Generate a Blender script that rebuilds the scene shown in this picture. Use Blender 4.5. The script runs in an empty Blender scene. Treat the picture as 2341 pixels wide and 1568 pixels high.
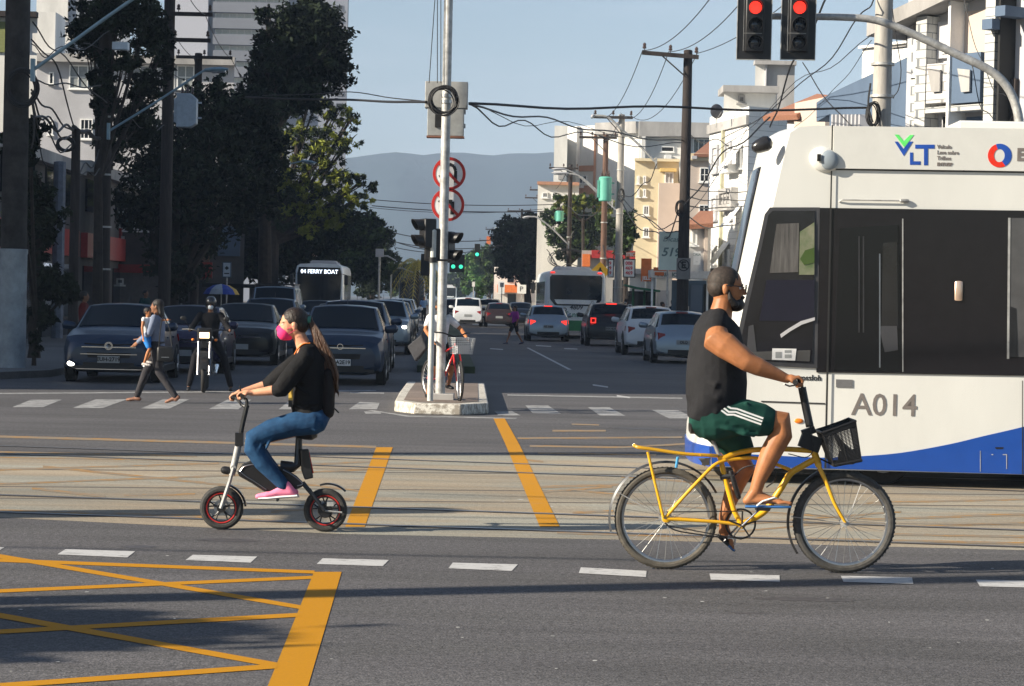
import bpy, math, random
import numpy as np
from mathutils import Vector as V, Matrix, noise
random.seed(11)
S = bpy.context.scene
COL = S.collection
RAD = math.radians
# ------------------------------------------------ camera
F = 5500.0; W0, H0 = 2341.0, 1568.0
PITCH = RAD(1.094); ROLL = 0.022; CZ = 1.8
cd = bpy.data.cameras.new('camera'); cam = bpy.data.objects.new('camera', cd); COL.objects.link(cam)
cd.sensor_width = 36; cd.lens = 36 * F / W0; cd.clip_start = .2; cd.clip_end = 9000
_F = V((0, math.cos(PITCH), -math.sin(PITCH))); _U0 = V((0, math.sin(PITCH), math.cos(PITCH))); _R0 = V((1, 0, 0))
_R = _R0 * math.cos(ROLL) + _U0 * math.sin(ROLL); _U = _U0 * math.cos(ROLL) - _R0 * math.sin(ROLL)
cam.matrix_world = Matrix(((_R.x, _U.x, -_F.x, 0), (_R.y, _U.y, -_F.y, 0), (_R.z, _U.z, -_F.z, CZ), (0, 0, 0, 1)))
S.camera = cam
# ------------------------------------------------ light
SUN_AZ = RAD(20.0); SUN_EL = RAD(25.0)
sdir = V((-math.cos(SUN_AZ) * math.cos(SUN_EL), -math.sin(SUN_AZ) * math.cos(SUN_EL), math.sin(SUN_EL)))
sl = bpy.data.lights.new('sun', 'SUN'); so = bpy.data.objects.new('sun', sl); COL.objects.link(so)
sl.energy = 5.0; sl.angle = RAD(.5); sl.color = (1, .90, .74)
so.rotation_euler = sdir.to_track_quat('Z', 'Y').to_euler()
w = bpy.data.worlds.new('World'); S.world = w; w.use_nodes = True
nt = w.node_tree; bg = nt.nodes['Background']
sk = nt.nodes.new('ShaderNodeTexSky'); sk.sky_type = 'NISHITA'; sk.sun_disc = False
sk.sun_elevation = SUN_EL; sk.sun_rotation = math.atan2(sdir.x, sdir.y)
sk.air_density = 1.0; sk.dust_density = .7; sk.ozone_density = 2.0
tcw = nt.nodes.new('ShaderNodeTexCoord'); mpw = nt.nodes.new('ShaderNodeMapping'); mpw.inputs['Scale'].default_value = (3, 3, 22)
nt.links.new(tcw.outputs['Generated'], mpw.inputs[0]); nw = nt.nodes.new('ShaderNodeTexNoise'); nw.inputs['Scale'].default_value = 2.2; nw.inputs['Detail'].default_value = 7
nt.links.new(mpw.outputs[0], nw.inputs['Vector']); mw = nt.nodes.new('ShaderNodeMapRange'); nt.links.new(nw.outputs['Fac'], mw.inputs[0]); mw.inputs[1].default_value = .55; mw.inputs[2].default_value = .78; mw.inputs[3].default_value = 0; mw.inputs[4].default_value = .26
xw = nt.nodes.new('ShaderNodeMix'); xw.data_type = 'RGBA'; nt.links.new(mw.outputs[0], xw.inputs[0]); nt.links.new(sk.outputs[0], xw.inputs[6]); xw.inputs[7].default_value = (6.5, 6.8, 7.6, 1)
nt.links.new(xw.outputs[2], bg.inputs[0]); bg.inputs[1].default_value = 0.055
S.view_settings.view_transform = 'Standard'; S.view_settings.look = 'None'
S.view_settings.exposure = 1.12; S.view_settings.gamma = 1
S.cycles.max_bounces = 8; S.cycles.transparent_max_bounces = 12; S.cycles.volume_bounces = 0
try: S.cycles.use_denoising = True
except Exception: pass

# ------------------------------------------------ pixel to world helpers
def ray(x, y):
    return _F + _R * ((x - W0 / 2) / F) + _U * ((H0 / 2 - y) / F)
def at(x, y, Y):
    d = ray(x, y); return V((0, 0, CZ)) + d * (Y / d.y)
def gr(x, y, z=0.0):
    d = ray(x, y); return V((0, 0, CZ)) + d * ((z - CZ) / d.z)
def gx(x, Y):                                   # X of pixel column x (at horizon) at depth Y
    return (x - W0 / 2) / F * Y
SD = V((-0.0292, 1, 0)).normalized()            # street direction
SA = math.atan2(-SD.x, SD.y)

# ------------------------------------------------ materials
MATS = {}
def mat(name, rgb, rough=.6, metal=0., var=.12, scale=6., bump=0., bscale=60., emit=None, es=1., spec=.5, coat=0., trans=0., rgb2=None, detail=4., ior=1.45, space='Object', stretch=None, thr=None):
    if name in MATS: return MATS[name]
    m = bpy.data.materials.new(name); m.use_nodes = True; n = m.node_tree.nodes; l = m.node_tree.links
    b = n['Principled BSDF']
    b.inputs['Roughness'].default_value = rough; b.inputs['Metallic'].default_value = metal
    b.inputs['Specular IOR Level'].default_value = spec; b.inputs['Coat Weight'].default_value = coat
    b.inputs['IOR'].default_value = ior; b.inputs['Transmission Weight'].default_value = trans
    tc = n.new('ShaderNodeTexCoord'); src = tc.outputs[space]
    if stretch:
        mp = n.new('ShaderNodeMapping'); mp.inputs['Scale'].default_value = stretch
        l.new(src, mp.inputs[0]); src = mp.outputs[0]
    no = n.new('ShaderNodeTexNoise'); no.inputs['Scale'].default_value = scale; no.inputs['Detail'].default_value = detail
    no.inputs['Roughness'].default_value = .65
    l.new(src, no.inputs['Vector'])
    cr = n.new('ShaderNodeValToRGB'); l.new(no.outputs['Fac'], cr.inputs[0])
    c2 = rgb2 or tuple(c * (1 + var) for c in rgb)
    c1 = rgb if rgb2 else tuple(c * (1 - var) for c in rgb)
    cr.color_ramp.elements[0].color = (*c1, 1); cr.color_ramp.elements[1].color = (*c2, 1)
    a, z = thr or (.33, .67)
    cr.color_ramp.elements[0].position = a; cr.color_ramp.elements[1].position = z
    l.new(cr.outputs[0], b.inputs['Base Color'])
    if bump:
        nb = n.new('ShaderNodeTexNoise'); nb.inputs['Scale'].default_value = bscale; nb.inputs['Detail'].default_value = 3
        l.new(src, nb.inputs['Vector'])
        bp = n.new('ShaderNodeBump'); bp.inputs['Strength'].default_value = bump; bp.inputs['Distance'].default_value = .02
        l.new(nb.outputs['Fac'], bp.inputs['Height']); l.new(bp.outputs[0], b.inputs['Normal'])
    if emit:
        b.inputs['Emission Color'].default_value = (*emit, 1); b.inputs['Emission Strength'].default_value = es
    MATS[name] = m; return m
def road_mat(name, rgb, patch=.15, speck=.5, tint=None, rough=.8):
    if name in MATS: return MATS[name]
    m = bpy.data.materials.new(name); m.use_nodes = True; n = m.node_tree.nodes; l = m.node_tree.links
    b = n['Principled BSDF']; b.inputs['Roughness'].default_value = rough; b.inputs['Specular IOR Level'].default_value = .35
    tc = n.new('ShaderNodeTexCoord')
    def nz(sc, det, st=None):
        t = n.new('ShaderNodeTexNoise'); t.inputs['Scale'].default_value = sc; t.inputs['Detail'].default_value = det
        s = tc.outputs['Object']
        if st:
            mp = n.new('ShaderNodeMapping'); mp.inputs['Scale'].default_value = st; mp.inputs['Rotation'].default_value = (0, 0, .1)
            l.new(s, mp.inputs[0]); s = mp.outputs[0]
        l.new(s, t.inputs['Vector']); return t.outputs['Fac']
    def ramp(f, lo, hi, a=.3, z=.7):
        mr = n.new('ShaderNodeMapRange'); l.new(f, mr.inputs[0]); mr.inputs[1].default_value = a; mr.inputs[2].default_value = z
        mr.inputs[3].default_value = lo; mr.inputs[4].default_value = hi; return mr.outputs[0]
    def mul(x, y):
        q = n.new('ShaderNodeMath'); q.operation = 'MULTIPLY'; l.new(x, q.inputs[0]); l.new(y, q.inputs[1]); return q.outputs[0]
    big = ramp(nz(.35, 5, (.45, 1, 1)), 1 - patch, 1 + patch)
    streak = ramp(nz(1.3, 3, (.25, 2.4, 1)), 1 - patch * .7, 1 + patch * .7)
    sp = ramp(nz(85, 2), 1 - speck, 1 + speck, .25, .75)
    sp2 = ramp(nz(26, 2), 1 - speck * .5, 1 + speck * .5, .3, .7)
    f = mul(mul(big, streak), mul(sp, sp2))
    # scattered pale chips
    chip = n.new('ShaderNodeTexVoronoi'); chip.inputs['Scale'].default_value = 9; l.new(tc.outputs['Object'], chip.inputs['Vector'])
    mx = n.new('ShaderNodeMix'); mx.data_type = 'RGBA'; mx.inputs[6].default_value = (*rgb, 1)
    t2 = tint or tuple(c * .9 for c in rgb); mx.inputs[7].default_value = (*t2, 1)
    l.new(ramp(nz(.8, 4, (.5, 1.6, 1)), 0, 1, .42, .6), mx.inputs[0])
    vm = n.new('ShaderNodeVectorMath'); vm.operation = 'SCALE'; l.new(mx.outputs[2], vm.inputs[0]); l.new(f, vm.inputs['Scale'])
    l.new(vm.outputs[0], b.inputs['Base Color'])
    bp = n.new('ShaderNodeBump'); bp.inputs['Strength'].default_value = .5; bp.inputs['Distance'].default_value = .012
    l.new(nz(70, 2), bp.inputs['Height']); l.new(bp.outputs[0], b.inputs['Normal'])
    MATS[name] = m; return m
def worn_paint(name, rgb, under, wear=.3, scale=3.):
    """road paint worn through to the surface below"""
    if name in MATS: return MATS[name]
    m = bpy.data.materials.new(name); m.use_nodes = True; n = m.node_tree.nodes; l = m.node_tree.links
    b = n['Principled BSDF']; b.inputs['Roughness'].default_value = .75; b.inputs['Specular IOR Level'].default_value = .15
    tc = n.new('ShaderNodeTexCoord')
    mp = n.new('ShaderNodeMapping'); mp.inputs['Scale'].default_value = (1, 3.5, 1); l.new(tc.outputs['Object'], mp.inputs[0])
    a = n.new('ShaderNodeTexNoise'); a.inputs['Scale'].default_value = scale; a.inputs['Detail'].default_value = 8; a.inputs['Roughness'].default_value = .75
    l.new(mp.outputs[0], a.inputs['Vector'])
    mr = n.new('ShaderNodeMapRange'); l.new(a.outputs['Fac'], mr.inputs[0])
    t = .28 + wear * .55
    mr.inputs[1].default_value = t - .04; mr.inputs[2].default_value = t + .06; mr.inputs[3].default_value = 0; mr.inputs[4].default_value = 1
    c = n.new('ShaderNodeTexNoise'); c.inputs['Scale'].default_value = 60; l.new(tc.outputs['Object'], c.inputs['Vector'])
    mc = n.new('ShaderNodeMix'); mc.data_type = 'RGBA'; l.new(c.outputs['Fac'], mc.inputs[0])
    mc.inputs[6].default_value = (*[v * .85 for v in rgb], 1); mc.inputs[7].default_value = (*[min(1, v * 1.12) for v in rgb], 1)
    mx = n.new('ShaderNodeMix'); mx.data_type = 'RGBA'; l.new(mr.outputs[0], mx.inputs[0])
    mx.inputs[6].default_value = (*under, 1); l.new(mc.outputs[2], mx.inputs[7])
    l.new(mx.outputs[2], b.inputs['Base Color'])
    MATS[name] = m; return m

# ------------------------------------------------ mesh builder
class MB:
    def __init__(s): s.v = []; s.f = []; s.m = []; s.mi = 0
    def add(s, vs, fs):
        o = len(s.v); s.v += [tuple(v) for v in vs]
        for f in fs: s.f.append(tuple(i + o for i in f)); s.m.append(s.mi)
        return s
    def box(s, c, size, rot=None):
        c = V(c); hx, hy, hz = size[0] / 2, size[1] / 2, size[2] / 2
        vs = [V((x, y, z)) for z in (-hz, hz) for y in (-hy, hy) for x in (-hx, hx)]
        if rot is not None: vs = [rot @ v for v in vs]
        return s.add([v + c for v in vs], [(0, 2, 3, 1), (4, 5, 7, 6), (0, 1, 5, 4), (2, 6, 7, 3), (0, 4, 6, 2), (1, 3, 7, 5)])
    def b2(s, a, b):
        return s.box([(a[i] + b[i]) / 2 for i in range(3)], [abs(b[i] - a[i]) for i in range(3)])
    def loft(s, rings, cap=True, closed=True):
        n = len(rings[0]); vs = [p for r in rings for p in r]; fs = []
        for i in range(len(rings) - 1):
            for j in range(n if closed else n - 1):
                k = (j + 1) % n; fs.append((i * n + j, i * n + k, (i + 1) * n + k, (i + 1) * n + j))
        if cap and closed:
            fs.append(tuple(reversed(range(n)))); fs.append(tuple((len(rings) - 1) * n + j for j in range(n)))
        return s.add(vs, fs)
    def tube(s, pts, r, n=8, cap=True, flat=None, lat=None):
        """pts polyline, r radius or list; flat = ratio of second radius, lat = fixed lateral axis"""
        pts = [V(p) for p in pts]; m = len(pts); rr = r if isinstance(r, (list, tuple)) else [r] * m
        rings = []; prev = None
        for i, p in enumerate(pts):
            t = (pts[min(i + 1, m - 1)] - pts[max(i - 1, 0)])
            if t.length < 1e-9: t = V((0, 0, 1))
            t.normalize()
            if lat is not None: a = V(lat) - t * V(lat).dot(t)
            elif prev is None:
                a = t.cross(V((0, 0, 1)))
                if a.length < .1: a = t.cross(V((0, 1, 0)))
            else: a = prev - t * prev.dot(t)
            if a.length < 1e-6: a = t.orthogonal()
            a.normalize(); b = t.cross(a); prev = a
            q = rr[i]; ra, rb = (q if isinstance(q, (tuple, list)) else (q, q * (flat or 1)))
            rings.append([p + a * (math.cos(2 * math.pi * j / n) * ra) + b * (math.sin(2 * math.pi * j / n) * rb) for j in range(n)])
        return s.loft(rings, cap)
    def capsule(s, pts, r, n=12, **k):
        """tube with rounded ends"""
        pts = [V(p) for p in pts]; rr = list(r) if isinstance(r, (list, tuple)) else [r] * len(pts)
        d0 = (pts[0] - pts[1]).normalized(); d1 = (pts[-1] - pts[-2]).normalized()
        sc = lambda q, f: tuple(x * f for x in q) if isinstance(q, (tuple, list)) else q * f
        mr = lambda q: min(q) if isinstance(q, (tuple, list)) else q
        P = [pts[0] + d0 * mr(rr[0]) * .95, pts[0] + d0 * mr(rr[0]) * .6] + pts + [pts[-1] + d1 * mr(rr[-1]) * .6, pts[-1] + d1 * mr(rr[-1]) * .95]
        Q = [sc(rr[0], .3), sc(rr[0], .8)] + rr + [sc(rr[-1], .8), sc(rr[-1], .3)]
        return s.tube(P, Q, n, **k)
    def lathe(s, prof, c=(0, 0, 0), axis='z', n=16, closed=False):
        c = V(c); rings = []
        ax = {'z': (V((1, 0, 0)), V((0, 1, 0)), V((0, 0, 1))), 'y': (V((1, 0, 0)), V((0, 0, 1)), V((0, -1, 0))), 'x': (V((0, 1, 0)), V((0, 0, 1)), V((1, 0, 0)))}
        A, B, Z = ax[axis] if isinstance(axis, str) else axis
        for r, z in prof:
            rings.append([c + A * (r * math.cos(2 * math.pi * j / n)) + B * (r * math.sin(2 * math.pi * j / n)) + Z * z for j in range(n)])
        if closed: rings.append(rings[0])
        return s.loft(rings, cap=not closed)
    def ell(s, c, r, rot=None, n=12, m=8):
        c = V(c); rings = []
        for i in range(1, m):
            t = math.pi * i / m
            rings.append([V((r[0] * math.sin(t) * math.cos(2 * math.pi * j / n), r[1] * math.sin(t) * math.sin(2 * math.pi * j / n), -r[2] * math.cos(t))) for j in range(n)])
        if rot is not None: rings = [[rot @ p for p in q] for q in rings]
        rings = [[p + c for p in q] for q in rings]
        return s.loft(rings)
    def prism(s, poly, a, b, plane='xz'):
        """polygon in a plane extruded along the third axis from a to b"""
        def P(u, w_, t): return {'xz': (u, t, w_), 'xy': (u, w_, t), 'yz': (t, u, w_)}[plane]
        n = len(poly); vs = [P(u, w_, a) for u, w_ in poly] + [P(u, w_, b) for u, w_ in poly]
        return s.add(vs, [tuple(range(n)), tuple(reversed(range(n, 2 * n)))] + [(i, i + n, (i + 1) % n + n, (i + 1) % n) for i in range(n)])
    def poly(s, pts): return s.add(pts, [tuple(range(len(pts)))])
    def build(s, name, m, parent=None, smooth=35, bevel=0, loc=None):
        me = bpy.data.meshes.new(name); me.from_pydata(s.v, [], s.f)
        ms = m if isinstance(m, (list, tuple)) else [m]
        for q in ms: me.materials.append(q)
        if len(ms) > 1: me.polygons.foreach_set('material_index', s.m)
        bmfix(me)
        if smooth:
            me.shade_smooth(); me.set_sharp_from_angle(angle=RAD(smooth))
        o = bpy.data.objects.new(name, me); COL.objects.link(o)
        if parent: o.parent = parent
        if loc is not None: o.location = loc
        if bevel:
            b = o.modifiers.new('bevel', 'BEVEL'); b.width = bevel; b.segments = 2; b.limit_method = 'ANGLE'; b.angle_limit = RAD(40)
        return o
import bmesh
def bmfix(me):
    b = bmesh.new(); b.from_mesh(me); bmesh.ops.recalc_face_normals(b, faces=b.faces[:]); b.to_mesh(me); b.free(); me.update()
def tag(o, label=None, cat=None, group=None, kind=None):
    if label: o['label'] = label
    if cat: o['category'] = cat
    if group: o['group'] = group
    if kind: o['kind'] = kind
    return o
def empty(name, loc=(0, 0, 0), rz=0, label=None, cat=None, group=None, rot=None):
    o = bpy.data.objects.new(name, None); COL.objects.link(o); o.location = loc; o.rotation_euler = rot or (0, 0, rz)
    o.empty_display_size = .1
    return tag(o, label, cat, group)
KIDS = {}
def copy_tree(o, parent=None):
    c = o.copy(); COL.objects.link(c); c.parent = parent
    for ch in [x for x in bpy.data.objects if x.parent == o and x is not c]: copy_tree(ch, c)
    return c
def text(s, name, m, parent, loc, rot, size, depth=.002, align='CENTER', bold=0.0, sx=1., shear=0.):
    cu = bpy.data.curves.new(name, 'FONT'); cu.body = s; cu.size = size; cu.align_x = align; cu.align_y = 'CENTER'
    cu.extrude = depth; cu.offset = bold; cu.shear = shear; cu.resolution_u = 3
    o = bpy.data.objects.new('tmp_text', cu); COL.objects.link(o)
    dg = bpy.context.evaluated_depsgraph_get(); me = bpy.data.meshes.new_from_object(o.evaluated_get(dg))
    bpy.data.objects.remove(o); bpy.data.curves.remove(cu)
    me.name = name
    me.transform(Matrix.Diagonal((sx, 1, 1, 1)))
    me.materials.clear(); me.materials.append(m)
    q = bpy.data.objects.new(name, me); COL.objects.link(q); q.parent = parent; q.location = loc; q.rotation_euler = rot
    return q
def fuse(mb, name, m, parent, vox, it=4, fac=.5):
    ob = mb.build(name, m, None)
    a = ob.modifiers.new('r', 'REMESH'); a.mode = 'VOXEL'; a.voxel_size = vox
    if it:
        c = ob.modifiers.new('s', 'SMOOTH'); c.factor = fac; c.iterations = it
    dg = bpy.context.evaluated_depsgraph_get(); me = bpy.data.meshes.new_from_object(ob.evaluated_get(dg))
    ob.modifiers.clear(); ob.data = me; me.shade_smooth(); me.name = name
    if not me.materials: me.materials.append(m)
    ob.parent = parent
    return ob
FR = (RAD(90), 0, 0)          # text facing the camera (-Y)
BK = (RAD(90), 0, RAD(180))

# ------------------------------------------------ palette
M = dict(
    black=mat('black_plastic', (.012, .012, .013), .45), rubber=mat('tyre_rubber', (.022, .021, .020), .75, var=.3, scale=30),
    steel=mat('brushed_steel', (.45, .45, .46), .35, 1., var=.15), galv=mat('galvanised_steel', (.40, .40, .39), .55, .35, var=.3, scale=9),
    chrome=mat('chrome', (.75, .76, .78), .12, 1.), white=mat('white_paint', (.80, .80, .78), .45, var=.04),
    glass=mat('dark_glass', (.012, .018, .026), .06, var=.3, spec=.9, scale=1), dglass=mat('smoked_glass', (.006, .006, .008), .07, spec=.55, var=.2),
    carglass=mat('car_window_glass', (.003, .008, .014), .10, spec=.2, var=.3, scale=2),
    red=mat('red_lens', (.25, .008, .008), .2, var=.1), redlit=mat('lit_red_lamp', (.4, .01, .01), .3, emit=(1, .035, .02), es=.9),
    amber=mat('amber_lens', (.75, .20, .02), .25), whlit=mat('lit_headlamp', (.9, .9, .8), .2, emit=(1, .95, .8), es=4),
    lens=mat('headlight_lens', (.5, .56, .62), .08, .5, var=.35, scale=14), plate=mat('plate_grey', (.30, .31, .31), .5),
    platew=mat('plate_white', (.72, .72, .72), .5), ink=mat('black_ink', (.02, .02, .02), .6), alloy=mat('alloy_wheel', (.42, .43, .45), .3, .8),
    wood=mat('tarred_wood', (.030, .023, .021), .85, var=.4, scale=4, stretch=(6, 6, .6), bump=.4, bscale=30),
    concrete=mat('pole_concrete', (.36, .34, .31), .85, var=.22, scale=3, stretch=(4, 4, .5), bump=.2),
    porc=mat('brown_porcelain', (.06, .035, .03), .3), cable=mat('cable_black', (.015, .015, .017), .6),
    green=mat('transformer_green', (.12, .42, .33), .45, var=.1), dark=mat('deep_black', (.006, .006, .006), .7),
    arm=mat('lamp_arm_blue_grey', (.20, .30, .36), .5, .3), bark=mat('bark', (.028, .021, .017), .9, var=.4, scale=5, bump=.5, bscale=20),
)
# ------------------------------------------------ setting: ground, tramway, markings, pavements, hills
def sheet(name, pts, m, z, kind='structure', th=None):
    mb = MB()
    mb.poly([(p[0], p[1], z) for p in pts]); o = mb.build(name, m, smooth=0); tag(o, kind=kind); return o
asph = road_mat('asphalt', (.088, .084, .087), .20, .75, tint=(.079, .076, .077))
conc = road_mat('slab_concrete', (.285, .235, .170), .2, .3, tint=(.255, .245, .205))
asph2 = road_mat('asphalt_far', (.10, .10, .105), .12, .3)
sheet('ground', [(-2500, -60), (2500, -60), (2500, 4500), (-2500, 4500)], asph, 0)
def gq(pts, z=0): return [gr(x, y, z) for x, y in pts]
slab = gq([(-900, 1156), (0, 1183), (777, 1221), (1427, 1234), (2341, 1258), (3400, 1286), (3400, 1086), (2341, 1062), (1427, 1047), (1169, 1039), (0, 1036), (-900, 1030)])
sheet('tramway_slab', slab, conc, .0012)
# rails
RL = [((777, 1046), (1427, 1068.5)), ((777, 1065.6), (1427, 1089.4)), ((777, 1158), (1427, 1180.4)), ((777, 1197), (1427, 1219))]
mb = MB(); mg = MB()
for a, b in RL:
    A, B = gr(*a), gr(*b); d = (B - A).normalized(); n = V((-d.y, d.x, 0)); P, Q = A - d * 14, A + d * 22
    for k, (o0, o1, z, q) in enumerate(((-.035, .03, .0052, mb), (-.10, -.037, .0046, mg))):
        q.poly([(*(P + n * o0).xy, z), (*(Q + n * o0).xy, z), (*(Q + n * o1).xy, z), (*(P + n * o1).xy, z)])
tag(mb.build('rails', mat('rail_steel', (.26, .25, .24), .35, .7, var=.3, scale=3), smooth=0), kind='structure')
tag(mg.build('rail_grooves', mat('groove_dirt', (.035, .032, .034), .9), smooth=0), kind='structure')
# slab joints, repairs and stains
mb = MB()
for y0, y1 in ((1110, 1134), (1137, 1160), (1070, 1096)):
    mb.poly([tuple(q.xy) + (.0020,) for q in gq(pl(-300, y0, 2700, y1, 2.4)) if True] if False else [tuple(gr(x, y).xy) + (.0020,) for x, y in ((-300, y0 - 1), (2700, y1 - 1), (2700, y1 + 1), (-300, y0 + 1))])
for x in ():
    t0, t1 = (x, 1040 + .02 * x), (x - 150 + .06 * x, 1190 + .027 * x); mb.poly([tuple(gr(*q).xy) + (.0022,) for q in ((t0[0], t0[1]), (t0[0] + 3, t0[1]), (t1[0] + 5, t1[1]), (t1[0], t1[1]))])
tag(mb.build('slab_joints', mat('joint_dirt', (.10, .085, .07), .9), smooth=0), kind='structure')
rs = random.Random(9)
def blotch(name, spots, m, z):
    mb = MB()
    for i, (x, y, rx, ry) in enumerate(spots):
        c = gr(x, y); n = 22; ph = rs.uniform(0, 6); mb.poly([(c.x + rx * math.cos(2 * math.pi * k / n) * (1 + .25 * math.sin(3 * k * .9 + ph) + rs.uniform(-.1, .1)), c.y + ry * math.sin(2 * math.pi * k / n) * (1 + .22 * math.sin(5 * k * .7 + ph) + rs.uniform(-.1, .1)), z + .00002 * i) for k in range(n)])
    return tag(mb.build(name, m, smooth=0), kind='structure')
blotch('oil_stains', [(1710, 1402, .10, .03), (520, 1235, .2, .12), (1480, 980, .5, .25), (640, 965, .6, .2), (320, 1250, .12, .1), (1850, 1370, .3, .1)], mat('oil_stain', (.062, .058, .06), .6, var=.3, scale=20), .0010)
mb = MB()
for pts in ([(60, 990), (300, 996), (560, 990), (800, 1000), (1100, 1001)], [(0, 960), (200, 966), (420, 962)], [(1500, 985), (1620, 990), (1760, 987)]):
    for a, b in zip(pts, pts[1:]):
        A, B = gr(*a), gr(*b); d = (B - A).normalized(); n = V((-d.y, d.x, 0)) * .005; mb.poly([(*(A - n).xy, .0014), (*(B - n).xy, .0014), (*(B + n).xy, .0014), (*(A + n).xy, .0014)])
tag(mb.build('road_cracks', mat('tar_seam', (.025, .024, .025), .6), smooth=0), kind='structure')
blotch('pale_specks', [(rs.uniform(0, 2341), rs.uniform(1240, 1560), rs.uniform(.006, .014), rs.uniform(.006, .014)) for _ in range(34)] + [(1190, 1142, .03, .02), (1260, 1158, .02, .02), (1150, 1146, .015, .015)], mat('pale_grit', (.5, .5, .48), .8), .0012)
# markings
yel = worn_paint('yellow_road_paint', (.45, .205, .006), (.2, .15, .1), .07, 4)
yelw = worn_paint('yellow_road_paint_worn', (.40, .19, .02), (.22, .19, .15), .46, 3)
whi = worn_paint('white_road_paint', (.47, .47, .47), (.12, .12, .12), .22, 6)
whw = worn_paint('white_crossing_paint_worn', (.36, .36, .36), (.11, .11, .112), .34, 3)
def marks(name, polys, m, z):
    mb = MB()
    for i, p in enumerate(polys): mb.poly([tuple(q.xy) + (z + .00012 * (i % 7),) for q in gq(p)])
    return tag(mb.build(name, m, smooth=0), kind='structure')
def pl(x0, y0, x1, y1, w0, w1=None):
    w1 = w1 or w0; return [(x0, y0 - w0 / 2), (x1, y1 - w1 / 2), (x1, y1 + w1 / 2), (x0, y0 + w0 / 2)]
marks('yellow_box_marking', [[(718, 1308), (781, 1308), (700, 1584), (606, 1584)], pl(-300, 1270, 719, 1308.6, 8, 7), pl(-300, 1221, 688, 1389.2, 9), pl(-300, 1365, 716, 1320.6, 8, 7),
    pl(-300, 1462, 686, 1406.4, 10, 9), pl(-300, 1354, 634, 1522, 12, 12), pl(-300, 1590, 632, 1524, 12, 11)], yel, .0028)
marks('yellow_stop_band', [[(860, 1023), (898, 1023), (834, 1205), (789, 1205)], [(1128, 957), (1154, 957), (1188, 1018), (1280, 1205), (1234, 1205), (1155, 1015)]], worn_paint('yellow_road_paint_b', (.47, .215, .008), (.24, .21, .17), .14, 3), .0038)
marks('yellow_hatching', [pl(-300, 990, 860, 1022, 5), pl(-300, 1083, 500, 1060, 4), pl(98, 1067, 519, 1110, 5), pl(519, 1110, 800, 1143, 5), pl(-300, 1118, 510, 1088, 4), pl(510, 1088, 840, 1074, 4), pl(73, 1117, 240, 1136, 5), pl(283, 1133, 446, 1130, 4),
    pl(-300, 1160, 454, 1181, 6), pl(454, 1181, 790, 1202, 6), pl(600, 1066, 850, 1056, 4), pl(620, 1170, 800, 1160, 5), pl(640, 1100, 830, 1124, 4), pl(-200, 1030, 450, 1043, 4), pl(0, 1046, 380, 1052, 3),
    pl(1236, 1114, 1427, 1108, 5), pl(1240, 1125, 1400, 1113, 4), pl(1303, 1118, 1420, 1133, 5), pl(1309, 1173, 1402, 1169, 5), pl(1273, 1218, 1420, 1223, 6), pl(1420, 1223, 2341, 1243, 5),
    pl(1200, 1051, 1242, 1056, 4), pl(1183, 1002, 1560, 1000, 4), pl(1211, 1020, 1427, 1023, 4), pl(1427, 1023, 1620, 1012, 4), pl(1263, 985, 1385, 985, 4), pl(1307, 970, 1370, 972, 3), pl(1230, 1036, 1500, 1040, 3),
    pl(1980, 1150, 2341, 1142, 4), pl(2000, 1188, 2341, 1176, 5), pl(2060, 1205, 2341, 1196, 4), pl(1420, 1150, 2000, 1188, 4), pl(1560, 1210, 2060, 1170, 4), pl(2040, 1222, 2341, 1228, 5), pl(1420, 1090, 1600, 1104, 4), pl(1640, 1220, 1900, 1196, 4)], yelw, .0028)
marks('white_dashed_line', [[(131, 1268), (150, 1256), (309, 1261), (291, 1275)], [(424, 1281), (441, 1269), (588, 1273), (573, 1287)], [(724, 1290), (738, 1277), (889, 1281), (875, 1295)],
    [(1025, 1300), (1035, 1287), (1184, 1291), (1170, 1306)], [(1323, 1311), (1328, 1298), (1478, 1306), (1477, 1320)], [(1625, 1326), (1622, 1312), (1782, 1316), (1783, 1331)],
    [(1922, 1317), (2085, 1321), (2088, 1336), (1928, 1331)], [(2231, 1326), (2400, 1330), (2405, 1345), (2240, 1341)], [(-170, 1252), (-150, 1241), (10, 1252), (-8, 1263)]], whi, .0028)
marks('crosswalk_stripes', [[(28, 931), (71, 914), (141, 914), (99, 931)], [(165, 933), (219, 913), (291, 913), (236, 933)], [(322, 934), (373, 913), (433, 913), (386, 935)], [(478, 935), (519, 914), (575, 914), (545, 936)],
    [(637, 936), (662, 916), (720, 916), (700, 936)], [(797, 936), (822, 919), (868, 921), (862, 936)], [(-130, 930), (-70, 912), (0, 912), (-50, 930)], [(1201, 927), (1253, 927), (1283, 946), (1218, 945)], [(1344, 931), (1393, 931), (1430, 951), (1371, 950)],
    [(1490, 937), (1550, 938), (1590, 957), (1530, 957)], [(832, 941), (868, 941), (872, 946), (836, 946)], [(1130, 940), (1170, 940), (1190, 950), (1140, 950)]], whw, .0028)
marks('stop_line', [[(-200, 900), (860, 892), (860, 894.5), (-200, 902.5)], [(1160, 902), (1560, 909), (1560, 912), (1160, 904.5)], pl(800, 898, 878, 899, 2.5)], whw, .0028)
marks('kerb_line', [[(838, 938), (930, 953), (1180, 958), (1182, 955.5), (935, 950.5), (852, 938)]], whw, .0036)
marks('lane_line', [[(1203, 795), (1209, 795), (1307, 845), (1299, 845)], pl(1355, 880, 1390, 885, 3), pl(1410, 905, 1440, 909, 3), pl(1225, 790, 1260, 792, 2), pl(1290, 797, 1320, 798, 2), pl(1080, 741, 1240, 746, 2.5), pl(930, 741, 965, 741, 2), pl(925, 752, 960, 752, 2), pl(925, 765, 955, 765, 2), pl(1120, 797, 1150, 799, 2)], whi, .0028)
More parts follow.
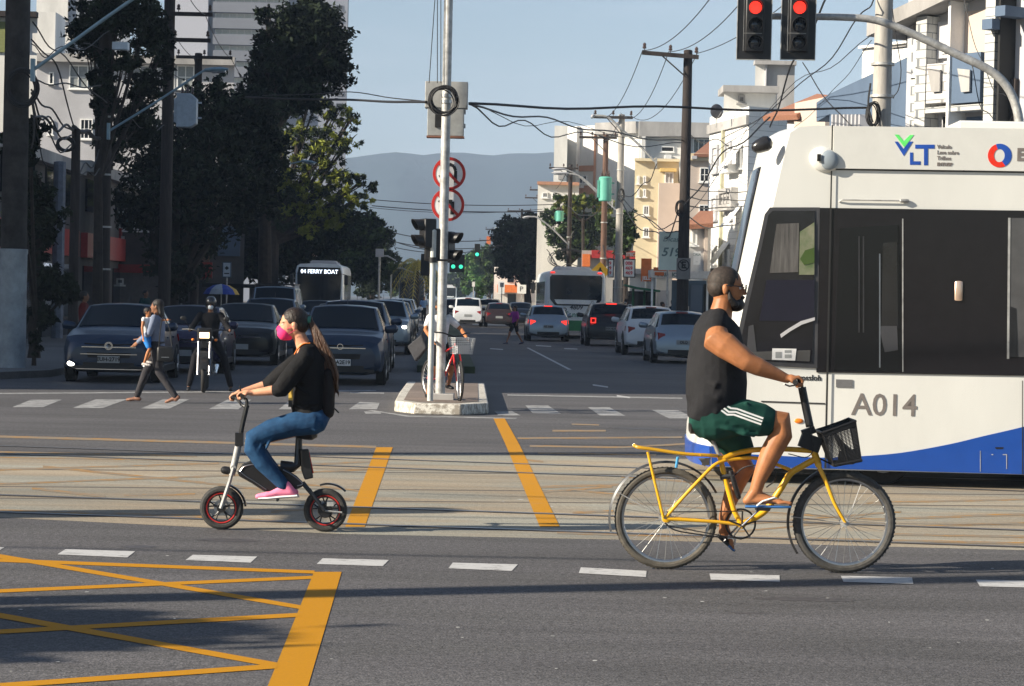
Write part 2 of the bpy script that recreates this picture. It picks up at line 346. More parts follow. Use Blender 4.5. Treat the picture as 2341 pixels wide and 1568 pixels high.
# pavements with kerbs
side = road_mat('pavement_concrete', (.15, .145, .14), .15, .2)
def along(x, Y0, Y): return x + SD.x / SD.y * (Y - Y0)
def slabb(name, pts, z, m, edge):
    mb = MB(); mb.prism([(p[0], p[1]) for p in pts], -.05, z, 'xy'); o = mb.build(name, m, smooth=0); return tag(o, kind='structure')
slabb('pavement', [(-9.2, 48), (-9.9, 46.2), (-11.5, 45), (-60, 43), (-60, 500), (along(-9.2, 48, 500), 500)], .14, side, 0)
slabb('pavement', [(6.3, 50), (7.2, 48), (9, 47), (60, 46), (60, 500), (along(6.3, 50, 500), 500)], .14, side, 0)
# median island
kw = worn_paint('worn_white_kerb', (.66, .64, .58), (.30, .27, .23), .38, 7)
isl = [(-1.78, 36.9), (-1.45, 36.25), (-.75, 36.2), (-.34, 36.9), (-.40, 40), (-.50, 45.2), (-1.95, 45.2), (-1.86, 40)]
mb = MB(); mb.prism(isl, 0, .17, 'xy'); tag(mb.build('median_kerb', kw, smooth=0, bevel=.02), kind='structure')
mb = MB(); cx = sum(p[0] for p in isl) / 8
mb.poly([(cx + (x - cx) * .80 - (0 if y < 38 else 0), 36.45 + (y - 36.2) * .965, .176) for x, y in isl]); tag(mb.build('median_paving', road_mat('median_dirt', (.19, .15, .125), .2, .3), smooth=0), kind='structure')
mb = MB(); mb.prism([(-2.2, 56), (-.85, 56), (along(-.85, 56, 420), 420), (along(-2.2, 56, 420), 420)], 0, .16, 'xy')
tag(mb.build('median_strip', mat('median_grass', (.035, .05, .02), .9, var=.5, scale=2), smooth=0), kind='structure')
# hills
def hills():
    mb = MB(); n = 90; rows = []
    sil = [(-200, 372), (600, 372), (800, 362), (850, 352), (905, 346), (960, 350), (1020, 351), (1090, 356), (1150, 352), (1200, 349), (1265, 349), (1400, 356), (1700, 362), (2100, 380), (2700, 410)]
    def top(x):
        for (a, b), (c, d) in zip(sil, sil[1:]):
            if a <= x <= c: return b + (d - b) * (x - a) / (c - a)
        return sil[-1][1]
    for j in range(9):
        t = j / 8; row = []
        for i in range(n + 1):
            x = -200 + 2900 * i / n; Y = 1900 + 600 * t
            p = at(x, top(x) - 9 * noise.noise(V((x * .011, 0, 0))) - 3 * noise.noise(V((x * .05, 3, 0))), 2500)
            z = p.z * (t ** 1.1) if j < 8 else p.z
            q = at(x, 700, Y)
            row.append(V((q.x, Y + 40 * noise.noise(V((x * .006, t * 3, 1))), max(-2, z + (16 * noise.noise(V((x * .008, t * 4, 0))) * math.sin(t * math.pi))))))
        rows.append(row)
    rows.append([V((p.x, p.y + 500, -5)) for p in rows[-1]])
    mb.loft(rows, cap=False, closed=False)
    return tag(mb.build('hills', mat('hill_forest', (.004, .018, .024), .95, rgb2=(.016, .036, .040), scale=.009, detail=8), smooth=180), kind='structure')
hills()
# ------------------------------------------------ buildings
def rp(x, y, P, n):
    d = ray(x, y); C = V((0, 0, CZ)); t = (P - C).dot(n) / d.dot(n); return C + d * t
class Bld:
    def __init__(s, name, label, foot, ytop, m, cat='building', z0=0, group=None, zt=None):
        s.P = [V((gx(px - 0, Y) , Y, 0)) for px, Y in foot]
        s.P = []
        for px, Y in foot:
            p = at(px, ytop, Y); s.P.append(V((p.x, Y, 0)))
        s.top = zt if zt is not None else at(foot[0][0], ytop, foot[0][1]).z
        s.root = empty(name, s.P[0], 0, label, cat, group)
        s.o = s.P[0]
        mb = MB(); mb.prism([((p - s.o).x, (p - s.o).y) for p in s.P], z0, s.top, 'xy')
        s.wall = mb.build('wall', m, s.root, smooth=0)
    def pl(s, i):
        a, b = s.P[i], s.P[(i + 1) % len(s.P)]; u = (b - a).normalized(); n = V((u.y, -u.x, 0))
        c = sum(s.P, V()) / len(s.P)
        if n.dot(a - c) < 0: n = -n
        return a, u, n
    def rect(s, i, x0, y0, x1, y1):
        a, u, n = s.pl(i); p = rp(x0, y1, a, n); q = rp(x1, y0, a, n)
        du = (q - p).dot(u)
        if du < 0: u = -u; du = -du
        return p - s.o, u, n, du, q.z - p.z
    def slabx(s, name, i, x0, y0, x1, y1, m, out=.1, inn=0.0, parent=None, bevel=0):
        p, u, n, w_, h = s.rect(i, x0, y0, x1, y1)
        mb = MB(); c = p + u * w_ / 2 + n * ((out - inn) / 2 + .003) + V((0, 0, h / 2))
        rot = Matrix((u, n, V((0, 0, 1)))).transposed()
        mb.box(c, (w_, out + inn, abs(h)), rot); return mb.build(name, m, parent or s.root, smooth=0, bevel=bevel)
    def win(s, i, x0, y0, x1, y1, fm=None, pm=None, mull=(2, 1), fw=.07, out=.10, sill=True, ac=False):
        p, u, n, w_, h = s.rect(i, x0, y0, x1, y1); fm = fm or M['white']; pm = pm or M['glass']
        rot = Matrix((u, n, V((0, 0, 1)))).transposed(); C = lambda a, b, c=0: p + u * a + n * (.004 + c) + V((0, 0, b))
        mb = MB()
        for a, b, ww, hh in ((w_ / 2, fw / 2, w_, fw), (w_ / 2, h - fw / 2, w_, fw), (fw / 2, h / 2, fw, h - 2 * fw), (w_ - fw / 2, h / 2, fw, h - 2 * fw)): mb.box(C(a, b, out / 2), (ww, out, hh), rot)
        for k in range(1, mull[0]): mb.box(C(w_ * k / mull[0], h / 2, out * .4), (fw * .6, out * .7, h - 2 * fw), rot)
        for k in range(1, mull[1]): mb.box(C(w_ / 2, h * k / mull[1], out * .35), (w_ - 2 * fw, out * .6, fw * .6), rot)
        if sill: mb.box(C(w_ / 2, -.04, out * .8), (w_ + .16, out * 1.6, .07), rot)
        f = mb.build('window', fm, s.root, smooth=0)
        mp = MB(); mp.box(C(w_ / 2, h / 2, .012), (w_ - 2 * fw, .02, h - 2 * fw), rot); mp.build('pane', pm, f, smooth=0)
        return f
    def grid(s, i, xs, ys, wpx, hpx, **k):
        for y in ys:
            for x in xs: s.win(i, x, y, x + wpx, y + hpx, **k)
wallw = mat('white_render_wall', (.66, .65, .62), .85, var=.16, scale=.7, detail=8, bump=.1, stretch=(1, 1, .3))
wallg = mat('grey_render_wall', (.42, .42, .44), .85, var=.14, scale=.35, detail=8, bump=.1)
wallc = mat('weathered_concrete', (.33, .32, .31), .9, var=.35, scale=.5, detail=8, stretch=(1, 1, .35))
walltan = mat('tan_render_wall', (.50, .42, .36), .85, var=.08, scale=.5)
wally = mat('yellow_render_wall', (.64, .56, .38), .85, var=.08, scale=.5)
wallb = mat('blue_shade_wall', (.085, .125, .19), .85, var=.12, scale=.6, detail=7)  # blue shade of the blank wall and recesses put into the base colour
brown = mat('brown_spandrel', (.42, .22, .14), .8, var=.12)
terra = mat('terracotta_tiles', (.30, .135, .08), .85, var=.4, scale=14, stretch=(1, 3, 3), bump=.6, bscale=12)
def brickmat(name, rgb, mortar, w_=.5, h=.16):
    m = bpy.data.materials.new(name); m.use_nodes = True; n = m.node_tree.nodes; l = m.node_tree.links; b = n['Principled BSDF']; b.inputs['Roughness'].default_value = .8
    tc = n.new('ShaderNodeTexCoord'); mp = n.new('ShaderNodeMapping'); mp.inputs['Rotation'].default_value = (RAD(90), 0, 0)
    br = n.new('ShaderNodeTexBrick'); br.inputs['Scale'].default_value = 1; br.inputs['Brick Width'].default_value = w_; br.inputs['Row Height'].default_value = h
    br.inputs['Mortar Size'].default_value = .012; br.inputs['Color1'].default_value = (*rgb, 1); br.inputs['Color2'].default_value = (*[c * .86 for c in rgb], 1); br.inputs['Mortar'].default_value = (*mortar, 1)
    sx = n.new('ShaderNodeSeparateXYZ'); l.new(tc.outputs['Object'], sx.inputs[0]); ad = n.new('ShaderNodeMath'); l.new(sx.outputs[0], ad.inputs[0]); l.new(sx.outputs[1], ad.inputs[1])
    cb = n.new('ShaderNodeCombineXYZ'); l.new(ad.outputs[0], cb.inputs[0]); l.new(sx.outputs[2], cb.inputs[1]); l.new(cb.outputs[0], br.inputs['Vector'])
    l.new(br.outputs[0], b.inputs['Base Color']); return m
siding = brickmat('white_siding', (.78, .77, .74), (.45, .44, .42), 3., .28)
shingle = brickmat('grey_shingle', (.50, .49, .49), (.22, .22, .22), .45, .2)
tile = brickmat('white_tile_brick', (.50, .50, .48), (.16, .17, .18), .42, .2)
dkglass = M['glass']

# right side, far to near
b = Bld('apartment_block', 'far white apartment block with grey weathered concrete parapet on top', [(1298, 205), (1462, 200), (1465, 240), (1298, 240)], 289, wallw)
b.slabx('parapet', 0, 1368, 278, 1462, 308, wallc, .5, .3)
b.slabx('spandrel', 0, 1324, 378, 1362, 392, brown, .15); b.slabx('spandrel', 0, 1324, 424, 1362, 445, brown, .15)
b.win(0, 1324, 401, 1343, 420); b.win(0, 1346, 452, 1360, 470); b.slabx('column', 0, 1359, 308, 1364, 500, brown, .3); b.slabx('column', 0, 1323, 289, 1326, 500, wallw, .5)
b.slabx('window_unit', 0, 1328, 424, 1338, 430, wallw, .5)
b = Bld('apartment_tower', 'slim white slab tower left of the far white apartment block', [(1268, 190), (1298, 190), (1298, 215), (1268, 215)], 287, wallw)
for y in (320, 350, 380): b.win(3, 1267.3, y, 1267.9, y + 16)
b.slabx('panel', 0, 1276, 395, 1288, 410, wallc, .1)
b = Bld('apartment_block', 'low wide white block with a brown edge under the slim slab tower', [(1230, 182), (1324, 182), (1324, 188), (1230, 188)], 419, wallw)
b.slabx('roof_edge', 0, 1228, 417, 1324, 422, brown, .4); b.win(0, 1262, 400 + 40, 1275, 452); b.win(0, 1240, 440, 1252, 452)
b = Bld('apartment_block', 'grey topped apartment block with dark windows and an air conditioner behind the wooden pole', [(1462, 196), (1630, 196), (1630, 235), (1462, 235)], 284, wallw)
b.slabx('parapet', 0, 1460, 282, 1630, 312, wallc, .6, .4); b.win(0, 1511, 335, 1541, 347, pm=M['dark'], mull=(1, 1)); b.win(0, 1584, 318, 1622, 350, mull=(3, 1)); b.win(0, 1484, 380, 1500, 392)
b.slabx('air_conditioner', 0, 1519, 355, 1534, 364, M['white'], .7); b.slabx('column', 0, 1462, 312, 1475, 500, wallw, .6); b.slabx('column', 0, 1562, 312, 1570, 400, wallw, .6)
b = Bld('yellow_apartment_house', 'pale yellow apartment house left of the wooden pole', [(1452, 150), (1552, 150), (1556, 185), (1452, 185)], 366, wally)
b.slabx('cornice', 0, 1450, 364, 1553, 368, wally, .35); b.slabx('bay', 0, 1500, 420, 1553, 640, walltan, .7); b.win(0, 1519, 394, 1540, 420, pm=wallg); b.slabx('canopy', 0, 1508, 386, 1545, 393, mat('ochre', (.6, .42, .15)), .8)
for y in (402, 432): b.win(0, 1456, y, 1462, y + 18, mull=(1, 1)); b.win(0, 1470, y, 1477, y + 18, mull=(1, 1))
for y in (470, 520): b.win(0, 1470, y, 1484, y + 22)
b = Bld('tan_apartment_house', 'tan apartment house between the wooden pole and the white clapboard building', [(1560, 145), (1640, 145), (1640, 180), (1560, 180)], 352, walltan)
b.slabx('parapet', 0, 1558, 352, 1640, 366, wally, .3); b.win(0, 1599, 383, 1622, 416, mull=(2, 2)); b.win(0, 1597, 468, 1622, 490, mull=(2, 1))
b.slabx('window_box', 0, 1580, 357, 1592, 364, wallg, .5)
def roof(name, label, pts, m, parent, th=.18, cat=None):
    """pitched roof sheet from (px,py,Y) corner points"""
    P = [at(*p) for p in pts]; nrm = (P[1] - P[0]).cross(P[2] - P[0]).normalized()
    if nrm.z < 0: nrm = -nrm
    o = parent.location if parent else V((0, 0, 0)); mb = MB(); n = len(P)
    vs = [p - o for p in P] + [p - o - nrm * th for p in P]
    mb.add(vs, [tuple(range(n)), tuple(reversed(range(n, 2 * n)))] + [(i, i + n, (i + 1) % n + n, (i + 1) % n) for i in range(n)])
    return mb.build(name, m, parent, smooth=0)
roof('roof', '', [(1586, 352, 144.5), (1640, 352, 144.5), (1640, 322, 150), (1622, 322, 150)], terra, b.root)
b = Bld('cream_house', 'small cream house with terracotta roof beside the white clapboard building', [(1572, 92), (1626, 92), (1626, 104), (1572, 104)], 512, wallw)
roof('roof', '', [(1566, 514, 91.5), (1630, 510, 91.5), (1630, 482, 95), (1600, 482, 95)], terra, b.root)
b.win(0, 1580, 526, 1594, 560, pm=wally); b.slabx('cornice', 0, 1572, 512, 1626, 516, walltan, .2); b.slabx('pilaster', 0, 1607, 516, 1618, 640, walltan, .25)
# white clapboard building
b = Bld('white_clapboard_building', 'white clapboard corner building with open tilted shutters and a satellite dish', [(1623, 106.5), (1712, 100), (1840, 102), (1840, 118), (1640, 120)], 268, siding, zt=None)
b.top = at(1712, 264, 100).z
b.wall.data.materials.append(shingle)
for p in b.wall.data.polygons:
    if abs(p.normal.y) > .8 and p.normal.z < .3 and p.center.x > 2: p.material_index = 1
b.slabx('cornice', 0, 1622, 284, 1712, 287, wallc, .12); b.slabx('pipe', 0, 1650, 284, 1655, 640, mat('drainpipe', (.45, .43, .30)), .12)
for x0, y0, x1, y1 in ((1630, 330, 1645, 396), (1660, 322, 1675, 390), (1629, 446, 1642, 504), (1662, 448, 1676, 502)):
    f = b.win(0, x0, y0, x1, y1, fm=wallg, pm=wallw, mull=(1, 3), fw=.14)
for x0, y0, x1, y1 in ((1631, 575, 1640, 603), (1660, 570, 1669, 606), (1690, 338, 1698, 385)):
    b.win(0, x0, y0, x1, y1, pm=M['dark'])
def shutter(b, i, x0, y0, x1, y1):     # awning shutter tilted outwards
    p, u, n, w_, h = b.rect(i, x0, y0, x1, y1); mb = MB(); a = p + V((0, 0, h)) + n * .03; q = p + n * .75 * h
    mb.add([a, a + u * w_, q + u * w_, q, a + n * .04, a + u * w_ + n * .04, q + u * w_ + n * .04, q + n * .04], [(0, 1, 2, 3), (7, 6, 5, 4), (0, 4, 5, 1), (1, 5, 6, 2), (2, 6, 7, 3), (3, 7, 4, 0)])
    return mb.build('shutter', M['white'], b.root, smooth=0)
for r in ((1626, 560, 1640, 600), (1655, 555, 1669, 602), (1682, 330, 1700, 382), (1682, 470, 1697, 520)): shutter(b, 0, *r)
b.slabx('air_conditioner', 0, 1668, 375, 1690, 398, M['white'], .5)
b.slabx('balcony_box', 1, 1713, 422, 1780, 486, wallc, 1.0); b.win(1, 1722, 500, 1745, 545, pm=M['dark']); b.win(0, 1656, 428, 1688, 480, fm=wallc, mull=(4, 3), fw=.2, out=.3)
b.slabx('ground_floor', 0, 1622, 612, 1712, 640, wallg, .5)
b2 = Bld('rooftop_house', 'white rooftop room with overhanging slab and small vent above the clapboard building', [(1655, 106), (1774, 106), (1774, 114), (1655, 114)], 210, wallw)
b2.slabx('roof_slab', 0, 1650, 200, 1778, 212, wallc, .7, 2.); b2.win(0, 1687, 218, 1703, 235, fm=wallc, pm=M['dark'], mull=(1, 4))
b2 = Bld('water_tower_block', 'tall narrow white concrete block under the right red traffic light', [(1727, 118), (1817, 118), (1817, 126), (1727, 126)], 146, wallw)
b2.slabx('pilaster', 0, 1747, 146, 1752, 260, wallg, .25); b2.slabx('roof_slab', 0, 1724, 141, 1819, 148, wallc, .4, .4); b2.slabx('panel', 0, 1752, 148, 1817, 262, wallc, .05)
b2 = Bld('terracotta_roofed_house', 'white gabled house under the terracotta tiled roof', [(1800, 84), (1901, 80), (1905, 92), (1800, 96)], 262, wallw)
roof('roof', '', [(1742, 266, 86), (1820, 262, 82), (1900, 218, 84), (1868, 214, 92)], terra, b2.root); b2.slabx('gable_wall', 0, 1828, 222, 1901, 300, walltan, .2)
b2 = Bld('shade_tinted_building', 'shade tinted blank walled building with slanting top left of the big concrete pole', [(1898, 66), (2074, 58.5), (2080, 75), (1905, 80)], 213, wallb)  # the blank wall's shade is carried by its blue-grey colour
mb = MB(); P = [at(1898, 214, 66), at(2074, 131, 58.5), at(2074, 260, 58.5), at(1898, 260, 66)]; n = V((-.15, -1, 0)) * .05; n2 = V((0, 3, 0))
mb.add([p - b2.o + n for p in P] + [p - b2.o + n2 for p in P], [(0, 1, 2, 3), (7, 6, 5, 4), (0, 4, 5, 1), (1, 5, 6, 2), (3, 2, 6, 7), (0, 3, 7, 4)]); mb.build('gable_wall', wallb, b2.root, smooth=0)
for x in range(1925, 1992, 9): b2.slabx('fin', 0, x, 262, x + 4, 300, wallg, .3)
b2 = Bld('white_block', 'white rooftop block just left of the tiled apartment building', [(1972, 80), (2080, 78), (2080, 88), (1972, 90)], 106, wallw)
b2.slabx('coping', 0, 1970, 99, 2080, 106, wallw, .15, .2); b2.slabx('coping_side', 0, 2040, 106, 2076, 108, wallc, .1)
# tiled apartment building on the right edge
b2 = Bld('tiled_apartment_building', 'modern apartment building with white tile piers and slanted balcony fronts at the right edge', [(2078, 57.5), (2480, 53), (2500, 66), (2100, 70)], -40, wallg)
A = b2
A.slabx('pier', 0, 2086, 80, 2116, 320, tile, .10); A.slabx('pier', 0, 2120, 40, 2151, 320, tile, .45); A.slabx('pier', 0, 2278, -60, 2310, 320, tile, .45)
A.slabx('upper_wall', 0, 2150, 45, 2206, 135, wallg, .12); A.slabx('upper_wall', 0, 2208, 20, 2278, 140, walltan, .10); A.win(0, 2168, 60, 2204, 116, pm=mat('brown_blind', (.13, .07, .05)), mull=(1, 1))
A.slabx('balcony_floor', 0, 2150, 240, 2278, 262, tile, .5); A.slabx('recess_shade_slab', 0, 2158, 264, 2206, 320, M['dark'], .05); A.slabx('recess_shade_wall', 0, 2212, 264, 2276, 320, wallb, .06); A.slabx('eave_shade_wall', 0, 2092, 40, 2118, 80, wallc, .05); A.win(0, 2094, 90, 2112, 172, pm=M['dark'], mull=(1, 1)); A.slabx('drain_line', 0, 2206, -10, 2209, 320, M['white'], .56)  # recess shade put in as a black slab and a blue-tinted slab
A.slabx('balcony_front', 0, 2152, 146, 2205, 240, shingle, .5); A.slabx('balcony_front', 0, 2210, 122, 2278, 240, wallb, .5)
for x in (2160, 2228):
    p, u, n, w_, h = A.rect(0, x, 158, x + 30, 215); mb = MB(); q = p + n * .58
    mb.add([q + V((0, 0, h)), q + u * w_ * .35, q + u * w_, q + u * w_ + V((0, 0, h * .9)), q + V((0, 0, h)) - n * .05, q + u * w_ * .35 - n * .05, q + u * w_ - n * .05, q + u * w_ + V((0, 0, h * .9)) - n * .05], [(0, 1, 2, 3), (7, 6, 5, 4), (0, 4, 5, 1), (1, 5, 6, 2), (2, 6, 7, 3), (3, 7, 4, 0)]); mb.build('planter_front', wallc, A.root, smooth=0)
A.slabx('drain_pipe', 0, 2316, -40, 2321, 320, M['dark'], .5); A.slabx('side_wall', 0, 2310, 180, 2330, 330, M['wood'], .12)
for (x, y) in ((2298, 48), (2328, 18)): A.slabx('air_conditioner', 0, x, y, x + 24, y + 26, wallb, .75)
p, u, n, w_, h = A.rect(0, 2040, -40, 2480, 60); mb = MB()
E = [at(2044, 57, 58.6), at(2172, -2, 56.6), at(2480, -150, 53)]
for k in (0, 1):
    a, c = E[k] - A.o, E[k + 1] - A.o; o3 = n * .9
    mb.add([a + o3, c + o3, c - n * 3, a - n * 3, a + o3 - V((0, 0, .35)), c + o3 - V((0, 0, .35)), c - n * 3 - V((0, 0, .35)), a - n * 3 - V((0, 0, .35))], [(0, 1, 2, 3), (7, 6, 5, 4), (0, 4, 5, 1), (2, 6, 7, 3)] + ([(0, 3, 7, 4)] if k == 0 else [(1, 5, 6, 2)]))
mb.build('roof_eave', wallc, A.root, smooth=0)

# right shop row (street level)
def shop(label, foot, ytop, m, parts):
    b = Bld('shop', label, foot, ytop, m, 'shop', group='shops along the right pavement')
    for nm, r, mm, o in parts: b.slabx(nm, *r, mm, o)
    return b
orange = mat('orange_sign_panel', (.62, .16, .04), .5); dkblue = mat('dark_blue_shopfront', (.05, .09, .14), .5); redp = mat('red_sign_panel', (.35, .03, .03), .5)
shop('dark blue shopfront under a white canopy behind the wooden pole', [(1536, 84), (1640, 84), (1640, 98), (1536, 98)], 640, dkblue,
     [('shutter_door', (0, 1578, 652, 1606, 720), wallb, .06), ('door', (0, 1608, 650, 1636, 725), M['dark'], .08), ('white_panel', (0, 1545, 700, 1575, 725), wallg, .05)])
shop('narrow white shop behind the green bus shelter', [(1440, 108), (1537, 108), (1537, 120), (1440, 120)], 616, wallw,
     [('door', (0, 1420 + 25, 672, 1458, 705), dkglass, .06), ('window', (0, 1480, 668, 1496, 700), dkglass, .06), ('window', (0, 1503, 664, 1530, 700), wallg, .08), ('fascia', (0, 1440, 616, 1537, 626), wallg, .4), ('post', (0, 1496, 628, 1500, 705), M['white'], .5), ('post', (0, 1472, 640, 1476, 705), M['white'], .5)])
shop('grey shop with orange lettered boards right of the green transformer pole', [(1330, 132), (1452, 132), (1452, 146), (1330, 146)], 572, wallc,
     [('fascia', (0, 1352, 574, 1452, 590), redp, .3), ('board', (0, 1319 + 12, 581, 1349, 609), orange, .3), ('window', (0, 1400, 640, 1425, 690), dkglass, .06), ('door', (0, 1431, 668, 1438, 700), M['white'], .06)])
shop('far white shop with an orange awning below the dark round tree', [(1130, 215), (1262, 215), (1262, 230), (1130, 230)], 610, wallw,
     [('awning', (0, 1137, 652, 1206, 668), orange, 1.5), ('window', (0, 1160, 672, 1180, 694), dkglass, .1), ('fascia', (0, 1150, 618, 1250, 630), mat('pink_panel', (.5, .25, .22)), .2), ('upper_window', (0, 1190, 632, 1200, 645), dkglass, .1), ('door', (0, 1214, 668, 1230, 690), wallg, .1), ('upper_window', (0, 1160, 632, 1175, 645), dkglass, .1)])
# left side: far tower, white building, shop row
tw = mat('tower_grey', (.24, .26, .31), .8, var=.1, scale=.1); tband = mat('tower_balcony_band', (.17, .18, .21), .8, var=.1, scale=.1)
b = Bld('tower_block', 'far grey high rise with long white balcony strips behind the dark trees', [(392, 400), (806, 400), (806, 440), (392, 440)], -420, tw)
b.slabx('end_wall', 0, 392, -420, 488, 175, mat('tower_pale', (.42, .43, .48), .8), 2.)
b.slabx('corner_shaft', 0, 792, -420, 806, 230, tband, 1.5)
for k in range(-1, 8):
    y = 3 + k * 36.8
    b.slabx('balcony_wall', 0, 489, y - 30, 660, y - 10, tband, 1.8)
    f = b.win(0, 491, y - 9, 660, y + 5, fm=M['white'], pm=mat('pale_blind', (.62, .66, .62), .4), mull=(10, 1), fw=.25, sill=False)
for k in range(0, 9): b.win(0, 768, 12 + k * 28, 784, 22 + k * 28, mull=(1, 1), pm=M['dark'], fm=tband)
b = Bld('white_apartment_house', 'long pale grey apartment house with paned windows and a dark cornice on the left', [(60, 142), (536, 142), (536, 160), (60, 160)], 134, wallg)
b.slabx('cornice', 0, 55, 133, 540, 141, wallc, .7); b.slabx('roof_room', 0, 83, 28, 128, 133, wallw, .1, 3)
for x0, x1, m_ in ((158, 222, 3), (300, 362, 3), (376, 400, 2), (404, 445, 2)): b.win(0, x0, 150, x1, 203, mull=(m_, 2), pm=mat('curtained_glass', (.25, .27, .27), .3))
b.win(0, 112, 165, 124, 193, mull=(1, 1), pm=M['glass']); b.win(0, 110, 275, 122, 308, mull=(1, 1), pm=M['dark']); b.win(0, 183, 272, 213, 318, mull=(3, 2)); b.win(0, 183, 380, 205, 404, mull=(2, 2))
for y in (270, 380): b.win(0, 300, y, 350, y + 45, mull=(3, 2)); b.win(0, 430, y, 480, y + 45, mull=(3, 2))
b = Bld('pale_building', 'pale building with a green blind behind the ivy covered concrete pole', [(-60, 110), (86, 110), (86, 130), (-60, 130)], 36, wallw)
b.slabx('roof_edge', 0, -60, 29, 88, 38, M['wood'], .5); b.slabx('blind', 0, -60, 50, 24, 118, mat('olive_blind', (.20, .22, .08)), .1); b.win(0, 30, 60, 60, 110, pm=M['glass'])
b = Bld('grey_tall_house', 'blue grey upper storey behind the left dark tree', [(88, 175), (300, 175), (300, 190), (88, 190)], -60, mat('cool_grey_wall', (.30, .33, .38), .85, var=.1, scale=.3))
b.slabx('white_wall', 0, 84, -60, 158, 48, wallw, .2); b.slabx('window_wall', 0, 142, 60, 170, 108, wallw, .2)
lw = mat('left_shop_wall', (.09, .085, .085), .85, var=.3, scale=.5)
def lshop(label, Y0, Y1, z, m, X=-14.6):
    a, c = V((along(X, 48, Y0), Y0, 0)), V((along(X, 48, Y1), Y1, 0)); r = empty('shop', a, SA, label, 'shop', 'shops along the left pavement')
    L = (c - a).length; mb = MB(); mb.b2((-14, 0, 0), (0, L, z)); mb.build('wall', m, r, smooth=0)
    mb = MB(); mb.b2((.003, .5, 2.9), (.25, L - .5, 3.8)); mb.build('sign_board', redp if Y0 < 100 else lw, r, smooth=0)
    for k in range(int(L / 4)):
        mb = MB(); mb.b2((.003, 1 + k * 4, .1), (.06, 3.6 + k * 4, 2.6)); mb.build('shop_window', dkglass, r, smooth=0)
        mb = MB(); mb.b2((.003, 1.4 + k * 4, 4.6), (.08, 3. + k * 4, 5.8)); mb.build('upper_window', dkglass, r, smooth=0)
    mb = MB(); mb.b2((-.6, -.02, z - .4), (.4, L, z + .003)); mb.build('cornice', wallc, r, smooth=0)
    return r
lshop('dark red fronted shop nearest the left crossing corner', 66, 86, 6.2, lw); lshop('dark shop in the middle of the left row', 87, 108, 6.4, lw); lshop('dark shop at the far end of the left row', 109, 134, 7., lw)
cbx = empty('shade_caster_block', (-42, 29.8, 0), 0, 'unseen tall block added beyond the left edge to shade the avenue', 'building')  # unseen building, added and sized to cast shade over the avenue
mb = MB(); mb.b2((-14, 0, 0), (0, 66, 28)); mb.build('wall', wallg, cbx, smooth=0)
for k in range(8):
    mb = MB(); mb.b2((.003, .5, 2.2 + k * 3.3), (.12, 65, 3.6 + k * 3.3)); mb.build('window_strip', M['glass'], cbx, smooth=0)
# front-facing shop wall closing the left pavement
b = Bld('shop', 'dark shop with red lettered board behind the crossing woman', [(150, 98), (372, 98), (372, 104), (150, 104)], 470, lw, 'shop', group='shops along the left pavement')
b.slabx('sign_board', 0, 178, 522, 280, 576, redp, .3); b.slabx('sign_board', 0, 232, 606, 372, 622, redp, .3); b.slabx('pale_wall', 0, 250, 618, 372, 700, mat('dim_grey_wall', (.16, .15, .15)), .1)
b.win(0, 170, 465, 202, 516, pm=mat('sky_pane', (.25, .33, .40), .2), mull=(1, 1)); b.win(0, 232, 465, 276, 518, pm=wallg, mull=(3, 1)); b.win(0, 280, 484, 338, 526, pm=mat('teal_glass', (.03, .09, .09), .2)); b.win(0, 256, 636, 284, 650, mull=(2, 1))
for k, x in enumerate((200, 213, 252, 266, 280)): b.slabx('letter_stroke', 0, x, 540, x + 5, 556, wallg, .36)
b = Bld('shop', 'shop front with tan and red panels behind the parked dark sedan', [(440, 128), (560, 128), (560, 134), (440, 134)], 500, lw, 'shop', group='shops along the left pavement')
b.slabx('tan_panel', 0, 452, 560, 480, 640, mat('dim_tan', (.17, .10, .08)), .1); b.slabx('red_panel', 0, 462, 600, 486, 636, redp, .2); b.slabx('tiled_wall', 0, 497, 518, 550, 585, wallb, .15); b.slabx('white_kiosk', 0, 560 + 10, 650, 600, 690, wallg, .1); b.slabx('awning', 0, 470, 650, 590, 656, M['dark'], 1.5)

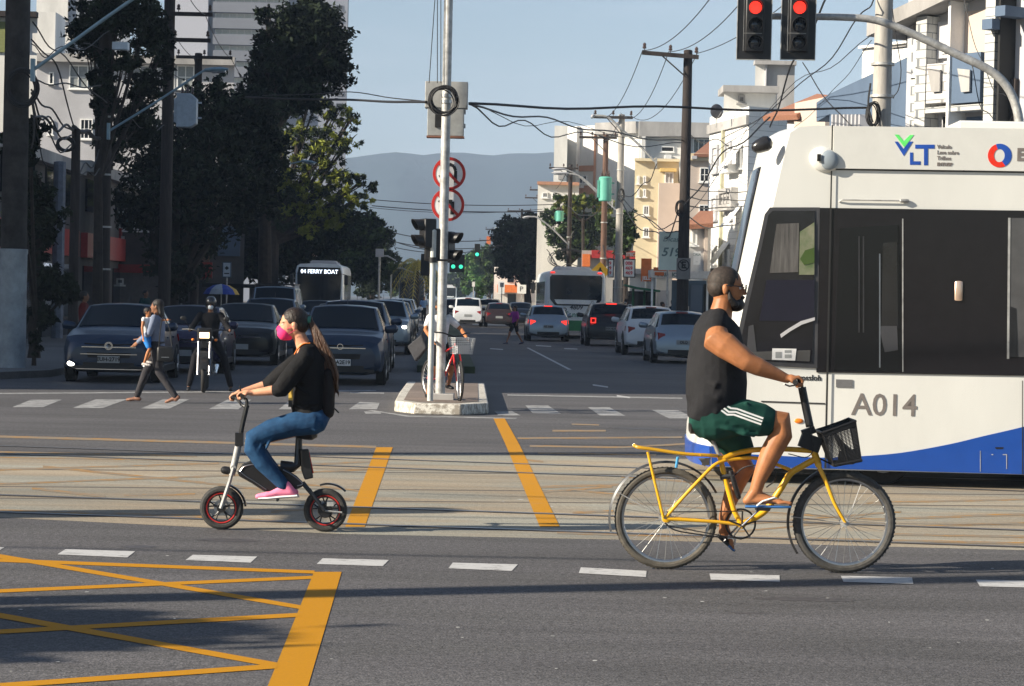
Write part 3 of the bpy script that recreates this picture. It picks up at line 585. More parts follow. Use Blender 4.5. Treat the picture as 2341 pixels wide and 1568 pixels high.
# ------------------------------------------------ trees
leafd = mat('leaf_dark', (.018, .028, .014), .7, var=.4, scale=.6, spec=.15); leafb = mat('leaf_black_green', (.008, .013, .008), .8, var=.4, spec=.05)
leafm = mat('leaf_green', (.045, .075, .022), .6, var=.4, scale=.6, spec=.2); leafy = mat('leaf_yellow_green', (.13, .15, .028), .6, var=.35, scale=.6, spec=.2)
leafp = mat('pine_needles', (.15, .17, .028), .7, var=.4, scale=.6, spec=.1); leafg = mat('leaf_bright_green', (.06, .15, .025), .6, var=.3, scale=.5)
palmy = mat('palm_yellow', (.32, .26, .03), .6, var=.3)
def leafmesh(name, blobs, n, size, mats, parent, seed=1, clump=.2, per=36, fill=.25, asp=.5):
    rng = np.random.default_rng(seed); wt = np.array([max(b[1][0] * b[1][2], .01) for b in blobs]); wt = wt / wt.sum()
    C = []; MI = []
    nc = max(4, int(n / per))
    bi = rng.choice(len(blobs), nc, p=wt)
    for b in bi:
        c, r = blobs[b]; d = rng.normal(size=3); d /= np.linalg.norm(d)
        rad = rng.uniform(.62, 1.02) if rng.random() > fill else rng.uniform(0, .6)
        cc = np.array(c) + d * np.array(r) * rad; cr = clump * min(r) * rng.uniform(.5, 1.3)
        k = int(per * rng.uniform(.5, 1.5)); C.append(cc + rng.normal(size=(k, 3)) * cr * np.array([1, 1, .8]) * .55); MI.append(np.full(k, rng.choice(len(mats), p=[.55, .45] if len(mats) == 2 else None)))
    C = np.concatenate(C); MI = np.concatenate(MI); N = len(C)
    a = rng.normal(size=(N, 3)); a /= np.linalg.norm(a, axis=1)[:, None]; t = rng.normal(size=(N, 3)); b2 = np.cross(a, t); b2 /= np.linalg.norm(b2, axis=1)[:, None]
    s = size * rng.uniform(.6, 1.4, size=(N, 1)); a = a * s; b2 = b2 * s * asp
    v = np.stack([C - a, C + b2 * .9 - a * .1, C + a, C - b2 * .9 - a * .1], 1).reshape(-1, 3)
    if parent is not None: v -= np.array(parent.location)
    me = bpy.data.meshes.new(name); me.vertices.add(N * 4); me.vertices.foreach_set('co', v.astype(np.float32).ravel())
    me.loops.add(N * 4); me.loops.foreach_set('vertex_index', np.arange(N * 4, dtype=np.int32)); me.polygons.add(N)
    me.polygons.foreach_set('loop_start', np.arange(0, N * 4, 4, dtype=np.int32)); me.polygons.foreach_set('loop_total', np.full(N, 4, dtype=np.int32))
    for m in mats: me.materials.append(m)
    me.polygons.foreach_set('material_index', MI.astype(np.int32)); me.update(); me.validate()
    o = bpy.data.objects.new(name, me); COL.objects.link(o); o.parent = parent; return o
TS = [0]
def tree(name, label, px, Y, blobs, n, size, mats, tr=.3, group='street trees', thick=.8, base=None, clump=.2, per=36, fill=.25, cat='tree', asp=.5):
    """px: trunk pixel column; blobs: (px, py, rx_px, ry_px, dY)"""
    TS[0] += 1; k = 5500 / Y
    B = []
    for bx, by, rx, ry, dY in blobs:
        p = at(bx, by, Y + dY); B.append(((p.x, p.y, p.z), (rx / k, min(rx, ry) / k * thick, ry / k)))
    zb = min(q[0][2] - q[1][2] for q in B)
    bx = at(px, 690, Y).x; r = empty(name, (bx, Y, 0.0 if abs(bx) < 1 else .13), 0, label, cat, group)
    o = r.location; mb = MB(); zt = max(q[0][2] for q in B); th = max(1.2, zb + .5)
    wob = lambda t: V((.15 * math.sin(t * 2.1 + TS[0]), .1 * math.cos(t * 1.7), 0))
    fork = V((0, 0, th * .9))
    mb.tube([V((0, 0, -.1)), V((0, 0, .25)), V((0, 0, th * .5)) + wob(1) * .5, fork + wob(2) * .3, V((0, 0, zt * .8)) + wob(3)], [tr * 1.5, tr * 1.05, tr * .9, tr * .75, tr * .25], 9)
    for c, rr in B:
        e = V(c) - o; mid = fork * .45 + e * .55 + V((0, 0, -.2)); mb.tube([fork + wob(2) * .3 - V((0, 0, .3)), mid, e, e + V((0, 0, rr[2] * .5))], [tr * .5, tr * .32, tr * .16, tr * .05], 6)
        for q in range(4):
            d = V((random.uniform(-1, 1) * rr[0], random.uniform(-1, 1) * rr[1], random.uniform(-.4, 1) * rr[2])) * .7; mb.tube([mid, e + d * .6, e + d], [tr * .16, tr * .08, tr * .03], 5)
    mb.build('trunk', M['bark'], r); leafmesh('crown', B, n, size, mats, r, TS[0], clump, per, fill, asp)
    return r
# left
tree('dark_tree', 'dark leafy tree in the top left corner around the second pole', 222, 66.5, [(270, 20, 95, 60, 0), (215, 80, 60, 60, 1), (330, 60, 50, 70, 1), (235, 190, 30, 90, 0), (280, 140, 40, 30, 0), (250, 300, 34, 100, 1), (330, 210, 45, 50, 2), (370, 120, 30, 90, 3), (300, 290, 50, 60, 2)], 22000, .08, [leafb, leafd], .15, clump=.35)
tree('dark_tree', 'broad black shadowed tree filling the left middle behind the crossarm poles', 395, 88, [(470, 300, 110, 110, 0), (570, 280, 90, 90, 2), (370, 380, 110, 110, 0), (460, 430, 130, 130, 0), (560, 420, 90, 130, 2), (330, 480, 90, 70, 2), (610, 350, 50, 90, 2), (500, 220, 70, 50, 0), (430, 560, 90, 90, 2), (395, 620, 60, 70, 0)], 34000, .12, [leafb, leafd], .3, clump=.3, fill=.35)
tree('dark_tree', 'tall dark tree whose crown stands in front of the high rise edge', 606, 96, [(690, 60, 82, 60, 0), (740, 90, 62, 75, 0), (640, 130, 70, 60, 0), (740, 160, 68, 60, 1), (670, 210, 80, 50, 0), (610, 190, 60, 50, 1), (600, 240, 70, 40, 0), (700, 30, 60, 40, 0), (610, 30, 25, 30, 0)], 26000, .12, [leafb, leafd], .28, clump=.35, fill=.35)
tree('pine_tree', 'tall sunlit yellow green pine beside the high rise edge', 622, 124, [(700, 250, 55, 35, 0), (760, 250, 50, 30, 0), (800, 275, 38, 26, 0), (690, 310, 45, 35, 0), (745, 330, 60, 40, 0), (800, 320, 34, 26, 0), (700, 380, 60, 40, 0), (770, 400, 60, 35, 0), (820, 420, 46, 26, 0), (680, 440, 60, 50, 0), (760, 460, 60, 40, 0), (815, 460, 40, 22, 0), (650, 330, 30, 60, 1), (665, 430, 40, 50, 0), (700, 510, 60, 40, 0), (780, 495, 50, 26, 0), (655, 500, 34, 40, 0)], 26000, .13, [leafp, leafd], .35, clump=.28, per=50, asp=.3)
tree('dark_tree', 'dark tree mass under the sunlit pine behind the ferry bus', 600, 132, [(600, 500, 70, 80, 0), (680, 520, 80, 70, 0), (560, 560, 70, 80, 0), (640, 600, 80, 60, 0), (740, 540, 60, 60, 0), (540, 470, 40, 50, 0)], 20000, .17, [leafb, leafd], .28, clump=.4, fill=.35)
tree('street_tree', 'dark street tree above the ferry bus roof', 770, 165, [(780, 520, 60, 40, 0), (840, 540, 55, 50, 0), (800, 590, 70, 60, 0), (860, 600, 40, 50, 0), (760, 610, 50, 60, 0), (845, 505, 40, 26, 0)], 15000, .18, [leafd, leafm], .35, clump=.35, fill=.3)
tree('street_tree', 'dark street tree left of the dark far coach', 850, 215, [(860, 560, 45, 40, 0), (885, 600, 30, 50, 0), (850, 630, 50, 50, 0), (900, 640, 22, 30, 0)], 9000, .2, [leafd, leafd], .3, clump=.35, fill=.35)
tree('street_tree', 'olive street tree behind the palm', 930, 300, [(930, 625, 30, 26, 0), (905, 650, 24, 28, 0), (955, 640, 24, 30, 0), (960, 668, 30, 20, 0)], 5000, .26, [leafm, leafd], .3, clump=.35)
tree('shrub', 'dark shrub below the ivy covered pole on the left pavement', 80, 56, [(110, 640, 55, 60, 0), (60, 560, 60, 70, 0), (95, 500, 50, 60, 0), (60, 440, 60, 50, 0), (150, 680, 30, 40, 0), (90, 720, 40, 30, 0), (40, 330, 44, 60, -5), (70, 290, 40, 30, -4)], 9000, .09, [leafb, leafd], .12, cat='shrub', group=None, clump=.4, fill=.4)
tree('potted_shrub', 'small dark shrub standing beside the left concrete post', 80, 50.5, [(80, 790, 18, 24, 0), (80, 770, 12, 14, 0)], 900, .06, [leafd, leafb], .04, cat='shrub', group=None)
tree('conifer', 'sparse sunlit branches hanging at the left edge', 8, 52, [(14, 520, 14, 30, 0), (20, 480, 14, 20, 0), (8, 600, 14, 20, 0)], 700, .07, [leafy, leafd], .08, group=None)
# right
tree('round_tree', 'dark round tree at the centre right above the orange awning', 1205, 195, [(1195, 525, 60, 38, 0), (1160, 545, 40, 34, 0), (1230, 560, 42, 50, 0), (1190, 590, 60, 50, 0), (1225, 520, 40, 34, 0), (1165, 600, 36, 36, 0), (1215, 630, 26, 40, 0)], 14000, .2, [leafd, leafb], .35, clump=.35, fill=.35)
tree('leafy_tree', 'flat topped sunlit tree in front of the far white apartment block', 1330, 168, [(1290, 462, 34, 16, 0), (1335, 460, 44, 16, 0), (1380, 470, 30, 16, 0), (1300, 478, 40, 14, 0)], 3600, .17, [leafy, leafm], .14, clump=.4)
tree('street_tree', 'dark street tree behind the green transformer', 1300, 175, [(1290, 500, 50, 26, 0), (1340, 515, 50, 34, 0), (1275, 540, 30, 30, 0), (1330, 550, 40, 34, 0), (1380, 530, 30, 34, 0), (1300, 570, 30, 30, 0)], 9000, .17, [leafd, leafm], .25, clump=.4)
tree('street_tree', 'green street tree between the concrete pole and the yellow house', 1432, 128, [(1425, 515, 22, 28, 0), (1440, 540, 18, 30, 0), (1420, 560, 18, 24, 0), (1438, 490, 14, 16, 0)], 3000, .13, [leafm, leafd], .16, clump=.4)
tree('street_tree', 'bright green tree beyond the centre traffic lights', 1090, 330, [(1085, 600, 26, 28, 0), (1105, 585, 24, 24, 0), (1070, 625, 22, 24, 0), (1100, 635, 28, 28, 0), (1075, 650, 20, 20, 0)], 6500, .3, [leafg, leafm], .3, clump=.4)
tree('street_tree', 'olive tree right of the bright green tree', 1130, 270, [(1125, 600, 22, 30, 0), (1140, 630, 22, 34, 0), (1120, 655, 20, 20, 0), (1118, 580, 20, 18, 0)], 5500, .25, [leafm, leafd], .3, clump=.4)
tree('cypress', 'small round topped green bush between the far road signs', 1120, 205, [(1104, 655, 0.1, 0.1, 0)] and [(1093 + 5, 668, 11, 14, 0), (1098, 652, 6, 10, 0)], 1400, .12, [leafm, leafg], .1, cat='shrub', group=None)
# thin far belt of trees closing the street
tree('far_tree', 'hazy tree closing the far end of the avenue', 1010, 520, [(985, 640, 26, 22, 0), (1015, 650, 26, 20, 0), (1045, 645, 26, 22, 0), (1062, 660, 20, 18, 0), (1030, 668, 40, 12, 0)], 5000, .45, [leafm, leafd], .4, group=None, clump=.4, fill=.35)
# palm
def palm():
    p = at(955, 600, 190); r = empty('palm_tree', (p.x, 190, 0), 0, 'small palm with drooping yellow fronds left of the centre poles', 'tree')
    z = p.z; mb = MB(); mb.tube([(0, 0, -.1), (.05, 0, z * .5), (0, 0, z)], [.16, .12, .1], 8); mb.build('trunk', M['bark'], r)
    for k in range(16):
        a = k * 2.4; el = .9 - .09 * k; L = 2.3; mb = MB(); pts = []
        for j in range(8):
            t = j / 7; pts.append(V((math.cos(a) * L * t * math.cos(el * .6), math.sin(a) * L * t * math.cos(el * .6), z + L * (math.sin(el) * t - .95 * t * t))))
        for j in range(1, 8):
            q = pts[j]; d = (pts[j] - pts[j - 1]).normalized(); sd = d.cross(V((0, 0, 1))).normalized()
            for sgn in (-1, 1):
                for h in (0, .5):
                    b0 = pts[j - 1].lerp(q, h); mb.add([b0, b0 + d * .1, b0 + sd * sgn * .42 + d * .25 - V((0, 0, .28)), ], [(0, 1, 2)])
        mb.tube(pts, [.03] * 7 + [.01], 5); mb.build('frond', palmy, r)
palm()
# ------------------------------------------------ poles, lamps, wires, signs
def curve3(pts, n=6):
    """Catmull-Rom through points"""
    P = [V(p) for p in pts]; P = [P[0] * 2 - P[1]] + P + [P[-1] * 2 - P[-2]]; out = []
    for i in range(1, len(P) - 2):
        for j in range(n):
            t = j / n; a, b, c, d = P[i - 1:i + 3]
            out.append(.5 * ((2 * b) + (c - a) * t + (2 * a - 5 * b + 4 * c - d) * t * t + (3 * b - a - 3 * c + d) * t ** 3))
    out.append(P[-2]); return out
def pole(name, label, px, yref, ytop, Y, r0, r1, m, group=None, arms=(), z0=.1, rings=0, n=12, cat='pole', ybase=None):
    X = at(px, yref, Y).x; zt = at(px, ytop, Y).z; rt = empty(name, (X, Y, z0), 0, label, cat, group)
    mb = MB(); pr = [(r0, -.1)] + [(r0 + (r1 - r0) * k / 6, (zt - z0) * k / 6) for k in range(1, 7)] + [(r1 * .6, zt - z0 + .02)]
    mb.lathe([(r0, 0)] + pr[1:], n=n); mb.build('shaft', m, rt)
    if rings:
        for k in range(rings):
            mb = MB(); z = 2.2 + k * (zt - 3.2) / rings + .2 * math.sin(k * 5); mb.lathe([(r0 + .012, z), (r0 + .012, z + .05)], n=12); mb.build('band', M['galv'], rt)
    for arm in arms:
        y, xa, xb = arm[:3]; n_ins = arm[3] if len(arm) > 3 else 3; tilt = arm[4] if len(arm) > 4 else 0
        a, b2 = at(xa, y, Y), at(xb, y, Y); c = rt.location; mb = MB()
        A = V((a.x, Y - r0 - .06, a.z)) - c; B = V((b2.x, Y - r0 - .06, a.z + tilt)) - c
        d = (B - A); mb.box((A + B) / 2, (d.length, .11, .12), Matrix.Rotation(-math.atan2(d.z, d.x), 3, 'Y'))
        mb.tube([A.lerp(B, .32), V((0, -r0 - .03, A.z - .75))], .022, 6)
        cr = mb.build('crossarm', M['wood'], rt, smooth=0)
        for k in range(n_ins):
            t = .04 + .92 * k / max(1, n_ins - 1); q = A.lerp(B, t) + V((0, 0, .06)); mb = MB()
            mb.lathe([(.012, 0), (.012, .06), (.055, .07), (.06, .12), (.035, .14), (.05, .16), (.05, .2), (.02, .24), (.0, .245)], q, n=8); mb.build('insulator', M['porc'], cr)
    return rt
UP = 'utility poles along the avenue'
P1 = pole('utility_pole', 'tarred wooden utility pole with one crossarm carrying the no parking plate', 1561, 640, 115, 72, .19, .13, M['wood'], UP, [(122, 1467, 1596, 3, -.10)], rings=0)
P2 = pole('utility_pole', 'concrete utility pole with the green transformer and a long lamp arm', 1413, 640, 262, 105, .17, .14, M['concrete'], UP, [(268, 1357, 1446, 3)], rings=4)
P3 = pole('utility_pole', 'brown wooden pole directly left of the green transformer', 1378, 640, 308, 125, .17, .14, mat('brown_wood', (.12, .07, .05), .9, var=.4, scale=3, stretch=(5, 5, .5)), UP, [(314, 1324, 1410, 4)], rings=4)
P4 = pole('utility_pole', 'wooden pole rising from the flat topped tree with one short crossarm', 1299, 640, 376, 158, .17, .13, M['wood'], UP, [(384, 1255, 1322, 3)], rings=2)
P5 = pole('utility_pole', 'thin black pole with double crossarm right of the hill gap', 1251, 640, 428, 205, .18, .14, M['wood'], UP, [(434, 1211, 1270, 3)])
P6 = pole('utility_pole', 'thin black pole leaning next to the double crossarm one', 1234, 640, 444, 215, .18, .14, M['wood'], UP, [(452, 1200, 1255, 3)])
P7 = pole('utility_pole', 'small far pole with crossarm above the round tree', 1190, 640, 478, 250, .17, .13, M['wood'], UP, [(482, 1160, 1215, 3)])
P8 = pole('utility_pole', 'grey far pole at the left flank of the round tree', 1132, 640, 520, 300, .17, .13, M['concrete'], UP, [(524, 1110, 1145, 3)])
P9 = pole('utility_pole', 'very far grey pole beside the orange rooftop sign', 1116, 640, 545, 330, .17, .13, M['concrete'], UP, [(549, 1096, 1130, 2)])
L1 = pole('utility_pole', 'wooden pole with two crossarms in front of the left white building', 376, 640, -30, 75, .20, .17, M['wood'], UP, [(32, 333, 489, 3), (91, 322, 484, 3)])
L2 = pole('utility_pole', 'shorter wooden pole with one crossarm right of the grey transformer', 444, 640, 122, 96, .19, .15, M['wood'], UP, [(131, 405, 533, 3)])
L3 = pole('utility_pole', 'banded pole carrying a small transformer above the ferry bus', 717, 640, 470, 150, .17, .13, mat('banded_wood', (.22, .15, .12), .9, var=.4, scale=2, stretch=(1, 1, 5)), UP, rings=6)
L4 = pole('utility_pole', 'yellowish banded pole left of the small transformer', 692, 640, 510, 165, .17, .13, mat('pale_banded', (.32, .30, .16), .9, var=.5, scale=3, stretch=(1, 1, 5)), UP, rings=6)
P10 = pole('utility_pole', 'thick round concrete pole wrapped with cables behind the tram', 2018, 150, -60, 46, .215, .165, M['concrete'], UP, n=20, rings=6)
P11 = pole('utility_pole', 'massive ivy stained concrete pole on the left pavement corner', 30, 640, -60, 49, .275, .25, mat('ivy_bark_pole', (.035, .032, .030), .9, var=.5, scale=3, bump=.6), UP, n=16)
mb = MB(); mb.lathe([(.283, 0), (.283, 2.35), (.295, 2.37), (.295, 2.45), (.25, 2.46)], n=16); mb.build('pale_sleeve', mat('pale_blue_sleeve', (.30, .34, .37), .7, var=.25, scale=3), P11)
P12 = pole('utility_pole', 'grey square post between the ivy pole and the dark tree', 132, 640, 370, 78, .20, .20, mat('cool_concrete', (.16, .18, .22), .85, var=.2), UP, n=8)
P13 = pole('utility_pole', 'slim dark pole hung with tangled cables between the ivy pole and dark tree', 168, 640, 295, 60, .13, .11, M['wood'], UP)
P14 = pole('utility_pole', 'dark pole with thin bands running up through the top left tree', 232, 640, -20, 67, .24, .19, M['wood'], UP, rings=5)
P15 = pole('white_post', 'pale blue grey square column left of the ferry bus', 640, 640, 628, 135, .30, .30, mat('pale_post', (.25, .30, .36), .8), None, n=4)
# transformers
def transformer(name, label, px, y0, y1, Y, r, m, dy=-.5, box=False, polelink=None):
    a, b = at(px, y1, Y), at(px, y0, Y); h = b.z - a.z; rt = empty(name, (a.x, Y + dy, a.z), 0, label, 'transformer', 'pole transformers')
    mb = MB()
    if box: mb.prism([(-r, 0), (r * .4, 0), (r, h * .12), (r, h * .85), (r * .4, h), (-r, h)], -r * .7, r * .7, 'xz')
    else: mb.lathe([(r * .92, 0), (r, .03), (r, h * .9), (r * 1.05, h * .9), (r * 1.05, h * .95), (r * .8, h), (0, h * 1.01)], n=20)
    mb.build('tank', m, rt, bevel=.02 if box else 0)
    for k in range(4):
        mb = MB(); mb.box((-r * 1.12, -r * .5 + k * r * .33, h * .5), (r * .25, .04, h * .7)); mb.build('cooling_fin', m, rt)
    for k in range(3):
        mb = MB(); mb.lathe([(.05, 0), (.06, .05), (.035, .09), (.055, .12), (.03, .2), (.01, .28)], (-r * .5 + k * r * .5, 0, h * 1.0), n=8); mb.build('bushing', M['porc'], rt)
    mb = MB()
    for z in (h * .3, h * .75): mb.box((0, abs(dy) * .5 + r * .3, z), (.08, abs(dy), .06)); mb.box((r * .9, .1, z), (r, .06, .06))
    mb.build('bracket', m, rt); return rt
transformer('transformer', 'mint green cylindrical transformer on the concrete pole', 1383, 404, 460, 105, .28, M['green'], -.1)
transformer('transformer', 'smaller mint green transformer lower down in front of the trees', 1279, 512 - 30, 506, 165, .27, M['green'], -.1)
transformer('transformer', 'pale grey blue boxy transformer hanging between the two left wooden poles', 428, 215, 292, 82, .34, mat('transformer_grey', (.34, .40, .46), .45), -.1, box=True)
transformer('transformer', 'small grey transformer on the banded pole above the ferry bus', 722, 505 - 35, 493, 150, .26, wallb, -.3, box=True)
# street lamps
def lamp(label, pts, Y, r=.035, m=None, head=.55, group='street lamps'):
    P = [at(x, y, Y) for x, y in pts]; rt = empty('street_lamp', P[0], 0, label, 'street lamp', group); o = P[0]
    m = m or M['arm']; mb = MB(); c = curve3([p - o for p in P[:-1]], 5) if len(P) > 3 else [p - o for p in P[:-1]]
    mb.tube(c, r, 8); mb.build('arm', m, rt)
    a, b = c[-1], P[-1] - o; mb = MB(); d = (b - a); L = d.length; h = .11
    mb.capsule([a, a.lerp(b, .3), a.lerp(b, .7), b], [(.06, .05), (.13, .07), (.14, .07), (.06, .03)], 10, lat=(0, 1, 0)); hd = mb.build('lamp_head', wallg if m is M['galv'] else M['arm'], rt)
    mb = MB(); mb.capsule([a.lerp(b, .35) - V((0, 0, .05)), a.lerp(b, .85) - V((0, 0, .05))], [(.09, .05), (.09, .05)], 8, lat=(0, 1, 0)); mb.build('lens', M['lens'], hd)
    mb = MB(); mb.box((0, 0, 0), (.08, .12, .45)); mb.build('clamp', m, rt); return rt
lamp('long blue grey lamp arm from the ivy covered left pole out of the top', [(75, 160), (160, 100), (240, 42), (330, -20), (380, -45)], 48, .036)
lamp('blue grey lamp arm ending in front of the crossarm poles', [(248, 300), (330, 250), (400, 205), (455, 168), (470, 160), (520, 158)], 66, .032)
lamp('faint blue lamp arm in front of the pine', [(575, 430), (620, 400), (655, 378), (690, 368), (722, 372)], 100, .03)
lamp('curved white lamp arm above the ferry bus', [(715, 556), (745, 528), (775, 492), (790, 478), (810, 474)], 150, .045, M['galv'])
lamp('upper of the two curved lamp arms over the ferry bus', [(690, 545), (720, 525), (750, 500), (773, 476), (800, 474)][:4] + [(804, 473)], 160, .04, M['galv'])
lamp('curved lamp arm right of the ferry bus roof', [(725, 555), (770, 525), (800, 508), (818, 506)], 165, .05, M['galv'])
lamp('far curved lamp arm beside the dark avenue trees', [(780, 560), (810, 545), (830, 530), (846, 527)], 200, .05, M['galv'])
lamp('small farthest left lamp with a bright hood', [(888, 620), (896, 608), (905, 603), (920, 602)], 230, .06, M['galv'])
lamp('long lamp arm reaching left from the mint transformer pole', [(1500, 372), (1460, 330), (1420, 295), (1390, 268), (1358, 264), (1420, 263)][:5] + [(1352, 266)], 100, .05, M['galv'])
lamp('pair arm lamp below the small crossarm in front of the far block', [(1400, 465), (1370, 440), (1330, 405), (1298, 396), (1262, 395)], 130, .045, M['galv'])
lamp('upper pale lamp arm beside the slim slab tower', [(1420, 490), (1370, 445), (1320, 400), (1290, 386), (1262, 386)], 140, .045, M['galv'])
lamp('lamp arm over the green backed bus', [(1300, 560), (1262, 522), (1230, 498), (1212, 495), (1195, 497)], 150, .05, M['galv'])
# far mast arms on the left
for (x0, y0, x1, y1, Y) in ((845, 575, 898, 590, 170),):
    pass
def mast(label, px, Y, ytop, x1, y1, group='far signal mast arms'):
    a = at(px, ytop, Y); rt = empty('signal_mast', (a.x, Y, .1), 0, label, 'mast', group); mb = MB(); mb.tube([(0, 0, 0), (0, 0, a.z)], .07, 8); mb.build('post', M['galv'], rt)
    b = at(x1, y1, Y); mb = MB(); mb.tube([(0, 0, a.z - .3), ((b.x - a.x) * .5, 0, (a.z + b.z) / 2 - .1), (b.x - a.x, 0, b.z - .2)], .05, 8); mb.build('arm', M['galv'], rt); mb = MB(); mb.box((0, 0, a.z - .1), (.5, .3, .5)); mb.build('control_box', wallg, rt)
mast('far grey mast arm reaching right from the dark left trees', 868, 150, 578, 905, 592); mast('second far mast arm above the dark coach', 895, 190, 606, 945, 620)
# ------------------------------------------------ wires
CG = 'overhead cables'
def cable(label, pts, sag=.0, r=.012, m=None, n=14):
    P = [at(*p) for p in pts]; mb = MB(); path = []
    if len(P) > 2:
        path = curve3(P, 8)
        for i, q in enumerate(path): t = i / (len(path) - 1); q.z -= sag * .8 * abs(math.sin(math.pi * t * (len(P) - 1))) ** 2
    for k in range(len(P) - 1) if len(P) == 2 else ():
        a, b = P[k], P[k + 1]
        for j in range(n + 1):
            t = j / n; q = a.lerp(b, t); q.z -= sag * 4 * t * (1 - t); path.append(q)
    mb.tube(path, r, 5); o = mb.build('overhead_cable', m or M['cable'], None); return tag(o, label, 'cable', CG)
for i, (a, b, c) in enumerate((((1469, 115), (1605, 0), (1357, 258)), ((1529, 118), (1681, 0), (1419, 258)), ((1594, 122), (1850, -60), (1440, 262)))):
    w1 = ('left', 'middle', 'right')[i]
    cable(f'power line rising from the {w1} insulator of the tarred pole out of the top', [(a[0], a[1], 71.7), (b[0] + (b[0] - a[0]) * .3, b[1] + (b[1] - a[1]) * .3, 50)], .35, .012)
    cable(f'power line from the {w1} insulator of the tarred pole down to the concrete one', [(a[0], a[1], 71.7), (c[0], c[1], 104.7)], .9, .013)
cable('thick horizontal cable left of the centre pole box', [(560, 222, 46), (800, 228, 44.5), (975, 233, 37.7)], .02, .022)
cable('thin second cable converging on the centre pole box from the left', [(600, 218, 52), (800, 210, 48), (975, 232, 37.7)], .04, .010)
cable('thick horizontal cable crossing right from the centre pole box to the big pole', [(1073, 236, 37.7), (1500, 243, 44), (1990, 246, 46)], .08, .022)
cable('pair cable sagging right from the centre box to the tarred pole', [(1073, 238, 37.7), (1250, 268, 52), (1400, 300, 60), (1560, 320, 72)], .12, .018)
cable('lower sagging cable right of the centre box to the tarred pole', [(1073, 237, 37.7), (1200, 275, 50), (1340, 302, 58), (1560, 326, 71)], .3, .014)
cable('upper slack cable from the centre box toward the far block', [(1073, 237, 37.7), (1300, 278, 60), (1560, 312, 72)], .3, .008)
cable('distant double line crossing below the round signs', [(840, 455, 150), (1270, 467, 150)], .2, .025); cable('distant line crossing under the double line', [(850, 470, 150), (1270, 482, 150)], .2, .03)
cable('distant thin line at the lower round sign', [(845, 474, 160), (1240, 478, 160)], .3, .02); cable('distant line over the avenue gap', [(900, 532, 170), (1130, 548, 170)], .3, .03)
cable('lower distant line over the avenue gap', [(900, 552, 180), (1150, 560, 180)], .4, .03); cable('lowest distant line over the avenue gap', [(905, 566, 190), (1150, 562, 190)], .5, .03); cable('distant slanting line left of the traffic lights', [(885, 545, 160), (985, 572, 150)], .1, .03)
for (x, lb) in ((985, 'leftmost'), (1000, 'middle'), (1008, 'rightmost')):
    cable(f'{lb} thin wire running up beside the centre steel pole', [(x - (4 if x < 990 else 0), 190, 37.52), (x + (12 if x < 990 else 0), -40, 37.52)], -.0, .007)
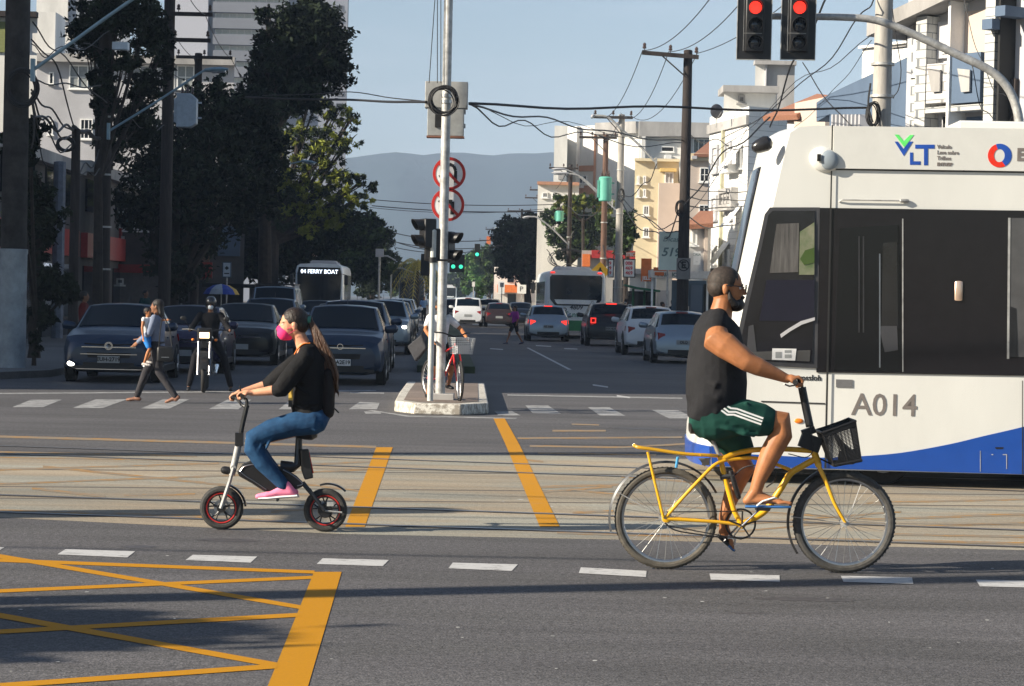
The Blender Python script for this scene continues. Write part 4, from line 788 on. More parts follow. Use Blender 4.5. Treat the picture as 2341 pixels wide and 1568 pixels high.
# right hand tangles
R_ = random.Random(5)
for lb, pts, sg, r in (('twisted cable rising past the right red light to the frame top', [(1760, 290, 60), (1808, 150, 52), (1895, -20, 44)], .25, .02),
    ('thin cable crossing behind the right red light', [(1835, 143, 50), (1925, 265, 46), (1990, 300, 46)], .1, .012),
    ('diagonal cable from the clapboard roof to the top of the big pole', [(1650, 318, 80), (1830, 190, 60), (1960, 40, 47), (2010, -40, 46)], .2, .014),
    ('long thin diagonal cable meeting the big concrete pole', [(1640, 345, 85), (1820, 185, 66), (1992, 80, 46)], .3, .010), ('second long thin diagonal cable meeting the big pole', [(1810, 296, 80), (1900, 210, 60), (1992, 92, 46)], .1, .008),
    ('heavy twisted cable from the tarred pole up to the clapboard corner', [(1564, 470, 71), (1650, 350, 70), (1760, 268, 62)], .25, .022), ('cable sagging from the tarred pole left to the concrete pole', [(1558, 470, 72), (1500, 540 - 10, 85), (1412, 448, 105)], .5, .02),
    ('cable from the mid tarred pole to the clapboard facade top', [(1564, 430, 72), (1640, 437, 85), (1712, 438, 95)], .05, .02), ('cable from the tarred pole into the side of the clapboard house', [(1564, 448, 72), (1650, 455, 85), (1735, 452, 95)], .1, .02),
    ('lower cable run across the clapboard front', [(1564, 470, 72), (1650, 474, 85), (1735, 464, 95)], .05, .022), ('lowest cable run across the clapboard front', [(1564, 490, 72), (1650, 516, 85), (1725, 480, 95)], .2, .02),
    ('upper cable loop crossing the clapboard windows', [(1564, 300, 72), (1640, 318, 85), (1712, 335, 95)], .3, .018), ('thin steep cable beside the tarred pole', [(1564, 500, 72), (1640, 400, 80), (1716, 280, 96)], .1, .012),
    ('cable from the mint transformer down to the tarred pole', [(1416, 445, 104), (1490, 505, 88), (1558, 530, 72)], .2, .02), ('slack cable under the mint transformer', [(1416, 455, 104), (1470, 490, 95), (1558, 505, 72)], .5, .016),
    ('cable hanging from the lamp arm of the concrete pole', [(1502, 374, 98), (1470, 420, 100), (1418, 448, 104)], .3, .02), ('white looping cable under the far lamp arm', [(1258, 532, 150), (1285, 556, 150), (1312, 528, 150)], .3, .03),
    ('lower looping cable between the two far poles', [(1255, 580, 150), (1310, 615, 145), (1375, 570, 130)], .5, .03), ('second lower looping cable between the far poles', [(1250, 570, 150), (1300, 603, 145), (1375, 555, 130)], .6, .025),
    ('looping cable from the brown pole to the concrete pole', [(1378, 560, 125), (1395, 590, 115), (1412, 540, 105)], .4, .025), ('cable spanning the far poles above the trees', [(1299, 470, 158), (1340, 492, 140), (1378, 470, 125)], .2, .025),
    ('cable between the brown pole and the concrete pole top', [(1378, 320, 125), (1413, 280, 105)], .3, .016), ('cable between the far black pole and the tree pole', [(1251, 440, 205), (1299, 386, 158)], .5, .02),
    ('looping cable on the right white balcony', [(2220, 140, 47), (2262, 260, 46), (2330, 250, 44)], .3, .010), ('thin cable dropping across the tiled building', [(2200, -20, 48), (2250, 150, 47), (2300, 220, 46)], .2, .008),
    ('black cable hanging along the big concrete pole', [(2040, 20, 45.5), (2060, 160, 45.4), (2042, 225, 45.5)], .1, .010), ('cable drooping left of the big pole', [(1990, 190, 45.6), (1985, 240, 45.6), (1995, 280, 45.6)], .0, .02)):
    cable(lb, pts, sg, r)
# left hand tangles
for lb, pts, sg, r in (('steep cable from the ivy pole down to the tangled slim pole', [(72, 90, 49), (130, 150, 53), (170, 295, 60)], .1, .018), ('long cable from the ivy pole to the dark tree', [(75, 50, 49), (150, 130, 55), (245, 235, 62)], .2, .016),
    ('horizontal cable from the ivy pole across the white building', [(75, 180, 49), (150, 190, 55), (230, 195, 64)], .1, .018), ('upper horizontal cable from the ivy pole', [(72, 100, 49), (140, 106, 55), (250, 70, 64)], .3, .012),
    ('first tangled cable between ivy pole and slim pole', [(72, 205, 49), (120, 250, 54), (168, 300, 60)], .15, .022), ('second tangled cable between ivy pole and slim pole', [(72, 212, 49), (115, 268, 54), (168, 310, 60)], .35, .022),
    ('third tangled cable between ivy pole and slim pole', [(72, 225, 49), (110, 300, 54), (168, 330, 60)], .4, .018), ('fourth tangled cable between ivy pole and slim pole', [(72, 265, 49), (130, 300, 54), (168, 296, 60)], -.2, .03),
    ('thick cable bundle from the slim pole to the dark tree pole', [(168, 290, 60), (200, 300, 63), (232, 318, 67)], .1, .06), ('drooping loop from slim pole to dark tree pole', [(168, 350, 60), (195, 372, 63), (232, 330, 67)], .4, .02),
    ('second drooping loop right of the slim pole', [(168, 370, 60), (200, 392, 63), (232, 380, 67)], .2, .018), ('cable dropping along the ivy pole', [(75, 210, 48.6), (78, 300, 48.6), (72, 340, 48.6)], .0, .02), ('hanging cable off the ivy pole at mid height', [(72, 230, 48.6), (90, 330, 50), (105, 380, 52)], .1, .014),
    ('thin cable between left poles above the transformer', [(376, 34, 75), (444, 133, 96)], .2, .012), ('cable from the upper crossarm to the shorter pole', [(470, 36, 75), (528, 133, 96)], .2, .012), ('cable leaving the upper crossarm out of the top', [(470, 33, 75), (430, -10, 60)], .1, .012),
    ('pair of cables from the shorter pole past the pine', [(528, 133, 96), (600, 200, 120)], .4, .014), ('sagging wire in front of the top left tree', [(190, 98, 64), (300, 92, 70), (376, 62, 75)], .3, .018), ('wire from the shorter pole toward the big tree', [(444, 180, 96), (376, 150, 75)], .2, .014),
    ('wire across the white building behind the dark pole', [(376, 200, 75), (444, 205, 96)], .1, .016), ('loop of wire under the second lamp arm', [(300, 270, 66), (340, 290, 70), (376, 285, 75)], .15, .014)):
    cable(lb, pts, sg, r)
# tangle heads
def coil(name, label, c, R0, n, rr, Y, squash=1, cat='cable coil'):
    mb = MB(); o = at(*c, Y)
    rnd = random.Random(3)
    for k in range(n):
        a0 = rnd.uniform(.9, 1.08); off = V((rnd.uniform(-.03, .03), rnd.uniform(-.06, .02), rnd.uniform(-.03, .03))); w_ = rnd.uniform(0, 6)
        pts = [off + V((math.cos(t) * R0 * a0 * (1 + .03 * math.sin(3 * t + w_)), .02 * math.sin(2 * t + w_), math.sin(t) * R0 * a0 * squash)) for t in [2 * math.pi * j / 28 for j in range(29)]]
        mb.tube(pts, rr, 6, cap=False)
    ob = mb.build(name, M['cable'], None, loc=o); return tag(ob, label, cat)
coil('cable_coil', 'coil of black cable hung on the centre steel pole before the box', (1013, 230), .205, 11, .0105, 37.38)
coil('cable_coil', 'tangle of looped cables strapped low on the big concrete pole', (1996, 262), .11, 12, .010, 45.7, 2.0)
coil('cable_coil', 'black splice tangle on the ivy pole', (50, 200), .3, 9, .02, 48.6, 1.2)
coil('cable_coil', 'round coil of cable on the slim tangled pole', (150, 330), .2, 7, .02, 59.6, .8)
coil('cable_coil', 'knot of cables halfway up the tarred pole', (1556, 476), .13, 9, .011, 71.6, 1.7)
coil('cable_coil', 'hanging cable loops under the mint transformer', (1420, 446), .12, 8, .010, 104.5, 2.2)
coil('cable_coil', 'big loose loop of wires in front of the round tree', (1300, 592), 1.1, 5, .02, 140, .5)

# ------------------------------------------------ centre island poles
def T(o, p): return V(p) - o.location
SP = pole('steel_pole', 'tall galvanised steel pole on the median island carrying box and round signs', 1006, 905, -80, 37.6, .076, .068, M['galv'], None, z0=.17, n=20)
mb = MB(); mb.box((.04, .05, .05), (.36, .5, .10)); mb.build('footing', wallc, SP, smooth=0, bevel=.01)
for y in (222, 236):
    mb = MB(); z = at(1015, y, 37.6).z - .17; mb.lathe([(.088, z), (.088, z + .05)], n=16); mb.build('clamp', M['steel'], SP)
WP = pole('signal_post', 'shorter pale signal post on the median island left of the steel pole', 983, 920, 527, 37.0, .046, .045, mat('pale_post_paint', (.50, .52, .50), .5, .2, var=.25, scale=3), None, z0=.17, n=16)
mb = MB(); z = at(985, 600, 37.0).z - .17; mb.lathe([(.066, z), (.066, z + .08)], n=16); mb.tube([(0, 0, z + .04), (.28, 0, z + .04)], .02, 6); mb.build('bracket', M['black'], WP)
# control box
p = at(1018, 247, 37.82); bx = empty('junction_box', p, 0, 'grey metal junction box mounted high behind the centre steel pole', 'junction box')
mb = MB(); mb.b2((-.32, 0, -.50), (.34, .28, .0)); mb.build('lower_cabinet', mat('box_grey', (.30, .31, .31), .5, .2, var=.15), bx, smooth=0, bevel=.01)
mb = MB(); mb.b2((-.37, -.02, .002), (.40, .33, .48)); mb.build('upper_cabinet', mat('box_grey2', (.34, .34, .33), .5, .2, var=.15), bx, smooth=0, bevel=.012)
mb = MB(); mb.b2((-.33, -.02, -.53), (.35, .3, -.503)); mb.build('rusty_base', mat('rusty_edge', (.20, .09, .06), .8), bx, smooth=0)
for z in (-.1, -.35): mb = MB(); mb.b2((.343, .05, z), (.37, .1, z + .08)); mb.build('hinge', M['galv'], bx, smooth=0)
mb = MB(); mb.b2((-.18, -.03, -.35), (-.04, -.003, -.12)); mb.build('bracket', M['black'], bx, smooth=0)
bx.scale = (.87, .87, .87)
# round prohibition signs
def round_sign(label, x, y, Y, R0, kind):
    o = at(x, y, Y); rt = empty('road_sign', o, 0, label, 'road sign', 'no turning signs on the centre pole')
    mb = MB(); mb.lathe([(R0, 0), (R0, .012), (0, .012)], axis='y', n=40); mb.build('plate', M['platew'], rt)
    mb = MB(); mb.lathe([(R0 * .995, .013), (R0 * .995, .018), (R0 * .82, .018), (R0 * .82, .013)], axis='y', n=40, closed=True); mb.build('red_ring', mat('sign_red', (.45, .02, .015), .45), rt)
    mb = MB(); mb.box((0, -.0225, 0), (R0 * 1.66, .004, R0 * .17), Matrix.Rotation(RAD(45), 3, 'Y')); mb.build('red_slash', mat('sign_red', (.45, .02, .015), .45), rt)
    mb = MB()
    def st(pts, w_=.05):
        for a, b in zip(pts, pts[1:]):
            a, b = V((a[0], 0, a[1])), V((b[0], 0, b[1])); d = (b - a).normalized(); n = V((-d.z, 0, d.x)) * w_ / 2
            mb.add([V((0, -.0195, 0)) + q for q in (a - n, b - n, b + n, a + n)], [(0, 1, 2, 3)])
    if kind == 'u':
        st([(.10, -.14), (.10, .05), (.07, .12), (.0, .15), (-.07, .12), (-.10, .05), (-.10, -.04)]); mb.add([V((-.17, -.0195, -.03)), V((-.03, -.0195, -.03)), V((-.10, -.0195, -.13))], [(0, 1, 2)])
    else:
        st([(.07, -.15), (.07, .05), (-.05, .05)], .06); mb.add([V((-.05, -.0195, .13)), V((-.05, -.0195, -.03)), V((-.16, -.0195, .05))], [(0, 1, 2)])
    mb.build('arrow', M['ink'], rt, smooth=0)
round_sign('upper round white sign with red ring and slash over a U turn arrow', 1027, 397, 37.74, .26, 'u')
round_sign('lower round white sign with red ring and slash over a turn arrow', 1024, 468, 37.74, .26, 'l')
def signal(name, label, o, rz, lit=None, n=3, sp=.32, w_=.34, plate=0, m=M['black'], lamp_r=.10, visor=.2, group='traffic lights'):
    """traffic light, facing local -Y; o = centre of the top lamp"""
    rt = empty(name, o, rz, label, 'traffic light', group); mb = MB(); H = sp * (n - 1) + w_ * .95
    mb.b2((-w_ / 2, 0, -sp * (n - 1) - w_ * .48), (w_ / 2, .2, w_ * .48)); mb.build('housing', m, rt, bevel=.02)
    if plate:
        mb = MB(); mb.b2((-plate / 2, .10, -sp * (n - 1) - w_ * .48 - .12), (plate / 2, .12, w_ * .48 + .12)); mb.build('backing_board', m, rt, smooth=0)
        mb = MB(); hw = plate / 2; z0, z1 = -sp * (n - 1) - w_ * .48 - .12, w_ * .48 + .12
        for a, b in (((-hw - .012, .09, z0 - .012), (hw + .012, .13, z0)), ((-hw - .012, .09, z1), (hw + .012, .13, z1 + .012)), ((-hw - .012, .09, z0), (-hw, .13, z1)), ((hw, .09, z0), (hw + .012, .13, z1))): mb.b2(a, b)
        mb.build('board_edge', M['galv'], rt, smooth=0)
    for k in range(n):
        z = -sp * k; mb = MB(); mb.lathe([(lamp_r, 0), (lamp_r, .01), (lamp_r * .7, .03), (0, .038)], (0, -.004, z), 'y', 20)
        lens = mb.build('lens', (M['redlit'] if lit == k == 0 else M['glass'] if lit is not None or k >= 0 else M['glass']), rt)
        mb = MB(); rings = []
        for t in (0, 1):
            rings.append([(math.cos(a) * lamp_r * 1.18, -.003 - t * visor * (.35 + .65 * max(0, math.sin(a) * .5 + .5)), z + math.sin(a) * lamp_r * 1.18) for a in [RAD(-50 + 280 * j / 18) for j in range(19)]])
        inner = [[(x * .93, y, z + (zz - z) * .93) for x, y, zz in r] for r in rings]
        mb.loft([rings[0], rings[1], inner[1], inner[0]], cap=False, closed=False); mb.build('visor', m, rt)
    return rt
for lb, x in (('left of the two red traffic lights on the mast arm', 1727), ('right of the two red traffic lights on the mast arm', 1828)):
    o = at(x, 17, 40); s_ = signal('traffic_light', lb, o, 0, lit=0, sp=.29, w_=.31, plate=.56, lamp_r=.105, visor=.16)
    mb = MB(); mb.b2((-.19, -.006, -.72), (-.185, -.001, .12)); mb.b2((-.19, -.006, -.43), (.12, -.001, -.425)); mb.build('seam_strip', M['galv'], s_, smooth=0)
# mast arm on the right
o = at(2328, 700, 40.4); ma = empty('signal_mast', (o.x, 40.4, 0), 0, 'curved galvanised mast arm holding the two red lights', 'mast')
pts = [(2334, 720), (2334, 420), (2332, 300), (2322, 240), (2300, 195), (2262, 160), (2200, 130), (2110, 88), (2040, 58), (1990, 44), (1920, 39), (1780, 37), (1700, 38)]
mb = MB(); c = [at(x, y, 40.4) - V((o.x, 40.4, 0)) for x, y in pts]; c[0].z = -.05; mb.tube(curve3(c, 5), [.085 - .03 * (i / 60) for i in range(61)], 14); mb.build('arm', M['galv'], ma)
for x in (1728, 1828):
    mb = MB(); q = at(x, 38, 40.3) - V((o.x, 40.4, 0)); mb.box(q + V((0, .03, 0)), (.12, .16, .14)); mb.build('hanger', M['galv'], ma)
# median signals seen from the side
o = at(962, 515, 37.0); s_ = signal('traffic_light', 'black signal head with hoods pointing left on the median post', V((at(968, 515, 37.0).x - .02, 37.0, o.z)), RAD(-62), sp=.24, w_=.22, visor=.17, lamp_r=.08, n=2)
o = at(1048, 545, 37.6); signal('traffic_light', 'black signal head with hoods pointing right behind the steel pole', V((at(1042, 545, 37.6).x - .06, 37.7, o.z)), RAD(62), sp=.27, w_=.23, visor=.18, lamp_r=.08, n=2)
signal('traffic_light', 'third dark signal head facing up the avenue behind the median post', V((at(990, 540, 37.3).x, 37.22, at(990, 540, 37.3).z)), RAD(180), sp=.27, w_=.24, visor=.12, n=2, lamp_r=.09)
grn = mat('lit_green_lamp', (.05, .6, .4), .3, emit=(.05, .8, .45), es=.6)
def small_signal(label, x, y, Y, w2, h2, dots):
    o = at(x, y, Y); rt = empty('traffic_light', o, 0, label, 'traffic light', 'far green traffic lights'); mb = MB(); mb.b2((-w2 / 2, 0, -h2 / 2), (w2 / 2, .2, h2 / 2)); mb.build('housing', M['black'], rt, bevel=.02)
    for dx, dz in dots: mb = MB(); mb.lathe([(.13, 0), (.13, .02), (0, .05)], (dx, -.002, dz), 'y', 12); mb.build('lens', grn, rt)
small_signal('pair of small green lit signals hanging in the avenue gap', 1045, 602, 150, .95, 1.1, [(-.24, -.2), (.24, -.2)])
small_signal('single far green lit signal right of the pair', 1091, 575, 170, .4, 1.1, [(0, -.2)])
small_signal('far dark signal head left of the median post', 972, 650 - 45, 110, .4, 1.0, [])
# signs
def board(name, label, x0, y0, x1, y1, Y, m, cat='sign', group=None, post=False, th=.04, texts=(), rot=0, edge=None):
    a, b = at(x0, y1, Y), at(x1, y0, Y); c = (a + b) / 2; rt = empty(name, c, rot, label, cat, group); w2, h2 = (b.x - a.x) / 2, (b.z - a.z) / 2
    mb = MB(); mb.b2((-w2, 0, -h2), (w2, th, h2)); mb.build('panel', m, rt, smooth=0)
    if edge:
        mb = MB(); e = .04
        for p, q in (((-w2 - e, -.01, -h2 - e), (w2 + e, th + .01, -h2)), ((-w2 - e, -.01, h2), (w2 + e, th + .01, h2 + e)), ((-w2 - e, -.01, -h2), (-w2, th + .01, h2)), ((w2, -.01, -h2), (w2 + e, th + .01, h2))): mb.b2(p, q)
        mb.build('frame', edge, rt, smooth=0)
    if post: mb = MB(); mb.tube([(0, th + .04, h2), (0, th + .04, -c.z + .1)], .035, 8); mb.build('post', M['galv'], rt)
    k = 5500 / Y
    for t in texts:
        s_, tx, ty, hp, mm = t[:5]; q = at(tx, ty, Y) - c; text(s_, 'lettering', mm, rt, (q.x, -.006, q.z), FR, hp / k * 1.35, .003, sx=t[5] if len(t) > 5 else 1, bold=t[6] if len(t) > 6 else .0, shear=t[7] if len(t) > 7 else 0)
    return rt
greyink = mat('grey_green_ink', (.16, .22, .20), .6); redink = mat('red_ink', (.55, .03, .05), .6); whiteink = mat('white_ink', (.75, .75, .75), .6)
board('billboard', 'tall pale billboard with slanted 519 numerals left of the tarred pole', 1505, 530, 1551, 617, 80, mat('billboard_pale', (.62, .68, .58), .6, var=.12, scale=.8), 'billboard', None, True, texts=[('519', 1533, 577, 20, greyink, 1.05, .01, .25), ('Dicas', 1533, 547, 12, greyink, 1., 0, .3)])
s_ = board('parking_sign', 'grey no parking plate strapped to the tarred pole', 1546, 590, 1579, 638, 71.6, mat('sign_back_grey', (.20, .19, .18), .6), 'road sign')
mb = MB(); mb.lathe([(.175, -.002), (.175, .008), (.145, .008), (.145, -.002)], (0, -.002, .1), 'y', 24, closed=True); mb.build('ring', M['ink'], s_); text('E', 'lettering', M['ink'], s_, (0, -.008, .1), FR, .28, .002, bold=.01); mb = MB(); mb.box((0, -.012, .1), (.30, .004, .03), Matrix.Rotation(RAD(45), 3, 'Y')); mb.build('slash', M['ink'], s_)
board('phone_sign', 'white board with red phone digits right of the concrete pole', 1426, 594, 1451, 632, 100, M['white'], 'sign', 'shop signs on the right', texts=[('008', 1438, 602, 8, redink, 1, .006), ('469', 1438, 613, 8, redink, 1, .006), ('469', 1438, 624, 8, redink, 1, .006)], edge=M['dark'])
board('phone_sign', 'narrow white board with red nines left of the concrete pole', 1391, 594, 1402, 632, 101, M['white'], 'sign', 'shop signs on the right', texts=[('9', 1395, 602, 8, redink, 1, .006), ('9', 1395, 613, 8, redink, 1, .006), ('9', 1395, 624, 8, redink, 1, .006)], edge=M['dark'])
board('banner', 'orange shop banner with pale lettering near the green shelter', 1465, 591, 1490, 643, 98, orange, 'banner', 'shop signs on the right', texts=[('JELL', 1478, 636, 8, whiteink, 1, .006)])
board('sign_letters', 'red and orange lettered strip above the phone boards', 1431, 576, 1452, 587, 101, orange, 'sign', 'shop signs on the right', texts=[('STEC', 1441, 582, 8, whiteink, .8, .006)])
board('shop_sign', 'small white shop notice on the cream house', 1585, 575, 1602, 605, 91, M['white'], 'sign', 'shop signs on the right', texts=[('CASA', 1593, 582, 6, greyink, .9), ('---', 1593, 598, 5, greyink)])
s_ = board('canopy', 'long white shop canopy with orange end block behind the tarred pole', 1487, 620, 1624, 634, 82, mat('canopy_white', (.70, .66, .60), .6), 'canopy', texts=[('IHRU  IOO', 1530, 631 - 3, 9, greyink, 1, .01)], th=1.5)
mb = MB(); mb.b2((-.88, -.012, -.06), (-.56, -.002, .06)); mb.build('orange_block', orange, s_, smooth=0)
for k in range(2): mb = MB(); mb.b2((-.95 + k * 1.9, .6, -2.6), (-.88 + k * 1.9, .68, -.12)); mb.build('post', M['white'], s_, smooth=0)
board('neon_board', 'orange strip sign above the white canopy', 1494, 612, 1552, 619, 81.5, orange, 'sign', 'shop signs on the right', texts=[('IIIIIII', 1530, 616, 6, whiteink)])
# yellow diamond
o = at(1372, 621, 112); rt = empty('warning_sign', (o.x, 112, .1), 0, 'yellow diamond pedestrian warning sign above the white bus', 'road sign'); mb = MB(); z = o.z - .1; h = .36
mb.prism([(0, z - h * 1.3), (h * 1.3, z), (0, z + h * 1.3), (-h * 1.3, z)], 0, .03); mb.build('plate', mat('sign_yellow', (.75, .42, .02), .5), rt, smooth=0); mb = MB(); mb.tube([(0, .06, 0), (0, .06, z)], .03, 8); mb.build('post', M['galv'], rt)
mb = MB(); mb.add([(x * .36, -.004, z + y * .36) for x, y in ((-.1, .55), (.1, .55), (.12, .3), (.35, 0), (.2, 0), (.1, .1), (.05, -.2), (.3, -.6), (.12, -.6), (0, -.3), (-.15, -.6), (-.35, -.6), (-.1, -.1), (-.1, .1), (-.3, -.05), (-.35, .1), (-.1, .35))], [tuple(range(17))]); mb.build('figure', M['ink'], rt, smooth=0)
# bus shelter
o = at(1466, 700, 95); rt = empty('bus_shelter', (o.x, 95, .14), 0, 'bus shelter with a green curved roof on the right pavement', 'bus shelter'); w2 = 40 / 5500 * 95; zt = at(1466, 660, 95).z - .14
mb = MB(); mb.loft([[(-w2, y, zt + .16 - .0), (-w2 * .3, y, zt + .06), (w2, y, zt - .04), (w2, y, zt - .12), (-w2 * .3, y, zt - .02), (-w2, y, zt + .10)] for y in (-.8, .8)]); mb.build('roof', mat('shelter_green', (.02, .16, .08), .4), rt, smooth=0)
for x in (-.3, .15, .5):
    mb = MB(); mb.tube([(x, .6, 0), (x, .6, zt)], .05, 8); mb.build('post', mat('post_green', (.05, .22, .10), .5), rt)
mb = MB(); mb.b2((-.5, .66, .4), (.6, .68, 2.)); mb.build('glass_panel', M['glass'], rt)
board('road_sign', 'small round speed sign before the orange awning shop', 1138, 642, 1154, 672, 205, M['white'], 'road sign', 'far road signs', True)
board('road_sign', 'square white parking sign before the orange awning shop', 1182, 651, 1203, 671, 180, M['white'], 'road sign', 'far road signs', True, texts=[('P', 1192, 661, 12, M['ink'])])
board('road_sign', 'small white sign right of the bus gap', 1056 + 87, 646, 1152, 656, 200, wallg, 'road sign', 'far road signs', True)
board('road_sign', 'tiny pale road sign left of the cypress bush', 1079, 644, 1086, 655, 210, wallw, 'road sign', 'far road signs', True)
board('rooftop_sign', 'orange sign high beside the far grey pole', 1112, 540, 1122, 558, 328, orange, 'sign')
s_ = board('pole_sign', 'blue framed white lightbox with a black diamond on the left pavement', 510, 601, 527, 632, 112, mat('lightbox_white', (.45, .52, .58), .5), 'sign', None, True, edge=dkblue)
mb = MB(); mb.prism([(0, -.02), (.1, .08), (0, .18), (-.1, .08)], -.008, -.002); mb.prism([(-.12, -.2), (.12, -.2), (.12, -.15), (-.12, -.15)], -.008, -.002); mb.build('logo', M['ink'], s_, smooth=0)
board('white_wall_sign', 'small white box fixed high in the top left tree', 256, 96, 292, 112, 63, mat('tv_white', (.5, .56, .62), .5), 'box', th=.3)
# parasol
def parasol():
    o = at(506, 660, 100); z = o.z; rt = empty('beach_parasol', (o.x, 100, .13), 0, 'blue yellow and white beach parasol open on the left pavement', 'parasol'); z -= .13; R0 = .75; top = z + .2
    cols = [mat('parasol_blue', (.02, .06, .35), .7), mat('parasol_yellow', (.50, .33, .04), .7), mat('parasol_white', (.40, .45, .5), .7)]
    for k in range(8):
        a0, a1 = 2 * math.pi * k / 8 + .2, 2 * math.pi * (k + 1) / 8 + .2; mb = MB(); rows = []
        for r, dz in ((.02, .0), (.35, -.06), (.62, -.22), (.75, -.42)):
            rows.append([(math.cos(a) * r, math.sin(a) * r, top + dz) for a in (a0, (a0 + a1) / 2, a1)] + [(math.cos(a) * r, math.sin(a) * r, top + dz - .012) for a in (a1, (a0 + a1) / 2, a0)])
        mb.loft(rows); mb.build('canopy_panel', cols[(2, 0, 1, 2, 0, 1, 2, 1)[k] if k not in (5, 6) else (0 if k == 6 else 2)], rt, smooth=0)
    mb = MB(); mb.tube([(0, 0, 0), (0, 0, top)], .02, 8); mb.build('pole', M['white'], rt)
parasol()
# satellite dish
o = at(1641, 254, 102); rt = empty('satellite_dish', o, RAD(25), 'dark satellite dish on the clapboard building roof', 'satellite dish'); mb = MB()
mb.lathe([(0, .0), (.15, -.01), (.25, -.05), (.31, -.09), (.30, -.10), (.15, -.03), (0, -.02)], axis='y', n=24); mb.build('dish', mat('dish_dark', (.05, .05, .06), .5), rt)
mb = MB(); mb.tube([(0, .05, 0), (0, .1, -.4), (.02, .15, -.75)], .02, 6); mb.tube([(0, 0, -.28), (.0, -.3, -.05)], .01, 6); mb.build('mount', M['galv'], rt)
# ------------------------------------------------ vehicles
def paint(name, rgb, metal=.3, rough=.28): return mat(name, rgb, rough, metal, var=.05, coat=.35, scale=2)
CARP = dict(blueblack=paint('car_paint_dark_blue', (.010, .026, .060)), black=paint('car_paint_black', (.008, .008, .011)), white=paint('car_paint_white', (.62, .64, .66), 0), silver=paint('car_paint_silver', (.28, .33, .38), .6),
            grey=paint('car_paint_grey', (.05, .065, .09), .5), purple=paint('car_paint_dark_purple', (.030, .024, .065), .4), slate=paint('car_paint_slate', (.06, .10, .16), .5), cream=paint('car_paint_cream', (.60, .58, .48), 0), brown=paint('car_paint_brown', (.045, .03, .03), .4))
def wheel(parent, x, y, r, w_, sgn, spokes=5):
    mb = MB(); prof = [(r * .62, -w_ / 2), (r * .93, -w_ / 2), (r, -w_ * .35), (r, w_ * .35), (r * .93, w_ / 2), (r * .62, w_ / 2)]
    mb.lathe(prof, (0, 0, 0), 'x', 24, closed=True); wh = mb.build('wheel', M['rubber'], parent, loc=(x, y, r))
    mb = MB(); xo = sgn * w_ * .42; mb.lathe([(r * .64, -w_ * .3), (r * .64, w_ * .44), (r * .58, w_ * .44), (r * .56, w_ * .2), (r * .56, -w_ * .3)], (0, 0, 0), 'x', 24, closed=True)
    for k in range(spokes):
        a = 2 * math.pi * k / spokes; mb.tube([(xo, math.cos(a) * r * .05, math.sin(a) * r * .05), (xo * .9, math.cos(a) * r * .57, math.sin(a) * r * .57)], (r * .09), 6)
    mb.lathe([(r * .15, xo - .02), (r * .15, xo + .02), (0, xo + .025)], (0, 0, 0), 'x', 12); mb.build('rim', M['alloy'], wh)
    return wh
